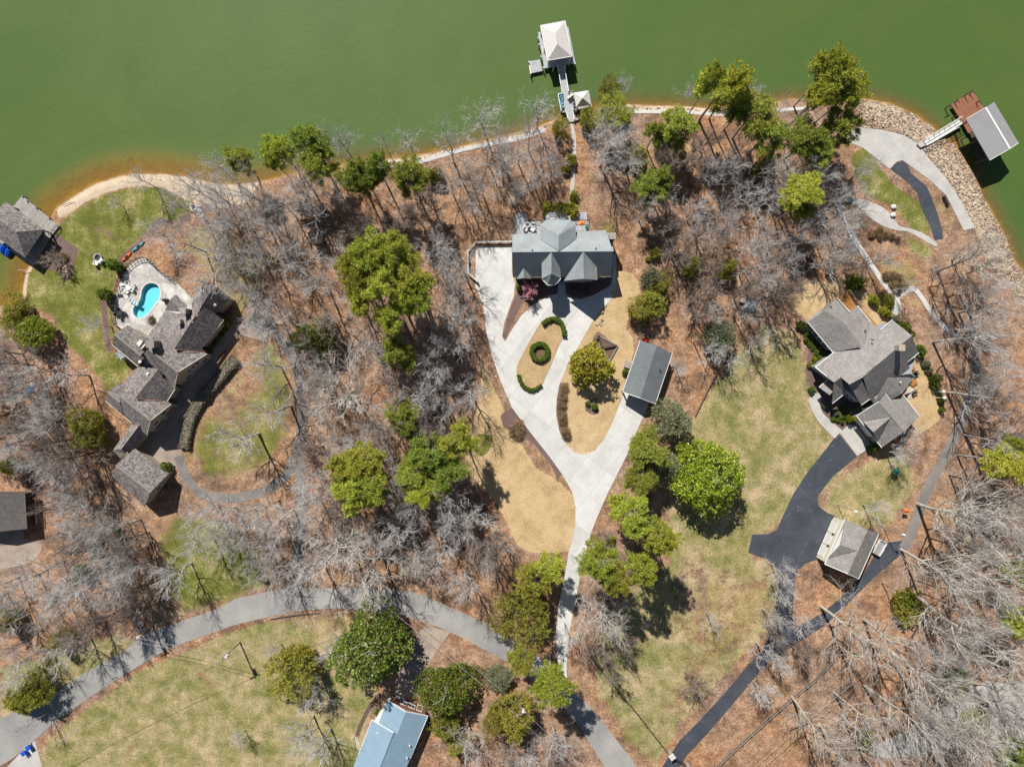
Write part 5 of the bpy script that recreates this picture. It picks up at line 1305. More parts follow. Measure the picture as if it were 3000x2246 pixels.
BASE = {'bare': (16, 5.2), 'pale': (22, 6.6), 'sapling': (7, 2.6), 'redbud': (4.5, 1.9), 'pine': (20, 3.7), 'dark_pine': (18, 3.4), 'cedar': (9, 2.9), 'holly': (9, 3.4), 'magnolia': (11, 5), 'bright_magnolia': (11, 5), 'sage': (8, 3),
        'box': (1.0, 0.55), 'gold': (1.6, 0.7), 'column': (4.2, 1.2), 'bush': (1.7, 1.2), 'olive_bush': (1.9, 1.2), 'sage_bush': (1.6, 1.2), 'tuft': (0.9, 0.7)}
NAMES = {'bare': 'bare_tree', 'pale': 'pale_barked_tree', 'sapling': 'bare_sapling', 'redbud': 'flowering_tree', 'pine': 'pine_tree', 'dark_pine': 'pine_tree', 'cedar': 'cedar_tree', 'holly': 'holly_tree', 'magnolia': 'magnolia_tree', 'bright_magnolia': 'magnolia_tree', 'sage': 'evergreen_tree', 'box': 'clipped_shrub', 'gold': 'golden_shrub', 'column': 'columnar_evergreen', 'bush': 'green_shrub', 'olive_bush': 'olive_shrub', 'sage_bush': 'grey_green_shrub', 'tuft': 'ornamental_grass'}
DESC = {'bare': ('bare grey tree', 'tree', 'bare grey trees of the woods'), 'pale': ('tall pale-barked bare tree', 'tree', 'pale-barked trees'), 'sapling': ('small bare brown tree', 'tree', 'small bare trees'), 'redbud': ('pink flowering tree', 'tree', None), 'pine': ('bright yellow-green pine', 'pine tree', 'yellow-green pines'), 'dark_pine': ('deep green pine', 'pine tree', 'deep green pines'), 'cedar': ('olive-brown cedar', 'cedar tree', 'cedars'), 'holly': ('golden-olive evergreen tree', 'tree', 'golden evergreen trees'), 'magnolia': ('dark glossy magnolia', 'magnolia tree', 'magnolias'), 'bright_magnolia': ('bright green magnolia', 'magnolia tree', 'magnolias'), 'sage': ('grey-green evergreen tree', 'tree', 'grey-green evergreens'), 'box': ('round clipped boxwood ball', 'shrub', 'clipped boxwood balls'), 'gold': ('golden-green shrub', 'shrub', 'golden shrubs'), 'column': ('dark egg-shaped evergreen', 'shrub', 'egg-shaped evergreens'), 'bush': ('rounded green shrub', 'shrub', 'green shrubs'), 'olive_bush': ('olive-brown shrub', 'shrub', 'olive shrubs'), 'sage_bush': ('grey-green loose shrub', 'shrub', 'grey-green shrubs'), 'tuft': ('dry brown grass clump', 'grass clump', 'dry grass clumps')}
LAND = [('lake house', 1650, 740), ('carport', 1897, 1090), ('shake-roofed house', 470, 1050), ('kidney-shaped pool', 430, 880), ('shingled house with many gables', 2530, 1060), ('detached garage', 2490, 1610), ('blue-roofed cottage', 1180, 2150), ('cabin at the left edge', 20, 1490), ('shed in the woods', 925, 690), ('pier', 1655, 290), ('cream pyramid-roofed shelter', 1705, 285), ('grey shake boathouse', 70, 680), ('white gangway', 2750, 400), ('concrete dock driveway', 2600, 440), ('curved lakeside patio', 2560, 630), ('green grassy mound', 1415, 1300), ('fork of the white driveway', 1690, 1390), ('foot of the white driveway', 1640, 1950), ('bend of the road', 1050, 1755), ('left stretch of the road', 330, 1970), ('lower right end of the road', 1780, 2180), ('asphalt forecourt', 2330, 1590), ('lower asphalt driveway', 2150, 2020), ('gravel yard', 2850, 2090), ('sand beach', 480, 545), ('round hedge ring', 1580, 1030), ('loop drive lawn', 700, 1200), ('grey tarp-covered cart', 2200, 890), ('walk junction', 2630, 880), ('left shore path', 1350, 440), ('right shore path', 2000, 330), ('wooded right edge', 2900, 1250), ('narrow side drive', 300, 1650), ('lime-green lawn', 620, 1650), ('stone-pillared gate', 1970, 2200), ('pine grove middle', 1140, 820), ('bare woodland left of the driveway', 1150, 1250), ('asphalt path by the woods', 2750, 1380), ('open field', 450, 2100), ('wooded slope right of the lake house', 2100, 640)]
PLANTS = []
def place(kind, wx, wy, Ht, Rc, i=None, rz=None, label=None, tm=None, cm=None, lean=None):
    b = BASE[kind]; pr = PROTO[kind]
    k = rnd.randrange(len(pr)) if i is None else i % len(pr)
    o = bpy.data.objects.new(NAMES[kind], None)
    o.empty_display_size = 0.3
    gz = 0.0
    o.location = (wx, wy, gz)
    a = rnd.uniform(0, 6.28) if rz is None else rz
    o.rotation_euler = (lean[0] if lean else 0, lean[1] if lean else 0, a)
    o.scale = (Rc / b[1], Rc / b[1], Ht / b[0])
    col.objects.link(o)
    for nm, me in zip([pr[k][0].name.split('.')[0], pr[k][1].name.split('.')[0]], pr[k]):
        c = bpy.data.objects.new(nm, me); c.parent = o; col.objects.link(c)
        mt = tm if me is pr[k][0] else cm
        if mt:
            c.material_slots[0].link = 'OBJECT'; c.material_slots[0].material = M[mt]
    PLANTS.append((o, kind, wx, wy, label))
    return o
def crown_at(kind, px, py, rpx, Ht, zf=0.72, **kw):
    """a tree whose crown centre shows at photo pixel px,py with apparent radius rpx"""
    z = Ht * zf
    x, y, _ = P(px, py, z)
    return place(kind, x, y, Ht, rpx * S * (H - z) / H, **kw)
dd = 1.3562
# ---- evergreens (overview-picture coordinates, radius)
EV = [
 ('pine', 805, 548, 48, 21), ('pine', 775, 590, 40, 20), ('pine', 850, 560, 44, 22), ('pine', 885, 605, 46, 21), ('pine', 835, 625, 48, 22), ('pine', 785, 640, 40, 19), ('pine', 900, 650, 38, 20), ('pine', 845, 680, 42, 20), ('pine', 765, 570, 30, 18),
 ('pine', 790, 1000, 42, 18), ('pine', 745, 1020, 38, 17), ('pine', 765, 1065, 45, 18), ('pine', 805, 1045, 40, 18),
 ('dark_pine', 930, 985, 46, 17), ('pine', 985, 945, 40, 17), ('dark_pine', 960, 1025, 46, 17), ('dark_pine', 890, 1030, 40, 16), ('pine', 915, 1060, 34, 16), ('dark_pine', 865, 770, 36, 17), ('pine', 850, 745, 22, 16), ('dark_pine', 870, 900, 34, 14), ('dark_pine', 880, 930, 24, 13),
 ('dark_pine', 1400, 975, 48, 13), ('sage', 1420, 1010, 40, 10), ('dark_pine', 1385, 1035, 34, 11), ('sage', 1455, 905, 42, 9), ('holly', 1270, 790, 47, 8.5),
 ('pine', 1360, 1110, 42, 21), ('pine', 1340, 1085, 24, 14), ('pine', 1425, 1155, 38, 22), ('pine', 1395, 1130, 28, 20), ('pine', 1300, 1215, 42, 20), ('pine', 1325, 1245, 34, 19), ('pine', 1380, 1225, 34, 21), ('cedar', 1145, 1310, 58, 11), ('cedar', 1160, 1255, 42, 10), ('pine', 1190, 1220, 32, 13), 
 ('pine', 1195, 1480, 44, 18), ('pine', 1130, 1420, 32, 13), ('cedar', 1110, 1545, 46, 10), ('cedar', 1075, 1555, 26, 8), ('cedar', 645, 1430, 52, 10), ('cedar', 965, 1570, 30, 7), ('cedar', 985, 1605, 22, 6), ('cedar', 70, 1490, 38, 8), ('gold', 50, 1510, 26, 5),
 ('pine', 600, 325, 33, 15), ('dark_pine', 665, 312, 38, 16), ('dark_pine', 688, 355, 38, 15), ('dark_pine', 512, 343, 30, 12), ('dark_pine', 765, 380, 38, 15), ('dark_pine', 812, 362, 34, 16), ('dark_pine', 790, 395, 24, 14), ('dark_pine', 885, 382, 40, 16), ('olive_bush', 938, 378, 16, 4), ('dark_pine', 590, 350, 18, 12),
 ('cedar', 1308, 200, 22, 7), ('cedar', 1205, 275, 18, 5), ('pine', 1328, 240, 38, 9), ('cedar', 1270, 265, 22, 5), ('cedar', 1376, 333, 26, 6), ('dark_pine', 1460, 268, 42, 13), ('dark_pine', 1418, 285, 26, 12), ('pine', 1558, 195, 50, 19), ('pine', 1585, 185, 34, 20), ('pine', 1535, 175, 24, 20), ('dark_pine', 1625, 250, 46, 15), ('dark_pine', 1660, 290, 40, 14), ('dark_pine', 1605, 230, 30, 15), ('dark_pine', 1405, 405, 36, 12), ('dark_pine', 1430, 385, 24, 12),
 ('pine', 1800, 180, 52, 20), ('pine', 1765, 215, 32, 18), ('pine', 1835, 200, 34, 19), ('pine', 1795, 150, 34, 21), ('dark_pine', 1745, 300, 46, 15), ('dark_pine', 1815, 268, 40, 15), ('dark_pine', 1770, 330, 34, 14), ('pine', 1735, 415, 44, 15), ('dark_pine', 1725, 445, 30, 13), ('dark_pine', 1455, 300, 30, 10),
 ('cedar', 1425, 620, 24, 6), ('cedar', 1410, 650, 28, 6.5), ('cedar', 1385, 678, 26, 5.5), ('sage', 1405, 600, 24, 6), ('cedar', 1495, 575, 22, 5.5), ('cedar', 1570, 580, 24, 6), ('sage', 1555, 730, 38, 8), ('olive_bush', 1415, 545, 12, 2.2), ('cedar', 1430, 315, 16, 5),
 ('pine', 2175, 1000, 42, 18), ('pine', 2195, 970, 30, 17), ('pine', 2205, 1335, 40, 16), ('dark_pine', 2200, 1240, 30, 14), ('olive_bush', 1960, 1310, 34, 3), ('pine', 2110, 1560, 30, 9), ('bush', 2190, 1630, 40, 4), ('bush', 2060, 1480, 34, 4), ('bush', 1870, 1600, 22, 2), ('olive_bush', 1850, 610, 16, 3),
 ('bright_magnolia', 72, 718, 36, 7), ('cedar', 35, 670, 30, 6), ('cedar', 40, 700, 24, 5), ('magnolia', 700, 725, 34, 8), ('magnolia', 660, 730, 30, 8), ('cedar', 185, 915, 34, 9), ('cedar', 205, 955, 24, 8), ('cedar', 20, 1005, 22, 7), ('bush', 235, 1165, 24, 3), ('bush', 220, 1190, 18, 3), ('cedar', 10, 1340, 26, 7), ('cedar', 130, 1390, 24, 5), ('bush', 180, 1240, 20, 3),
 ('holly', 1265, 740, 26, 5) if False else ('olive_bush', 1210, 455, 18, 3), ('gold', 1230, 455, 18, 2.5), ('olive_bush', 1185, 452, 14, 2.5), ('olive_bush', 1240, 425, 10, 1.8), ('olive_bush', 1235, 345, 12, 2.2), ('olive_bush', 1222, 365, 10, 2), ('olive_bush', 1345, 250, 14, 3),
 ('cedar', 1660, 345, 20, 5), ('olive_bush', 1640, 370, 16, 3), ('cedar', 1880, 640, 14, 3) if False else ('bush', 1845, 608, 16, 2.5),
 ('magnolia', 745, 1105, 1, 1) if False else ('cedar', 560, 1245, 10, 2),
]
for k_, x_, y_, r_, h_ in EV:
    crown_at(k_, x_ * dd, y_ * dd, r_ * dd, h_, 0.78 if 'pine' in k_ else 0.45)
crown_at('bright_magnolia', 1525 * dd, 1035 * dd, 76 * dd, 14, 0.45)
crown_at('magnolia', 808 * dd, 1395 * dd, 80 * dd, 14, 0.45)
crown_at('magnolia', 965 * dd, 1487 * dd, 56 * dd, 10, 0.5, cm='box_leaf')
crown_at('sage', 1080 * dd, 1462 * dd, 30 * dd, 4.5, 0.5)
crown_at('redbud', 1551, 848, 32, 4.0, 0.5)
# ---- bare trees that stand out (overview coordinates)
BT = [('bare', 1165, 235, 45, 14), ('bare', 1045, 255, 52, 13), ('bare', 970, 310, 46, 15), ('bare', 880, 300, 34, 11), ('bare', 740, 310, 40, 15), ('bare', 650, 385, 45, 14), ('bare', 470, 362, 36, 13), ('bare', 1310, 325, 58, 14), ('bare', 1350, 180, 22, 8), ('bare', 1490, 195, 22, 9), ('bare', 1600, 320, 30, 11), ('bare', 1690, 230, 24, 9), ('bare', 1620, 200, 24, 10), ('bare', 825, 300, 18, 9), ('bare', 1090, 330, 40, 14), ('bare', 1050, 320, 40, 13),
 ('pale', 735, 845, 84, 16), ('pale', 740, 1180, 86, 17), ('pale', 800, 1225, 70, 16), ('bare', 1010, 848, 45, 14), ('bare', 1010, 1130, 55, 11), ('pale', 515, 945, 60, 15), ('pale', 1300, 1330, 76, 15), ('bare', 960, 580, 45, 14), ('bare', 1000, 690, 42, 13), ('bare', 300, 385, 26, 10), ('bare', 248, 438, 18, 4.5), ('sapling', 112, 555, 28, 5), ('bare', 200, 700, 28, 9), ('bare', 470, 560, 60, 15), ('bare', 400, 525, 46, 13), ('bare', 330, 500, 34, 8), ('bare', 430, 610, 40, 12),
 ('sapling', 1500, 1478, 36, 5.5), ('bare', 1540, 1340, 26, 7), ('bare', 1690, 1235, 36, 9), ('bare', 1660, 1415, 40, 10), ('bare', 1650, 1500, 36, 9), ('bare', 1540, 760, 34, 9), ('bare', 1580, 780, 28, 8), ('bare', 1470, 790, 26, 6), ('bare', 1640, 740, 36, 10), ('bare', 1640, 610, 34, 12),
 ('pale', 2090, 1120, 80, 22), ('pale', 2150, 1240, 84, 24), ('pale', 2085, 1340, 80, 23), ('pale', 1850, 1365, 66, 21), ('pale', 1960, 1400, 70, 22), ('pale', 2030, 1480, 80, 23), ('pale', 1960, 1560, 70, 22), ('pale', 2090, 1600, 76, 22), ('pale', 1770, 1570, 56, 18), ('pale', 2170, 1450, 76, 23), ('pale', 2050, 1230, 70, 22), ('pale', 2180, 1110, 60, 21), ('pale', 1870, 1560, 56, 18), ('pale', 2160, 1560, 64, 20), ('pale', 1830, 1630, 50, 17),
 ('pale', 2120, 560, 62, 19), ('bare', 2110, 730, 60, 19), ('bare', 2150, 850, 64, 20), ('bare', 2165, 660, 56, 18), ('bare', 2180, 950, 50, 18), ('bare', 1950, 980, 34, 9), ('bare', 1895, 1100, 30, 8), ('bare', 1975, 930, 30, 8), ('bare', 1910, 560, 30, 10), ('bare', 1960, 620, 20, 8), ('bare', 1800, 560, 46, 13), ('bare', 1830, 480, 38, 12),
 ('bare', 600, 1120, 48, 14), ('bare', 660, 1090, 46, 14), ('bare', 540, 1130, 46, 13), ('pale', 590, 880, 56, 15), ('bare', 570, 790, 46, 14), ('bare', 620, 700, 50, 14), ('bare', 560, 640, 44, 13), ('bare', 60, 800, 44, 11), ('bare', 140, 810, 44, 11), ('bare', 75, 1235, 50, 12), ('bare', 150, 1260, 46, 12), ('bare', 370, 1240, 44, 12), ('bare', 420, 1180, 40, 12), ('bare', 680, 1500, 38, 9), ('bare', 590, 1410, 26, 7), ('bare', 720, 1400, 36, 9), ('bare', 515, 1595, 22, 5), ('bare', 650, 1590, 44, 12), ('bare', 690, 1620, 40, 12), ('bare', 30, 1470, 34, 10), ('bare', 60, 1570, 20, 9), ('pale', 1010, 1600, 36, 8), ('bare', 1200, 1610, 44, 10), ('bare', 1030, 1640, 30, 8), ('bare', 1140, 1640, 36, 9), ('bare', 270, 1370, 30, 8), ('bare', 960, 1175, 44, 12), ('bare', 930, 1230, 40, 11), ('bare', 1050, 1210, 44, 10), ('bare', 1090, 1180, 30, 7), ('bare', 1225, 1370, 30, 10)]
for k_, x_, y_, r_, h_ in BT:
    crown_at(k_, x_ * dd, y_ * dd, r_ * dd, h_, 0.7)
# ---- the woods between them
def scatter(poly, n, kinds, hr, rr_, mind, seed, avoid=()):
    R = random.Random(seed); poly = W(tr(DD, *poly)); out = []
    x0, x1 = min(p[0] for p in poly), max(p[0] for p in poly); y0, y1 = min(p[1] for p in poly), max(p[1] for p in poly)
    tries = 0
    while len(out) < n and tries < n * 60:
        tries += 1
        x, y = R.uniform(x0, x1), R.uniform(y0, y1)
        if not inside(np.array([x]), np.array([y]), poly)[0]: continue
        if any(inside(np.array([x]), np.array([y]), a)[0] for a in avoid): continue
        if any((x - a) ** 2 + (y - b) ** 2 < mind * mind for a, b in out): continue
        if any((x - p[2]) ** 2 + (y - p[3]) ** 2 < (mind * 0.8) ** 2 for p in PLANTS if p[1] != 'box'): continue
        out.append((x, y))
        place(R.choice(kinds), x, y, R.uniform(*hr), R.uniform(*rr_))
    return out
av = [W(q) for q in ([(900, 660), (990, 660), (990, 760), (900, 760)],)]
av2 = [W([(-20, 1300), (260, 1300), (240, 1660), (-20, 1660)])]
scatter([(440, 420), (700, 400), (850, 430), (960, 450), (1000, 560), (1015, 640), (1040, 740), (1010, 860), (990, 960), (1030, 1070), (1080, 1150), (1080, 1200), (1040, 1255), (900, 1260), (720, 1255), (660, 1240), (680, 1150), (690, 950), (670, 760), (560, 690), (520, 560), (440, 480)], 66, ['bare', 'bare', 'bare', 'bare', 'sapling'], (11, 17), (2.6, 4.6), 3.1, 1, av)
scatter([(440, 410), (520, 400), (700, 395), (700, 470), (560, 520), (470, 480)], 6, ['bare'], (12, 16), (3.4, 4.6), 3.4, 21)
scatter([(930, 350), (1060, 325), (1180, 300), (1200, 390), (1100, 420), (960, 440)], 9, ['bare'], (10, 14), (2.8, 3.8), 3.4, 22)
scatter([(0, 740), (110, 770), (170, 840), (220, 930), (240, 1050), (310, 1120), (330, 1180), (350, 1290), (300, 1340), (200, 1230), (110, 1150), (60, 1130), (60, 1070), (0, 1060)], 30, ['bare', 'bare', 'sapling'], (10, 15), (2.6, 4.2), 3.4, 2, av2)
scatter([(0, 1230), (170, 1230), (270, 1350), (180, 1400), (0, 1440)], 12, ['bare', 'bare', 'sapling'], (9, 14), (2.4, 4.0), 3.4, 3)
scatter([(470, 1060), (560, 1080), (620, 1060), (625, 1230), (560, 1190), (470, 1110)], 13, ['bare'], (11, 15), (2.8, 4.4), 3.0, 4)
scatter([(170, 1060), (260, 1090), (330, 1150), (345, 1290), (300, 1330), (230, 1250), (150, 1160)], 12, ['bare', 'bare', 'sapling'], (9, 14), (2.8, 4.2), 3.0, 23, av2)
scatter([(20, 760), (120, 790), (190, 900), (210, 1000), (120, 1000), (20, 900)], 8, ['bare'], (10, 14), (3.0, 4.2), 3.2, 24)
scatter([(1260, 330), (1400, 300), (1600, 320), (1750, 340), (1840, 350), (1830, 440), (1800, 520), (1870, 600), (1830, 620), (1740, 600), (1640, 680), (1560, 720), (1470, 690), (1450, 570), (1370, 480), (1340, 400)], 44, ['bare', 'bare', 'bare', 'sapling'], (8, 14), (2.6, 4.0), 3.4, 5)
scatter([(1010, 380), (1180, 330), (1230, 420), (1090, 450), (1000, 470)], 5, ['bare', 'sapling'], (8, 12), (2.2, 3.2), 4.5, 6)
scatter([(2000, 560), (2090, 560), (2100, 700), (2140, 850), (2120, 1000), (2060, 1150), (2000, 1160), (2030, 1060), (2080, 900), (2070, 720), (2010, 640)], 14, ['bare', 'sapling'], (10, 16), (2.4, 3.6), 4.0, 7)
scatter([(1900, 1440), (2010, 1300), (2060, 1200), (2212, 1160), (2300, 1300), (2300, 1700), (1700, 1700), (1760, 1600), (1840, 1500)], 34, ['pale', 'bare', 'bare'], (13, 20), (2.8, 4.4), 4.0, 8)
scatter([(2080, 980), (2212, 960), (2212, 1160), (2040, 1180)], 9, ['bare', 'pale'], (12, 18), (2.6, 3.8), 4.0, 9)
scatter([(900, 1600), (1050, 1560), (1230, 1560), (1260, 1640), (1180, 1700), (900, 1700)], 8, ['sapling', 'bare'], (6, 10), (2.2, 3.2), 3.4, 10)
scatter([(1230, 1250), (1340, 1260), (1380, 1420), (1270, 1440)], 6, ['sapling', 'bare'], (6, 10), (2.0, 3.2), 3.2, 11)
scatter([(1280, 1130), (1330, 1130), (1330, 1190), (1290, 1190)], 3, ['sapling'], (4, 5), (1.8, 2.2), 2.2, 12)
scatter([(1640, 1230), (1700, 1200), (1720, 1420), (1650, 1560), (1620, 1500)], 6, ['bare', 'sapling'], (7, 10), (2.2, 3.0), 3.2, 13)
# ---- planted shrubs
for q in [(135, 770), (205, 850), (120, 855), (270, 915), (185, 920), (240, 985), (335, 1005), (285, 1055), (400, 1070), (325, 1145), (265, 1235)]:
    crown_at('box', *TQ(*q), 8, 1.1, 0.5)
for q in [(250, 1155), (175, 1265)]: crown_at('gold', *TQ(*q), 7, 1.0, 0.5)
for q in [(235, 485), (205, 560), (300, 570), (165, 710), (235, 680), (100, 760), (190, 800), (0, 740)]: crown_at('box', *TR(*q), 6.5, 0.9, 0.5)
for q in [(345, 735), (420, 740)]: crown_at('gold', *TR(*q), 8, 2.2, 0.6)
crown_at('bush', *TR(820, 1330), 15, 2.0, 0.5); crown_at('sage_bush', *TR(460, 510), 20, 2.0, 0.5); crown_at('sage_bush', *TR(80, 620), 10, 1.2, 0.5)
for q, r_, h_, k_ in [((750, 195), 22, 3, 'bush'), ((1190, 600), 18, 2.2, 'bush'), ((1160, 570), 14, 2.0, 'bush'), ((1225, 640), 12, 2.0, 'bush'), ((1325, 800), 14, 2.2, 'bush'), ((1300, 770), 11, 2, 'bush'), ((1445, 1030), 15, 2.4, 'bush'), ((1450, 1075), 13, 2.2, 'bush'), ((1495, 1210), 10, 1.8, 'bush'), ((1503, 1290), 8, 1.6, 'bush'), ((915, 345), 14, 1.8, 'gold'), ((935, 375), 11, 1.6, 'gold'), ((1000, 440), 13, 1.8, 'gold'), ((1040, 475), 10, 1.6, 'gold'), ((375, 1125), 10, 1.4, 'bush'), ((490, 1250), 11, 1.2, 'sage_bush'), ((295, 565), 14, 2, 'bush'), ((1365, 905), 12, 1.6, 'sage_bush'), ((1395, 960), 10, 1.5, 'sage_bush'), ((540, 105), 12, 2, 'bush'), ((1100, 515), 12, 1.6, 'sage_bush'), ((1040, 360), 20, 1.6, 'olive_bush'), ((1480, 1150), 9, 1.4, 'sage_bush')]:
    crown_at(k_, *TF(*q), r_, h_, 0.5)
for q in [(1025, 140), (1080, 140), (1130, 160), (1080, 205), (1140, 220), (1170, 220), (1120, 260), (1010, 330), (1040, 350), (1000, 300)]:
    crown_at('tuft', *TF(*q), 11, 1.0, 0.5)
for q in [(970, 1390), (1010, 1440), (970, 1460), (1065, 1450), (1120, 1480), (890, 1440), (930, 1420)]: crown_at('tuft', *TE(*q), 8, 0.9, 0.5)
for q in [(450, 230), (440, 300), (435, 380), (430, 450), (440, 510), (460, 590), (475, 640)]: crown_at('tuft', *TC(*q), 11, 0.9, 0.5)
crown_at('tuft', *T5(2260, 860), 16, 1.2, 0.5); crown_at('tuft', *TC(40, 610), 18, 1.3, 0.5)
crown_at('tuft', *T1(540, 745), 12, 1.0, 0.5)
crown_at('column', *T1(975, 812), 18, 4.2, 0.6); crown_at('column', *T1(885, 1062), 17, 4.4, 0.6)
for q in [(1895, 865), (1830, 945), (1775, 1020), (1720, 1090), (1660, 1165)]: crown_at('box', *TL(*q), 7.5, 1.2, 0.5)
crown_at('olive_bush', *TL(1920, 740), 14, 2.4, 0.5); crown_at('tuft', *TL(760, 730), 10, 0.9, 0.5); crown_at('bush', *T2(1430, 920), 17, 2.2, 0.5)
crown_at('bush', *TC(980, 85), 9, 1.5, 0.5); crown_at('box', *TC(715, 390), 9, 1.2, 0.5); crown_at('box', *TC(655, 360), 7, 1.0, 0.5); crown_at('gold', *TC(845, 1550), 16, 1.5, 0.5)
crown_at('bush', *TN(240, 1490), 9, 1.6, 0.5); crown_at('sage_bush', *TN(1240, 1540), 9, 1.2, 0.5); crown_at('sage_bush', *TN(1460, 1550), 9, 1.2, 0.5)
crown_at('gold', *TB(175 + 1000, 765), 7, 1.0, 0.5); crown_at('sapling', *TA(400, 1530), 26, 3.5, 0.5); crown_at('bush', *T6(815, 1295), 9, 1.6, 0.5)
crown_at('gold', *T6(55, 395), 12, 1.2, 0.5); crown_at('gold', *TB(530, 230), 10, 1.4, 0.5); crown_at('bush', *TG(1190, 1310), 30, 3.0, 0.5); crown_at('bush', *TA(1180 + 300, 1330), 12, 2, 0.5)
# ---- labels that single each plant out: kind, landmark, side and order of nearness
ORD = ['nearest', 'second nearest', 'third nearest', 'fourth nearest', 'fifth nearest', 'sixth nearest', 'seventh nearest', 'eighth nearest', 'ninth nearest', 'tenth nearest'] + ['%dth nearest' % i for i in range(11, 60)]
buck = {}
for o, kind, wx, wy, lab in PLANTS:
    desc = DESC[kind]
    px, py = wx / S + CX, -wy / S + CY
    nm, lx, ly = min(LAND, key=lambda l: (l[1] - px) ** 2 + (l[2] - py) ** 2)
    dx, dy = px - lx, py - ly
    side = ('right of' if dx > 0 else 'left of') if abs(dx) > abs(dy) else ('below' if dy > 0 else 'above')
    buck.setdefault((desc[0], nm, side), []).append((math.hypot(dx, dy), o, desc))
for (de, nm, side), lst in buck.items():
    lst.sort(key=lambda q: q[0])
    for i, (_, o, desc) in enumerate(lst):
        o['label'] = '%s, %s %s the %s' % (de, ORD[i], side, nm) if len(lst) > 1 else '%s %s the %s' % (de, 'standing just ' + side, nm)
        o['category'] = desc[1]
        if desc[2]: o['group'] = desc[2]

# ---- clipped hedges
def hedge(name, line, wpx, h, leaf, label, closed=False, per=16, size=0.16, cm='hedge_core'):
    pts = [Vector(P(x, y, h * 0.5)[:2]) for x, y in line]
    w = wpx * S
    t = thing(name, label, 'hedge', (pts[0].x, pts[0].y, 0))
    core = MB(); n = len(pts); ring = []
    for i, p in enumerate(pts):
        a = pts[i - 1] if closed or i > 0 else p; b = pts[(i + 1) % n] if closed or i < n - 1 else p
        s = Vector((-(b - a).y, (b - a).x)).normalized()
        for sx, z in ((-0.44, 0.0), (-0.46, h * 0.8), (-0.3, h * 0.94), (0.3, h * 0.94), (0.46, h * 0.8), (0.44, 0.0)):
            q = p + s * (sx * w); ring.append((q.x, q.y, z))
    F = []
    for i in range(n if closed else n - 1):
        j = (i + 1) % n
        for k in range(5): F.append((i * 6 + k, i * 6 + k + 1, j * 6 + k + 1, j * 6 + k))
    if not closed: F += [tuple(range(6)), tuple(range((n - 1) * 6, n * 6))[::-1]]
    core.add(ring, F)
    core.build('core', M[cm], t)
    rv = np.array(ring); cs = []
    L = sum((pts[(i + 1) % n] - pts[i]).length for i in range(n if closed else n - 1))
    cnt = int(L * (w + 1.6 * h) * 26)
    fi = rng.integers(0, len([f for f in F if len(f) == 4]), cnt)
    FF = np.array([f for f in F if len(f) == 4])[fi]
    u = rng.random((cnt, 1)); v = rng.random((cnt, 1))
    c = (rv[FF[:, 0]] * (1 - u) + rv[FF[:, 3]] * u) * (1 - v) + (rv[FF[:, 1]] * (1 - u) + rv[FF[:, 2]] * u) * v
    c = c + rng.normal(size=c.shape) * 0.05; c[:, 2] = np.maximum(c[:, 2], 0.02)
    V, Fq = clump_crown(c, np.full(cnt, 0.12), 4, size, size * 0.6, 0.8)
    mk('foliage', V, Fq, M[leaf], t)
    return t
hedge('ring_hedge', [(1581 + 23.5 * math.cos(a * math.pi / 14), 1030.5 + 23.5 * math.sin(a * math.pi / 14)) for a in range(28)], 13, 1.1, 'box_leaf', 'round clipped green hedge ring on the tan lawn island', True)
hedge('clipped_hedge', smooth(tr(TB, (262, 1322), (320, 1285), (380, 1280), (425, 1315), (447, 1370), (450, 1425))), 11, 1.1, 'box_leaf', 'curved green hedge around the upper end of the lawn island')
hedge('clipped_hedge', smooth(tr(TC, (55, 110), (75, 175), (125, 228), (190, 240), (255, 195))), 9, 0.8, 'box_leaf', 'low curved green hedge around the lower end of the lawn island')
hedge('tall_hedge', smooth(tr(T2, (2040, -30), (1960, 60), (1850, 190), (1735, 330), (1650, 480), (1605, 640), (1592, 740))), 32, 1.2, 'dusk_leaf', 'long brownish curved hedge between the courtyard and the loop lawn', size=0.2, cm='hedge_core_brown')
# ---- undergrowth: bare brush and seedlings through the woods (uncountable)
def brush(name, polys, n, seed, mat, hgt, tw, label):
    R = np.random.default_rng(seed); Cs = []
    tot = []
    for poly in polys:
        pl = W(tr(DD, *poly)); a = abs(sum(pl[i - 1][0] * pl[i][1] - pl[i][0] * pl[i - 1][1] for i in range(len(pl)))) / 2; tot.append((pl, a))
    A_ = sum(a for _, a in tot)
    for pl, a in tot:
        x0, x1 = min(p[0] for p in pl), max(p[0] for p in pl); y0, y1 = min(p[1] for p in pl), max(p[1] for p in pl)
        m_ = int(n * a / A_ * ((x1 - x0) * (y1 - y0) / a))
        X = R.uniform(x0, x1, m_); Y = R.uniform(y0, y1, m_); k = inside(X, Y, pl)
        Cs.append(np.stack([X[k], Y[k]], 1))
    C = np.concatenate(Cs)
    per = tw; m_ = len(C) * per
    base = np.repeat(np.c_[C, np.zeros(len(C))], per, 0); size = np.repeat(R.uniform(*hgt, len(C)), per)
    dv = R.normal(size=(m_, 3)); dv[:, 2] = np.abs(dv[:, 2]) + 0.8
    dv /= np.linalg.norm(dv, axis=1, keepdims=True)
    V1, F1 = blades(base, dv, size, np.full(m_, 0.035))
    st_ = base + dv * (size * R.uniform(0.3, 0.8, m_))[:, None]
    d2 = dv + R.normal(size=(m_, 3)) * 0.6; V2, F2 = blades(st_, d2, size * 0.6, np.full(m_, 0.028))
    o = mk(name, np.concatenate([V1, V2]), np.concatenate([F1, F2 + len(V1)]), M[mat])
    setp(o, label, 'undergrowth', kind='stuff'); return o
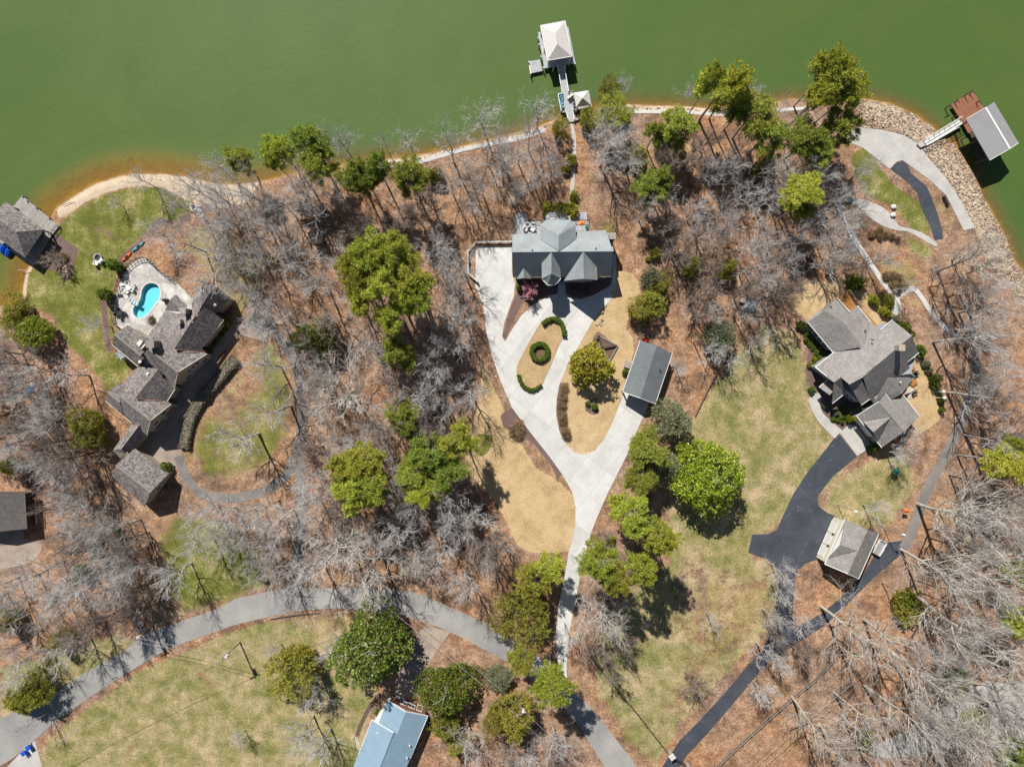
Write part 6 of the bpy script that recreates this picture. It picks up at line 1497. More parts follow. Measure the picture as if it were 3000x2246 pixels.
WOODS = [[(440, 420), (700, 400), (850, 430), (960, 450), (1000, 560), (1015, 640), (1040, 740), (1010, 860), (990, 960), (1030, 1070), (1080, 1150), (1080, 1200), (1040, 1255), (900, 1260), (720, 1255), (660, 1240), (680, 1150), (690, 950), (670, 760), (560, 690), (520, 560), (440, 480)],
 [(0, 740), (110, 770), (170, 840), (220, 930), (240, 1050), (310, 1120), (330, 1180), (350, 1290), (300, 1340), (200, 1230), (110, 1150), (60, 1130), (60, 1070), (0, 1060)],
 [(1260, 330), (1400, 300), (1600, 320), (1750, 340), (1840, 350), (1830, 440), (1800, 520), (1870, 600), (1830, 620), (1740, 600), (1640, 680), (1560, 720), (1470, 690), (1450, 570), (1370, 480), (1340, 400)],
 [(1900, 1440), (2010, 1300), (2060, 1200), (2212, 1160), (2300, 1300), (2300, 1700), (1700, 1700), (1760, 1600), (1840, 1500)],
 [(2000, 560), (2090, 560), (2100, 700), (2140, 850), (2120, 1000), (2060, 1150), (2000, 1160), (2030, 1060), (2080, 900), (2070, 720), (2010, 640)],
 [(1000, 340), (1180, 330), (1230, 420), (1090, 450), (1000, 470)], [(1230, 1200), (1320, 1150), (1380, 1420), (1270, 1440)], [(1000, 1500), (1240, 1560), (1240, 1700), (900, 1700), (920, 1600)]]
brush('undergrowth', WOODS, 1700, 5, 'twig_brown', (0.5, 1.6), 11, 'bare brown brush growing through all the woods')
brush('grey_undergrowth', WOODS, 700, 6, 'twig_grey', (0.8, 2.2), 12, 'thin grey seedlings and briars between the bare trees')
# ------------------------------------------------------------------ fences, poles, wires
M['rail_pale'] = plain('pale_weathered_rail', (0.52, 0.48, 0.44), 0.85)
def fence(name, line, label, h=1.1, step=2.4, mat='timber', cat='fence', rails=(0.45, 0.9), pw=0.14, rw=0.07, rh=0.1):
    pts = [Vector(P(x, y)[:2]) for x, y in line]
    t = thing(name, label, cat, (pts[0].x, pts[0].y, 0))
    pm = None
    for a, b in zip(pts[:-1], pts[1:]):
        L = (b - a).length; n = max(1, int(round(L / step)))
        for i in range(n + 1 if b is pts[-1] else n):
            p = a + (b - a) * (i / n)
            if pm is None: pm = meshdata('post', *(lambda m: (m.V, m.F))(MB().box((0, 0, h / 2), (pw, pw, h)).box((0, 0, h + 0.03), (pw + 0.05, pw + 0.05, 0.06))), M[mat])
            link('post', pm, t, (p.x - pts[0].x, p.y - pts[0].y, 0))
        for z in rails:
            MB().bar((a.x, a.y, h * z), (b.x, b.y, h * z), rw, rh).build('rail', M[mat], t)
    return t
fence('parking_rail', tr(T4, (2205, 915), (1900, 920), (1832, 995), (1835, 1185), (1912, 1255)), 'chunky grey-white timber rail edging the pale parking pad beside the lake house', 1.1, 2.2, 'rail_pale', 'railing', (0.5, 0.98), 0.3, 0.28, 0.12)
fence('rail_fence', tr(TD, (560, 740), (760, 980), (980, 1245), (1205, 1535)), 'dark rail fence running down the lawn to the stone gate pillar', 1.2, 2.4, 'timber_dark')
fence('rail_fence', [(2440, 1925), (2385, 1985), (2310, 2045), (2250, 2098), (2170, 2170), (2085, 2250)], 'grey rail fence along the wood edge below the asphalt driveway', 1.2, 2.6, 'timber_grey')
fence('rail_fence', [(1530 * dd, 850 * dd), (1505 * dd, 890 * dd)] if False else tr(TC, (1760, 110), (1690, 230), (1580, 460)), 'short brown timber edging between the carport yard and the pale lawn', 0.6, 2.0, 'timber', 'fence', (0.3, 0.8), 0.15, 0.12, 0.14)
fence('rail_fence', tr(TD, (-60, 60), (-60, 80)) if False else tr(T2, (1290, 1250), (1440, 1160), (1540, 1080)), 'low brown timber edging behind the lower left garage wing', 0.5, 1.6, 'timber', 'fence', (0.5,), 0.12, 0.12, 0.2)
GT = thing('driveway_gate', 'black metal double gate across the bottom end of the asphalt driveway', 'gate', P(1982, 2222))
ga, gb = Vector(P(*TD(1240, 1560))[:2]), Vector(P(*TD(1350, 1632))[:2])
for a, b in ((ga, ga.lerp(gb, 0.49)), (ga.lerp(gb, 0.51), gb)):
    mb = MB()
    for z in (0.15, 0.8, 1.5): mb.bar((a.x, a.y, z), (b.x, b.y, z), 0.06, 0.06)
    for i in range(9):
        p = a.lerp(b, i / 8); mb.box((p.x, p.y, 0.85), (0.04, 0.04, 1.4))
    mb.build('gate_leaf', M['dark_metal'], GT)
for nm, q in (('upper', TD(1225, 1538)), ('lower', TD(1362, 1640))):
    x, y, _ = P(*q)
    t = thing('gate_pillar', 'stone gate pillar at the %s end of the black driveway gate' % nm, 'pillar', (x, y, 0), 'stone gate pillars')
    MB().box((x, y, 0.95), (0.85, 0.85, 1.9), 0.6).build('shaft', M['stone'], t)
    MB().box((x, y, 1.96), (1.15, 1.15, 0.14), 0.6).box((x, y, 2.1), (0.8, 0.8, 0.16), 0.6).build('cap', M['concrete'], t)
TOPS = {}
def pole(key, px, py, h, label, arm=True, transformer=False, r=0.14, rz=0.4):
    x, y, _ = P(px, py)
    t = thing('utility_pole', label, 'utility pole', (x, y, 0))
    MB().tube([(x, y, -0.3), (x, y, h)], [r * 1.25, r * 0.85], 10).build('shaft', M['timber_grey'], t)
    if arm:
        c, s = math.cos(rz), math.sin(rz)
        MB().bar((x - c, y - s, h - 0.5), (x + c, y + s, h - 0.5), 0.12, 0.14).build('crossarm', M['timber_grey'], t)
        for k in (-0.9, 0, 0.9):
            MB().tube([(x + c * k, y + s * k, h - 0.45), (x + c * k, y + s * k, h - 0.2)], [0.06, 0.07], 6).build('insulator', M['white'], t)
    if transformer:
        MB().tube([(x + 0.4, y, h - 2.1), (x + 0.4, y, h - 1.1)], [0.32, 0.32], 10).tube([(x + 0.4, y, h - 1.1), (x + 0.4, y, h - 0.95)], [0.34, 0.1], 10).build('transformer', M['white'], t)
    TOPS[key] = (x, y, h - 0.3)
pole('a', 703, 1880, 9, 'tall utility pole with white transformer in the pale field below the road', True, True)
pole('b', 448, 1834, 7.5, 'utility pole at the road where the narrow side drive meets it', True, True)
pole('c', 1136, 1702, 10, 'utility pole among bare branches at the bend of the road', True)
pole('d', 1526, 2024, 10, 'utility pole with white fittings among the pines near the foot of the white driveway', True, True)
pole('e', 2031, 1002, 8, 'slim wooden pole standing right of the carport', False, False, 0.1)
pole('f', 2584, 1706, 6, 'short bare wooden pole at the wood edge below the detached garage', False, False, 0.1)
def wire(a, b, off=0.0, sag=1.0, label='', dz=0.0):
    a = Vector(a); b = Vector(b); n = Vector((-(b - a).y, (b - a).x, 0)).normalized() * off
    pts = [a.lerp(b, i / 14) + n + Vector((0, 0, dz - sag * 4 * (i / 14) * (1 - i / 14))) for i in range(15)]
    o = MB().tube(pts, [0.03] * 15, 4, False).build('overhead_wire', M['wire'])
    setp(o, label, 'wire', 'overhead wires')
P0 = P(-60, 2290, 9); P9 = P(1830, 2400, 9)
for o_, nm in ((-0.8, 'upper'), (0.8, 'lower')):
    wire(TOPS['a'], TOPS['c'], o_, 1.0, '%s overhead wire from the field pole to the road-bend pole' % nm)
    wire(TOPS['c'], TOPS['d'], o_, 1.0, '%s overhead wire from the road-bend pole to the pole among the pines' % nm)
    wire(TOPS['d'], P9, o_, 0.6, '%s overhead wire leaving the frame below the pole among the pines' % nm)
    wire(TOPS['b'], TOPS['a'], o_ * 0.5, 0.5, '%s overhead wire crossing the road to the field pole' % nm)
wire(P0, TOPS['a'], 0, 1.2, 'single overhead wire crossing the pale field towards the lower left corner')
for o_, nm in ((-0.6, 'upper'), (0.6, 'lower')):
    wire(P(2150, 2290, 8), P(2640, 1880, 8), o_, 0.8, '%s of two wires above the rail fence at the wood edge' % nm)
def lamp_post(px, py, h, label, mat='timber_grey', head='white', white=False):
    x, y, _ = P(px, py)
    t = thing('lamp_post', label, 'lamp post', (x, y, 0))
    MB().tube([(x, y, 0), (x, y, h)], [0.09, 0.06], 8).build('shaft', M[mat], t)
    MB().bar((x, y, h), (x + 0.6, y - 0.15, h + 0.1), 0.07, 0.07).build('arm', M[mat], t)
    MB().box((x + 0.75, y - 0.2, h + 0.08), (0.6, 0.32, 0.16), -0.2).build('lamp_head', M[head], t)
lamp_post(2453, 1478, 6, 'lamp post at the upper corner of the detached garage')
lamp_post(2587, 1543, 6, 'lamp post right of the detached garage by the white trailer')
lamp_post(110, 1911, 5, 'lamp post on the verge left of the road', 'dark_metal')
for q, nm in (((1440, 1140), 'upper'), ((1450, 1193), 'lower')):
    x, y, _ = P(*TF(*q))
    t = thing('garden_light', '%s of two white garden globes on posts along the right yard edge' % nm, 'garden light', (x, y, 0))
    MB().tube([(x, y, 0), (x, y, 2.6)], [0.1, 0.08], 8).build('post', M['white'], t)
    MB().ell((x, y, 2.85), (0.36, 0.36, 0.36)).build('globe', M['white'], t, True)
x, y, _ = P(339, 812)
t = thing('flagpole', 'white flagpole with blue, white and red flag beside the pool terrace', 'flagpole', (x, y, 0))
MB().tube([(x, y, 0), (x, y, 5.8)], [0.06, 0.04], 8).ell((x, y, 5.85), (0.09, 0.09, 0.09), 8, 5).build('pole', M['white'], t)
fl = MB(); FV = []
for i in range(8):
    for j in range(2):
        FV.append((x - 0.05 - i * 0.17, y + 0.12 * math.sin(i * 0.9) + i * 0.03, 5.6 - j * 0.85))
for nm, i0, i1, mt in (('flag_field', 0, 3, 'blue_plastic'), ('flag_band', 3, 5, 'white'), ('flag_fly', 5, 7, 'orange')):
    MB().add(FV[i0 * 2:i1 * 2 + 2], [(2 * k, 2 * k + 1, 2 * k + 3, 2 * k + 2) for k in range(i1 - i0)]).build(nm, M[mt], t)

# ------------------------------------------------------------------ furniture and small things
def lounge_chair(px, py, z, rz, mat, label, group, s=1.0, name='patio_chair'):
    x, y, _ = P(px, py, z)
    t = thing(name, label, 'chair', (x, y, z), group)
    t.rotation_euler = (0, 0, rz)
    def part(nm, mb): link(nm, meshdata(nm, mb.V, mb.F, M[mat]), t)
    part('seat', MB().box((0, 0, 0.36 * s), (0.62 * s, 0.62 * s, 0.1)))
    part('backrest', MB().bar((-0.28 * s, 0.3 * s, 0.62 * s), (0.28 * s, 0.3 * s, 0.62 * s), 0.1, 0.6 * s))
    for sx in (-1, 1):
        part('armrest', MB().box((sx * 0.34 * s, 0, 0.58 * s), (0.12, 0.62 * s, 0.05)))
        for sy in (-1, 1): part('leg', MB().box((sx * 0.3 * s, sy * 0.27 * s, 0.17 * s), (0.07, 0.07, 0.34 * s)))
    return t
def table(px, py, z, r, mat, label, h=0.72, name='patio_table', round_=True):
    x, y, _ = P(px, py, z)
    t = thing(name, label, 'table', (x, y, z))
    if round_: MB().tube([(x, y, z + h - 0.05), (x, y, z + h)], [r, r], 16).build('table_top', M[mat], t)
    else: MB().box((x, y, z + h - 0.04), (r * 2, r * 1.1, 0.08)).build('table_top', M[mat], t)
    MB().tube([(x, y, z), (x, y, z + h - 0.05)], [0.07, 0.07], 8).build('pedestal', M[mat], t)
    MB().tube([(x, y, z), (x, y, z + 0.05)], [r * 0.5, r * 0.4], 12).build('foot', M[mat], t)
    return t
# terrace of the lake house
for (qx, qy), a, w_ in (((400, 375), 0.4, 'upper left'), ((492, 382), -0.2, 'upper right'), ((368, 440), 1.2, 'lower left'), ((498, 448), -2.2, 'lower right')):
    lounge_chair(*TN(qx, qy), dz, a, 'white', '%s of four white armchairs on the lake house deck' % w_, 'white armchairs on the lake house deck', 1.25, 'deck_armchair')
table(*TN(435, 425), dz, 0.45, 'dark_metal', 'low dark table between the white armchairs on the lake house deck', 0.4)
x, y, _ = P(*TN(1362, 372), dz)
t = thing('orange_umbrella', 'square orange parasol on the right deck of the lake house', 'parasol', (x, y, dz))
MB().add([(x - .72, y - .45, dz + 2), (x + .72, y - .45, dz + 2), (x + .72, y + .45, dz + 2), (x - .72, y + .45, dz + 2), (x, y, dz + 2.4)], [(0, 1, 4), (1, 2, 4), (2, 3, 4), (3, 0, 4), (3, 2, 1, 0)]).build('canopy', M['orange_cloth'], t)
MB().tube([(x, y, dz), (x, y, dz + 2.3)], [0.04, 0.04], 8).build('pole', M['dark_metal'], t)
table(*TN(1465, 420), dz, 0.4, 'sage_leaf' if False else 'green_paint', 'small round green table on the right deck of the lake house')
# pool furniture, white set
table(*TL(425, 230), 0.3, 0.55, 'white', 'round white dining table on the pool terrace')
for i, (q, a) in enumerate((((350, 260), 1.4), ((395, 290), 2.2), ((480, 265), -2.0), ((470, 180), -0.8), ((400, 160), 0.3), ((500, 205), -1.2))):
    lounge_chair(*TL(*q), 0.3, a, 'white', '%s white chair around the round white pool table' % ['left', 'lower left', 'lower right', 'upper right', 'upper left', 'rightmost'][i], 'white pool chairs')
table(*TL(325, 180), 0.3, 0.42, 'white', 'rectangular white side table at the pool fence', 0.6, 'side_table', False)
table(*TL(300, 620), 0.3, 0.5, 'dark_metal', 'black dining table at the lower left of the pool terrace')
for i, (q, a) in enumerate((((270, 570), 0.3), ((350, 625), -1.5), ((300, 680), 3.0), ((235, 640), 1.5))):
    lounge_chair(*TL(*q), 0.3, a, 'dark_metal', '%s black chair around the black pool table' % ['upper', 'right', 'lower', 'left'][i], 'black pool chairs')
x, y, _ = P(*TL(505, 455), 0.3)
t = thing('sun_lounger', 'teal and white striped sun lounger at the waist of the pool', 'sun lounger', (x, y, 0.3)); t.rotation_euler = (0, 0, -0.5)
for i in range(7):
    mb = MB().box((-0.9 + i * 0.29, 0, 0.34 + (0.12 if i == 0 else 0)), (0.27, 0.7, 0.08)); link('slat', meshdata('slat', mb.V, mb.F, M['white' if i % 2 else 'teal']), t)
for sx in (-0.8, 0.75):
    for sy in (-0.28, 0.28):
        mb = MB().box((sx, sy, 0.15), (0.06, 0.06, 0.3)); link('leg', meshdata('leg', mb.V, mb.F, M['white']), t)
x, y, _ = P(*TL(985, 420), 0.3)
t = thing('grill', 'black barbecue grill at the right side of the pool terrace', 'grill', (x, y, 0.3))
MB().box((x, y, 0.75), (1.0, 0.5, 0.9)).build('cabinet', M['dark_metal'], t); MB().ell((x, y, 1.25), (0.45, 0.28, 0.25)).build('hood', M['dark_metal'], t, True)
# lawn of the left property
x, y, _ = P(*T1(850, 752))
t = thing('fire_pit', 'round stone fire pit on the green lawn near two white chairs', 'fire pit', (x, y, 0))
for i in range(12):
    a = i * math.pi / 6
    MB().box((x + 0.75 * math.cos(a), y + 0.75 * math.sin(a), 0.17), (0.34, 0.3, 0.34), a).build('stone', M['stone'], t)
MB().tube([(x, y, 0.01), (x, y, 0.06)], [0.65, 0.65], 12).build('ash_bed', M['dark_metal'], t)
lounge_chair(*T1(843, 802), 0, 2.9, 'white', 'left white lawn chair at the stone fire pit', 'lawn chairs', 1.3, 'lawn_chair')
lounge_chair(*T1(885, 783), 0, -2.3, 'white', 'right white lawn chair at the stone fire pit', 'lawn chairs', 1.3, 'lawn_chair')
lounge_chair(*T1(1688, 322), 0, 0.5, 'white', 'left white lawn chair above the sand beach end', 'lawn chairs', 1.6, 'lawn_chair')
lounge_chair(*T1(1735, 335), 0, -0.4, 'white', 'right white lawn chair above the sand beach end', 'lawn chairs', 1.6, 'lawn_chair')
def kayak(px, py, rz, L, mat, label):
    x, y, _ = P(px, py)
    t = thing('kayak', label, 'kayak', (x, y, 0)); t.rotation_euler = (0, 0, rz)
    V = []; F = []; n = 11
    for i in range(n):
        k = i / (n - 1) * 2 - 1; w = 0.36 * (1 - abs(k) ** 2.4); zt = 0.28 + 0.1 * k * k
        for a in range(8):
            an = 2 * math.pi * a / 8; V.append((k * L / 2, max(w, 0.02) * math.cos(an), zt * 0.55 + 0.16 * math.sin(an)))
    for i in range(n - 1):
        for a in range(8): F.append((i * 8 + a, i * 8 + (a + 1) % 8, (i + 1) * 8 + (a + 1) % 8, (i + 1) * 8 + a))
    link('hull', meshdata('hull', V, F, M[mat], smooth=True), t)
    m_ = MB().ell((0, 0, 0.3), (0.5, 0.24, 0.06), 12, 6); link('cockpit', meshdata('cockpit', m_.V, m_.F, M['rubber']), t)
kayak(*T1(1098, 745), 0.75, 2.6, 'orange', 'bright orange kayak on the mulch strip above the pool terrace')
kayak(*T1(1200, 655), 0.7, 3.2, 'teal', 'pale teal kayak on the mulch strip behind the orange one')
# jet-ski covers at the left boathouse
for i, (q, nm) in enumerate((((28, 660), 'left'), ((72, 690), 'right'))):
    x, y, _ = P(*T1(*q), 0.2)
    t = thing('watercraft_cover', '%s of two bright blue covered watercraft beside the grey shake boathouse' % nm, 'watercraft', (x, y, -0.3)); t.rotation_euler = (0, 0, math.radians(62))
    V = []; F = []
    prof = [(-1.3, 0.15, 0.35), (-1.1, 0.5, 0.55), (-0.5, 0.55, 0.95), (0.1, 0.55, 1.1), (0.6, 0.5, 0.8), (1.1, 0.32, 0.55), (1.35, 0.05, 0.4)]
    for xx, w, h in prof: V += [(xx, -w, 0), (xx, -w * 0.8, h * 0.7), (xx, 0, h), (xx, w * 0.8, h * 0.7), (xx, w, 0)]
    for k in range(len(prof) - 1):
        for a in range(4): F.append((k * 5 + a, k * 5 + a + 1, k * 5 + a + 6, k * 5 + a + 5))
    F += [(4, 3, 2, 1, 0), tuple((len(prof) - 1) * 5 + a for a in range(5))]
    link('cover', meshdata('cover', V, F, M['blue_plastic']), t)
    m_ = MB().box((0, 0.45, 0.0), (2.6, 0.18, 0.2)).box((0, -0.45, 0.0), (2.6, 0.18, 0.2)); link('lift_rail', meshdata('lift_rail', m_.V, m_.F, M['blue_plastic']), t)
# pier furniture
for i, (q, a) in enumerate((((405, 810), 1.2), ((440, 880), 1.5), ((435, 1000), 1.6), ((470, 1110), 1.7))):
    lounge_chair(*TP(*q), dkz, a, 'teal', '%s teal chair along the left rail of the pier deck' % ['first', 'second', 'third', 'lowest'][i], 'teal pier chairs', 1.0, 'pier_chair')
x, y, _ = P(*TP(700, 815), dkz)
t = thing('bench', 'pale angled bench on the pier deck beside the cream shelter', 'bench', (x, y, dkz)); t.rotation_euler = (0, 0, 0.65)
for nm, mb in (('seat', MB().box((0, 0, 0.45), (1.7, 0.5, 0.08))), ('backrest', MB().box((0, -0.26, 0.75), (1.7, 0.08, 0.5))), ('leg', MB().box((-0.7, 0, 0.2), (0.1, 0.45, 0.4))), ('leg', MB().box((0.7, 0, 0.2), (0.1, 0.45, 0.4)))):
    link(nm, meshdata(nm, mb.V, mb.F, M['cream']), t)
table(*TP(800, 1055), dkz, 0.4, 'dark_metal', 'square dark cooler table at the lower corner of the cream shelter', 0.7, 'side_table', False)
# bench on the dock landing verge
x, y, _ = P(*TE(1528, 1150))
t = thing('bench', 'dark wooden bench on the verge beside the concrete dock driveway', 'bench', (x, y, 0)); t.rotation_euler = (0, 0, math.radians(-65))
for i in range(4):
    mb = MB().box((0, -0.24 + i * 0.16, 0.45), (2.2, 0.13, 0.05)); link('seat_slat', meshdata('seat_slat', mb.V, mb.F, M['timber_dark']), t)
for nm, mb in (('backrest', MB().box((0, -0.36, 0.8), (2.2, 0.06, 0.5))), ('leg', MB().box((-0.9, -0.05, 0.21), (0.1, 0.6, 0.42))), ('leg', MB().box((0.9, -0.05, 0.21), (0.1, 0.6, 0.42)))):
    link(nm, meshdata(nm, mb.V, mb.F, M['timber_dark']), t)
# bins and mailbox
for q, nm in (((245, 1488), 'upper right'), ((210, 1530), 'lower left')):
    x, y, _ = P(*T3(*q))
    t = thing('wheeled_bin', '%s of two blue wheeled bins at the lower left roadside' % nm, 'bin', (x, y, 0), 'blue wheeled bins'); t.rotation_euler = (0, 0, 0.6)
    for pn, mb, mt in (('body', MB().add([(-.3, -.3, .08), (.3, -.3, .08), (.3, .3, .08), (-.3, .3, .08), (-.4, -.38, 1.05), (.4, -.38, 1.05), (.4, .38, 1.05), (-.4, .38, 1.05)], [(3, 2, 1, 0), (4, 5, 6, 7), (0, 1, 5, 4), (1, 2, 6, 5), (2, 3, 7, 6), (3, 0, 4, 7)]), 'blue_plastic'), ('lid', MB().box((0, 0, 1.1), (0.95, 0.86, 0.09)), 'blue_plastic'), ('wheel', MB().tube([(-.38, .36, .12), (-.3, .36, .12)], [.12, .12], 10), 'rubber'), ('wheel', MB().tube([(.3, .36, .12), (.38, .36, .12)], [.12, .12], 10), 'rubber'), ('handle', MB().bar((-.35, .48, 1.0), (.35, .48, 1.0), .05, .05), 'blue_plastic')):
        link(pn, meshdata(pn, mb.V, mb.F, M[mt]), t)
for q, nm in (((540, 998), 'on the verge above the left stretch of the road'),):
    x, y, _ = P(*T3(*q))
    t = thing('mailbox', 'dark mailbox on a wooden post ' + nm, 'mailbox', (x, y, 0))
    MB().box((x, y, 0.55), (0.12, 0.12, 1.1)).build('post', M['timber'], t)
    MB().box((x, y, 1.2), (0.55, 0.26, 0.2), 0.7).tube([(x - 0.21, y - 0.18, 1.3), (x + 0.21, y + 0.18, 1.3)], [0.13, 0.13], 10).build('box', M['dark_metal'], t)
x, y, _ = P(*T5(1965, 1603))
t = thing('lawn_sign', 'small blue sign at the left edge of the tan lawn', 'sign', (x, y, 0))
MB().box((x, y, 0.55), (0.9, 0.25, 0.5), -0.7).build('panel', M['blue_tarp'], t); MB().box((x, y, 0.15), (0.08, 0.08, 0.3)).build('stake', M['timber'], t)
# blue tarp heap in the left woods
def draped(name, px, py, wx_, wy_, h, mat, label, cat, rz=0.0, seed=3, extra=None):
    R = random.Random(seed); x, y, _ = P(px, py)
    t = thing(name, label, cat, (x, y, 0)); t.rotation_euler = (0, 0, rz)
    n = 9; V = []; F = []
    for i in range(n):
        for j in range(n):
            u = i / (n - 1) * 2 - 1; v = j / (n - 1) * 2 - 1; e_ = max(abs(u), abs(v))
            zz = 0.02 if e_ > 0.98 else h * (1 - e_ ** 4) * R.uniform(0.75, 1.05) + 0.05
            V.append((u * wx_ / 2 + R.uniform(-.06, .06), v * wy_ / 2 + R.uniform(-.06, .06), zz))
    for i in range(n - 1):
        for j in range(n - 1): F.append((i * n + j, (i + 1) * n + j, (i + 1) * n + j + 1, i * n + j + 1))
    link('sheet', meshdata('sheet', V, F, M[mat]), t); return t
draped('tarp_heap', *T2(262, 245), 1.9, 1.5, 0.8, 'blue_tarp', 'crumpled bright blue tarp in the left woods', 'tarp', 0.5, 4)
t = draped('covered_cart', *TB(2055, 1155), 2.6, 3.2, 1.5, 'grey_tarp', 'cart under a grey-blue tarp on the wooded slope', 'cart', -0.3, 5)
for sx in (-1.1, 1.1):
    mb = MB().tube([(sx - 0.1, 1.2, 0.3), (sx + 0.1, 1.2, 0.3)], [0.3, 0.3], 12); link('wheel', meshdata('wheel', mb.V, mb.F, M['rubber']), t)
x, y, _ = P(*TB(1985, 1115))
t = thing('storage_crate', 'pale wooden crate beside the tarp-covered cart', 'crate', (x, y, 0)); t.rotation_euler = (0, 0, -0.3)
for i in range(5):
    mb = MB().box((0, -0.5 + i * 0.25, 0.85), (1.1, 0.22, 0.05)); link('lid_board', meshdata('lid_board', mb.V, mb.F, M['siding_tan']), t)
mb = MB().box((0, 0, 0.4), (1.05, 1.15, 0.8)); link('body', meshdata('body', mb.V, mb.F, M['siding_tan']), t)
# raised garden beds
gb_ = thing('garden_bed', 'triangular timber-edged garden bed beside the golden evergreen tree', 'garden bed', P(*TB(800, 1500)))
G1 = tr(TB, (745, 1425), (912, 1512), (838, 1645), (785, 1545))
MB().prism(W(G1), 0, 0.2).build('soil', M['soil'], gb_)
for a, b in ((0, 1), (1, 2), (2, 3), (3, 0)):
    pa, pb = P(*G1[a]), P(*G1[b]); MB().bar((pa[0], pa[1], 0.2), (pb[0], pb[1], 0.2), 0.25, 0.4).build('timber_edge', M['timber_grey'], gb_)
for a, b in (((750, 1425), (790, 1590)), ((775, 1535), (900, 1510)), ((690, 1500), (750, 1430))):
    pa, pb = P(*TB(*a)), P(*TB(*b)); MB().bar((pa[0], pa[1], 0.55), (pb[0], pb[1], 0.55), 0.35, 0.3).build('trellis_beam', M['timber_dark'], gb_)
x, y, _ = P(*TC(995, 22))
t = thing('pallet_stack', 'pale slatted pallet stack against the upper left side of the carport', 'pallets', (x, y, 0)); t.rotation_euler = (0, 0, -0.3)
for i in range(7):
    mb = MB().box((-0.54 + i * 0.18, 0, 0.62), (0.13, 1.4, 0.05)); link('slat', meshdata('slat', mb.V, mb.F, M['siding_tan']), t)
mb = MB().box((0, 0, 0.3), (1.15, 1.35, 0.55)); link('base', meshdata('base', mb.V, mb.F, M['timber_grey']), t)
x, y, _ = P(*TB(1140, 1465), 0.5)
t = thing('wheelbarrow', 'red wheelbarrow just above the upper corner of the carport', 'wheelbarrow', (x, y, 0))
MB().add([(x - .3, y - .25, .3), (x + .3, y - .25, .3), (x + .3, y + .25, .3), (x - .3, y + .25, .3), (x - .5, y - .4, .65), (x + .6, y - .35, .65), (x + .6, y + .35, .65), (x - .5, y + .4, .65)], [(3, 2, 1, 0), (0, 1, 5, 4), (1, 2, 6, 5), (2, 3, 7, 6), (3, 0, 4, 7)]).build('tray', M['red'], t)
MB().tube([(x + .6, y - .05, .2), (x + .6, y + .05, .2)], [.2, .2], 12).build('wheel', M['rubber'], t)
for s in (-1, 1): MB().bar((x + .6, y + s * .1, .25), (x - 1.0, y + s * .35, .6), .05, .05).build('handle', M['timber'], t)
x, y, _ = P(*TB(1115, 882))
# trailer beside the garage
x, y, _ = P(*TG(957, 835), 0.5)
t = thing('utility_trailer', 'white open utility trailer parked on asphalt right of the detached garage', 'trailer', (x, y, 0)); t.rotation_euler = (0, 0, math.radians(60))
for nm, mb, mt in (('bed', MB().box((0, 0, 0.6), (3.0, 1.5, 0.1)), 'metal_grey'), ('side_panel', MB().box((0, 0.77, 0.85), (3.0, 0.08, 0.5)), 'white'), ('side_panel', MB().box((0, -0.77, 0.85), (3.0, 0.08, 0.5)), 'white'), ('end_panel', MB().box((1.5, 0, 0.85), (0.08, 1.6, 0.5)), 'white'), ('tailgate', MB().box((-1.52, 0, 0.8), (0.1, 1.5, 0.45)), 'timber'), ('wheel', MB().tube([(-.2, .86, .33), (-.2, 1.06, .33)], [.33, .33], 14), 'rubber'), ('wheel', MB().tube([(-.2, -1.06, .33), (-.2, -.86, .33)], [.33, .33], 14), 'rubber'), ('fender', MB().box((-.2, .98, .72), (0.9, 0.26, 0.06)), 'white'), ('fender', MB().box((-.2, -.98, .72), (0.9, 0.26, 0.06)), 'white'), ('tongue', MB().bar((1.5, 0, .55), (2.5, 0, .5), .1, .1), 'dark_metal')):
    me = meshdata(nm, mb.V, mb.F, M[mt], uv=[(0, 0)] * sum(len(f) for f in mb.F)); link(nm, me, t)
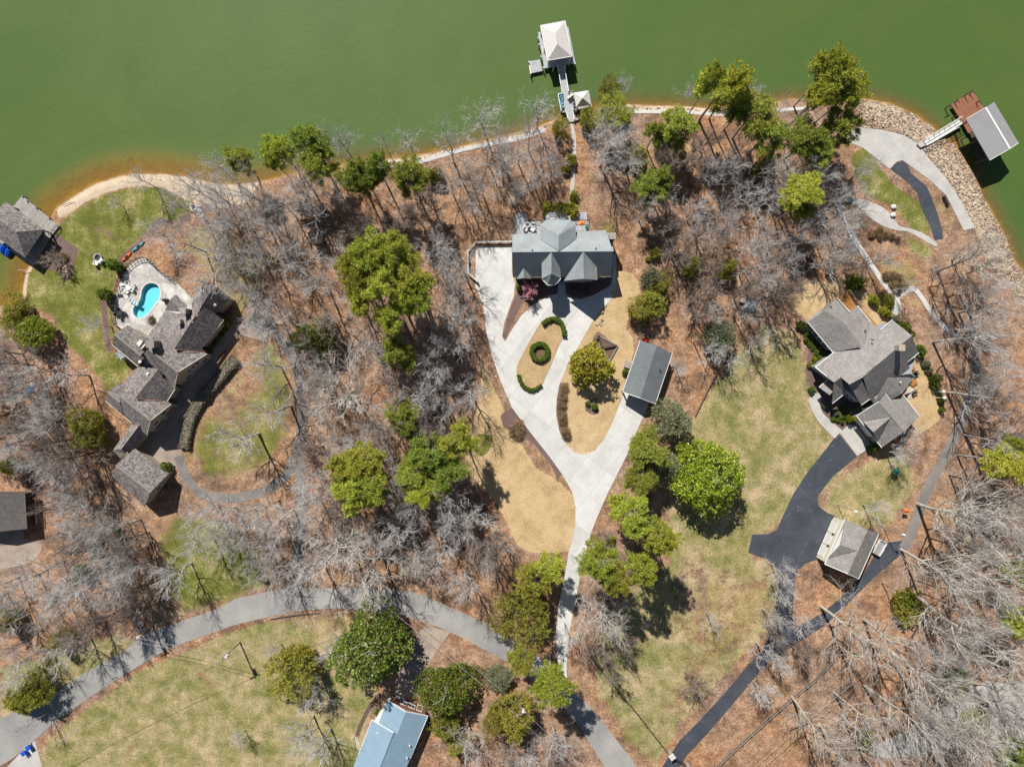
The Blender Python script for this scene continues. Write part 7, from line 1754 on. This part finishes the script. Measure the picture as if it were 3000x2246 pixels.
# vehicles
def car(px, py, rz, mat, label, z=0.0):
    x, y, _ = P(px, py, 0.8)
    t = thing('parked_car', label, 'car', (x, y, z)); t.rotation_euler = (0, 0, rz)
    def part(nm, V, F, m_, sm=False, par=None): return link(nm, meshdata(nm, V, F, M[m_], smooth=sm), par or t)
    prof = [(-2.3, 0.35, 0.75, 0.82), (-2.2, 0.3, 0.95, 0.9), (-1.0, 0.3, 1.0, 0.93), (0.9, 0.3, 0.98, 0.93), (2.0, 0.3, 0.88, 0.88), (2.35, 0.35, 0.7, 0.78)]
    V = []; F = []
    for xx, z0, z1, w in prof: V += [(xx, -w, z0), (xx, -w, z1 - 0.08), (xx, -w + 0.1, z1), (xx, w - 0.1, z1), (xx, w, z1 - 0.08), (xx, w, z0)]
    for k in range(len(prof) - 1):
        for a in range(6): F.append((k * 6 + a, k * 6 + (a + 1) % 6, (k + 1) * 6 + (a + 1) % 6, (k + 1) * 6 + a))
    F += [tuple(range(6))[::-1], tuple(30 + a for a in range(6))]
    part('body', V, F, mat)
    cab = [(-2.05, 0.95, 0.8), (-1.7, 1.5, 0.66), (0.35, 1.52, 0.66), (1.15, 0.97, 0.8)]
    V = []; F = []
    for xx, zz, w in cab: V += [(xx, -w, zz), (xx, w, zz)]
    V += [(-2.05, -0.8, 0.9), (-2.05, 0.8, 0.9), (1.15, -0.8, 0.9), (1.15, 0.8, 0.9)]
    part('windows', V, [(0, 1, 3, 2), (4, 5, 7, 6), (0, 2, 4, 6), (7, 5, 3, 1)], 'glass')
    mb = MB().add([(-1.72, -0.68, 1.5), (0.37, -0.68, 1.52), (0.37, 0.68, 1.52), (-1.72, 0.68, 1.5), (-1.6, -0.6, 1.56), (0.25, -0.6, 1.58), (0.25, 0.6, 1.58), (-1.6, 0.6, 1.56)], [(4, 5, 6, 7), (0, 1, 5, 4), (1, 2, 6, 5), (2, 3, 7, 6), (3, 0, 4, 7)])
    part('roof', mb.V, mb.F, mat)
    for sx in (-1.4, 1.45):
        for sy in (-1, 1):
            mb = MB().tube([(sx, sy * 0.72, 0.34), (sx, sy * 0.95, 0.34)], [0.34, 0.34], 14)
            w = part('wheel', mb.V, mb.F, 'rubber'); mb = MB().tube([(sx, sy * 0.9, 0.34), (sx, sy * 0.97, 0.34)], [0.2, 0.2], 10); part('rim', mb.V, mb.F, 'metal_grey', False, w)
    for sy in (-1, 1):
        mb = MB().box((2.32, sy * 0.6, 0.66), (0.1, 0.3, 0.12)); part('headlight', mb.V, mb.F, 'white')
        mb = MB().box((-2.28, sy * 0.65, 0.75), (0.08, 0.25, 0.12)); part('tail_light', mb.V, mb.F, 'red')
        mb = MB().box((0.85, sy * 1.0, 0.98), (0.12, 0.2, 0.12)); part('mirror', mb.V, mb.F, mat)
    return t
car(2800, 2010, math.radians(75), 'white', 'white car parked in the gravel yard under bare branches')
x, y, _ = P(2874, 2083)
t = thing('trampoline', 'round black trampoline beside the gravel yard at the lower right', 'trampoline', (x, y, 0))
MB().tube([(x, y, 0.85), (x, y, 0.88)], [1.9, 1.9], 20).build('mat', M['rubber'], t)
for i in range(20):
    a, b = i * math.pi / 10, (i + 1) * math.pi / 10
    if i % 4 == 0: MB().tube([(x + 2.1 * math.cos(a), y + 2.1 * math.sin(a), 0), (x + 2.1 * math.cos(a), y + 2.1 * math.sin(a), 0.9)], [0.04, 0.04], 6).build('leg', M['dark_metal'], t)
mb = MB(); mb.tube([(x + 2.1 * math.cos(i * math.pi / 10), y + 2.1 * math.sin(i * math.pi / 10), 0.9) for i in range(21)], [0.14] * 21, 6, False); mb.build('rim_pad', M['timber_dark'], t)
# cottage porch things, ladder
x, y, _ = P(*TS(830, 410), 0.5)
t = thing('porch_bench', 'long blue-grey bench in the shade above the metal-roofed cottage', 'bench', (x, y, 0)); t.rotation_euler = (0, 0, -0.4)
for nm, mb in (('seat', MB().box((0, 0, 0.5), (2.2, 0.7, 0.1))), ('backrest', MB().box((0, -0.35, 0.8), (2.2, 0.1, 0.5))), ('leg', MB().box((-0.9, 0, 0.25), (0.1, 0.6, 0.5))), ('leg', MB().box((0.9, 0, 0.25), (0.1, 0.6, 0.5)))):
    link(nm, meshdata(nm, mb.V, mb.F, M['grey_tarp']), t)
lounge_chair(*TS(990, 490), 0.3, 2.7, 'grey_tarp', 'blue-grey porch chair beside the long bench at the cottage', None, 1.3, 'porch_chair')
t = thing('ladder', 'white ladder lying on the ground left of the metal-roofed cottage', 'ladder', P(*TS(50, 1220)))
pa, pb = Vector(P(*TS(25, 1095), 0.1)), Vector(P(*TS(75, 1350), 0.1)); sv = Vector((-(pb - pa).y, (pb - pa).x, 0)).normalized() * 0.22
for s in (-1, 1): MB().bar(pa + sv * s, pb + sv * s, 0.07, 0.07).build('rail', M['white'], t)
for i in range(11):
    p = pa.lerp(pb, (i + 0.5) / 11); MB().bar(p - sv, p + sv, 0.05, 0.05).build('rung', M['white'], t)
# right property: green table umbrella, orange nest box, shed things
x, y, _ = P(*TG(1115, 178), 2.0)
t = thing('green_umbrella', 'closed-looking small dark green parasol under the bare tree below the gabled house', 'parasol', (x, y, 0))
MB().tube([(x, y, 0), (x, y, 2.2)], [.04, .04], 8).build('pole', M['white'], t)
mb = MB(); ring = [(x + 0.75 * math.cos(i * math.pi / 4), y + 0.75 * math.sin(i * math.pi / 4), 1.8) for i in range(8)]
mb.add(ring + [(x, y, 2.3)], [(i, (i + 1) % 8, 8) for i in range(8)]).build('canopy', M['green_paint'], t)
x, y, _ = P(*TG(1190, 515), 1.6)
t = thing('nest_box', 'small orange-roofed nest box on a post at the wood edge', 'nest box', (x, y, 0))
MB().box((x, y, 0.75), (.1, .1, 1.5)).build('post', M['timber'], t); MB().box((x, y, 1.7), (.45, .4, .4)).build('box', M['timber_grey'], t)
MB().add([(x - .5, y - .4, 1.88), (x + .5, y - .4, 1.88), (x + .5, y + .4, 1.88), (x - .5, y + .4, 1.88), (x - .5, y, 2.2), (x + .5, y, 2.2)], [(0, 1, 5, 4), (2, 3, 4, 5), (1, 2, 5), (3, 0, 4)]).build('roof', M['orange'], t)
for i, q in enumerate(((1255, 1150), (1262, 990))):
    lounge_chair(*TF(*q), 0.0, 0.6, 'timber' if i == 0 else 'dark_metal', '%s patio chair behind the gabled house' % ['tan wooden', 'black metal'][i], None, 1.5)
# driftwood logs and felled branches
for (a, b, r_, lab) in ((T6(95, 668), T6(430, 628), 0.13, 'long dark fallen log along the lower road edge'), (T1(160, 858), T1(270, 880), 0.07, 'thin driftwood branch at the left shore inlet'), (T1(540, 300), T1(650, 270), 0.08, 'driftwood branch on the sand beach'), (TH(440, 860), TH(500, 810), 0.12, 'pale cut log beside the rail fence at the wood edge'), (TH(530, 880), TH(540, 845), 0.1, 'short pale cut log near the rail fence')):
    pa, pb = Vector(P(*a, 0.1)), Vector(P(*b, 0.1)); md = pa.lerp(pb, 0.5) + Vector((0.1, 0.2, 0.03))
    t = thing('log', lab, 'log', tuple(pa))
    MB().tube([pa, md, pb], [r_, r_ * 0.9, r_ * 0.6], 7).build('stem', M['bark_grey' if r_ < 0.12 else 'bark_dark'], t)
    MB().tube([md, md + Vector((0.3, 0.4, 0.1))], [r_ * 0.5, r_ * 0.2], 5).build('branch_stub', M['bark_grey'], t)

# ------------------------------------------------------------------ rocks
rock_me = []
for i in range(7):
    R = random.Random(500 + i); mb = MB().ell((0, 0, 0), (1, R.uniform(0.65, 0.95), R.uniform(0.45, 0.7)), 6, 4, 0.22, 600 + i)
    rock_me.append(meshdata('stone', mb.V, mb.F, M['rock']))
def riprap(name, label, polys, rng_s, dens, seed, npart, cat='rocks'):
    R = random.Random(seed)
    pl0 = W(polys[0]); o = thing(name, label, cat, (pl0[0][0], pl0[0][1], 0)); ox, oy = pl0[0]
    rest = MB(); cand = []
    for poly in polys:
        pl = W(poly); x0, x1 = min(p[0] for p in pl), max(p[0] for p in pl); y0, y1 = min(p[1] for p in pl), max(p[1] for p in pl)
        n = int((x1 - x0) * (y1 - y0) * dens)
        X = np.array([R.uniform(x0, x1) for _ in range(n)]); Y = np.array([R.uniform(y0, y1) for _ in range(n)])
        k = inside(X, Y, pl); cand += [(a, b) for a, b in zip(X[k], Y[k])]
    c = [(x, y, rng_s[0] + (rng_s[1] - rng_s[0]) * R.random() ** 1.6 * (1.9 if R.random() < 0.1 else 1)) for x, y in cand]
    c.sort(key=lambda q: -q[2])
    sdl = sdist(np.array([q[0] for q in c]), np.array([q[1] for q in c]), lake_w)
    for i, (x, y, s) in enumerate(c):
        d_ = sdl[i]; z = (WATER_Z - min(d_ * 0.22, 5)) if d_ > 0 else min(0, WATER_Z - d_ * 0.35)
        if i < npart:
            r_ = link('stone', rock_me[i % 7], o, (x - ox, y - oy, z + s * 0.15)); r_.scale = (s, s, s); r_.rotation_euler = (R.uniform(-.3, .3), R.uniform(-.3, .3), R.uniform(0, 6.28))
        else:
            me = rock_me[i % 7]; a = R.uniform(0, 6.28); co, si = math.cos(a) * s, math.sin(a) * s
            rest.add([(x + v.co.x * co - v.co.y * si, y + v.co.x * si + v.co.y * co, z + s * 0.15 + v.co.z * s) for v in me.vertices], [tuple(p.vertices) for p in me.polygons])
    if rest.V: setp(rest.build('small_stones', M['rock'], o), kind='stuff')
    return o
riprap('rock_revetment', 'wide bank of pale riprap rock around the right shore point', [[(2511, 340), (2514, 372), (2589, 380), (2650, 396), (2687, 419), (2700, 436), (2725, 467), (2759, 504), (2793, 552), (2826, 606), (2857, 667), (2887, 729), (2911, 762), (2928, 804), (2955, 838), (3010, 900), (3060, 900), (3000, 800), (2975, 762), (2948, 694), (2918, 636), (2888, 585), (2863, 523), (2829, 465), (2796, 422), (2762, 399), (2733, 372), (2675, 333), (2606, 303), (2531, 291), (2505, 300)]], (0.12, 0.26), 13, 31, 300)
riprap('shore_stones', 'narrow band of stones along the left shore path', [[(1106, 470), (1191, 463), (1259, 448), (1360, 427), (1500, 394), (1585, 369), (1640, 350), (1645, 362), (1590, 378), (1500, 405), (1370, 430), (1290, 450), (1220, 470), (1180, 480), (1130, 500)]], (0.14, 0.34), 4.5, 32, 220)
riprap('shore_stones', 'narrow band of stones along the right shore path', [[(1760, 318), (1839, 306), (2008, 312), (2076, 318), (2200, 312), (2200, 324), (2036, 325), (1941, 320), (1856, 320), (1770, 332)]], (0.14, 0.34), 4.5, 33, 200)
riprap('planting_stones', 'strip of loose stones edging the mulch bed by the left boathouse', [tr(T1, (540, 800), (620, 790), (610, 930), (550, 945), (520, 870))], (0.1, 0.22), 10, 34, 60)
riprap('beach_stones', 'scattered small dark stones and drift on the sand beach', [tr(T1, (1360, 130), (1500, 150), (1700, 200), (1800, 260), (1700, 280), (1560, 220), (1400, 165)), tr(T1, (1000, 75), (1500, 45), (1900, 150), (1500, 80), (1100, 90))], (0.06, 0.2), 1.6, 36, 120)
riprap('driveway_stones', 'grey boulders at the right edge of the white driveway loop', [tr(TB, (705, 1310), (780, 1290), (790, 1330), (740, 1345)), tr(TB, (800, 1160), (830, 1130), (840, 1140), (770, 1230))], (0.2, 0.4), 5, 35, 30)
for q, lab in (((1080, 1200), 'upper white boulder beside the curved lakeside patio'), ((1075, 1270), 'lower white boulder beside the curved lakeside patio')):
    x, y, _ = P(*TE(*q)); mb = MB().ell((x, y, 0.3), (0.6, 0.5, 0.4), 8, 5, 0.15, 9)
    setp(mb.build('boulder', M['white']), lab, 'boulder', 'white boulders')
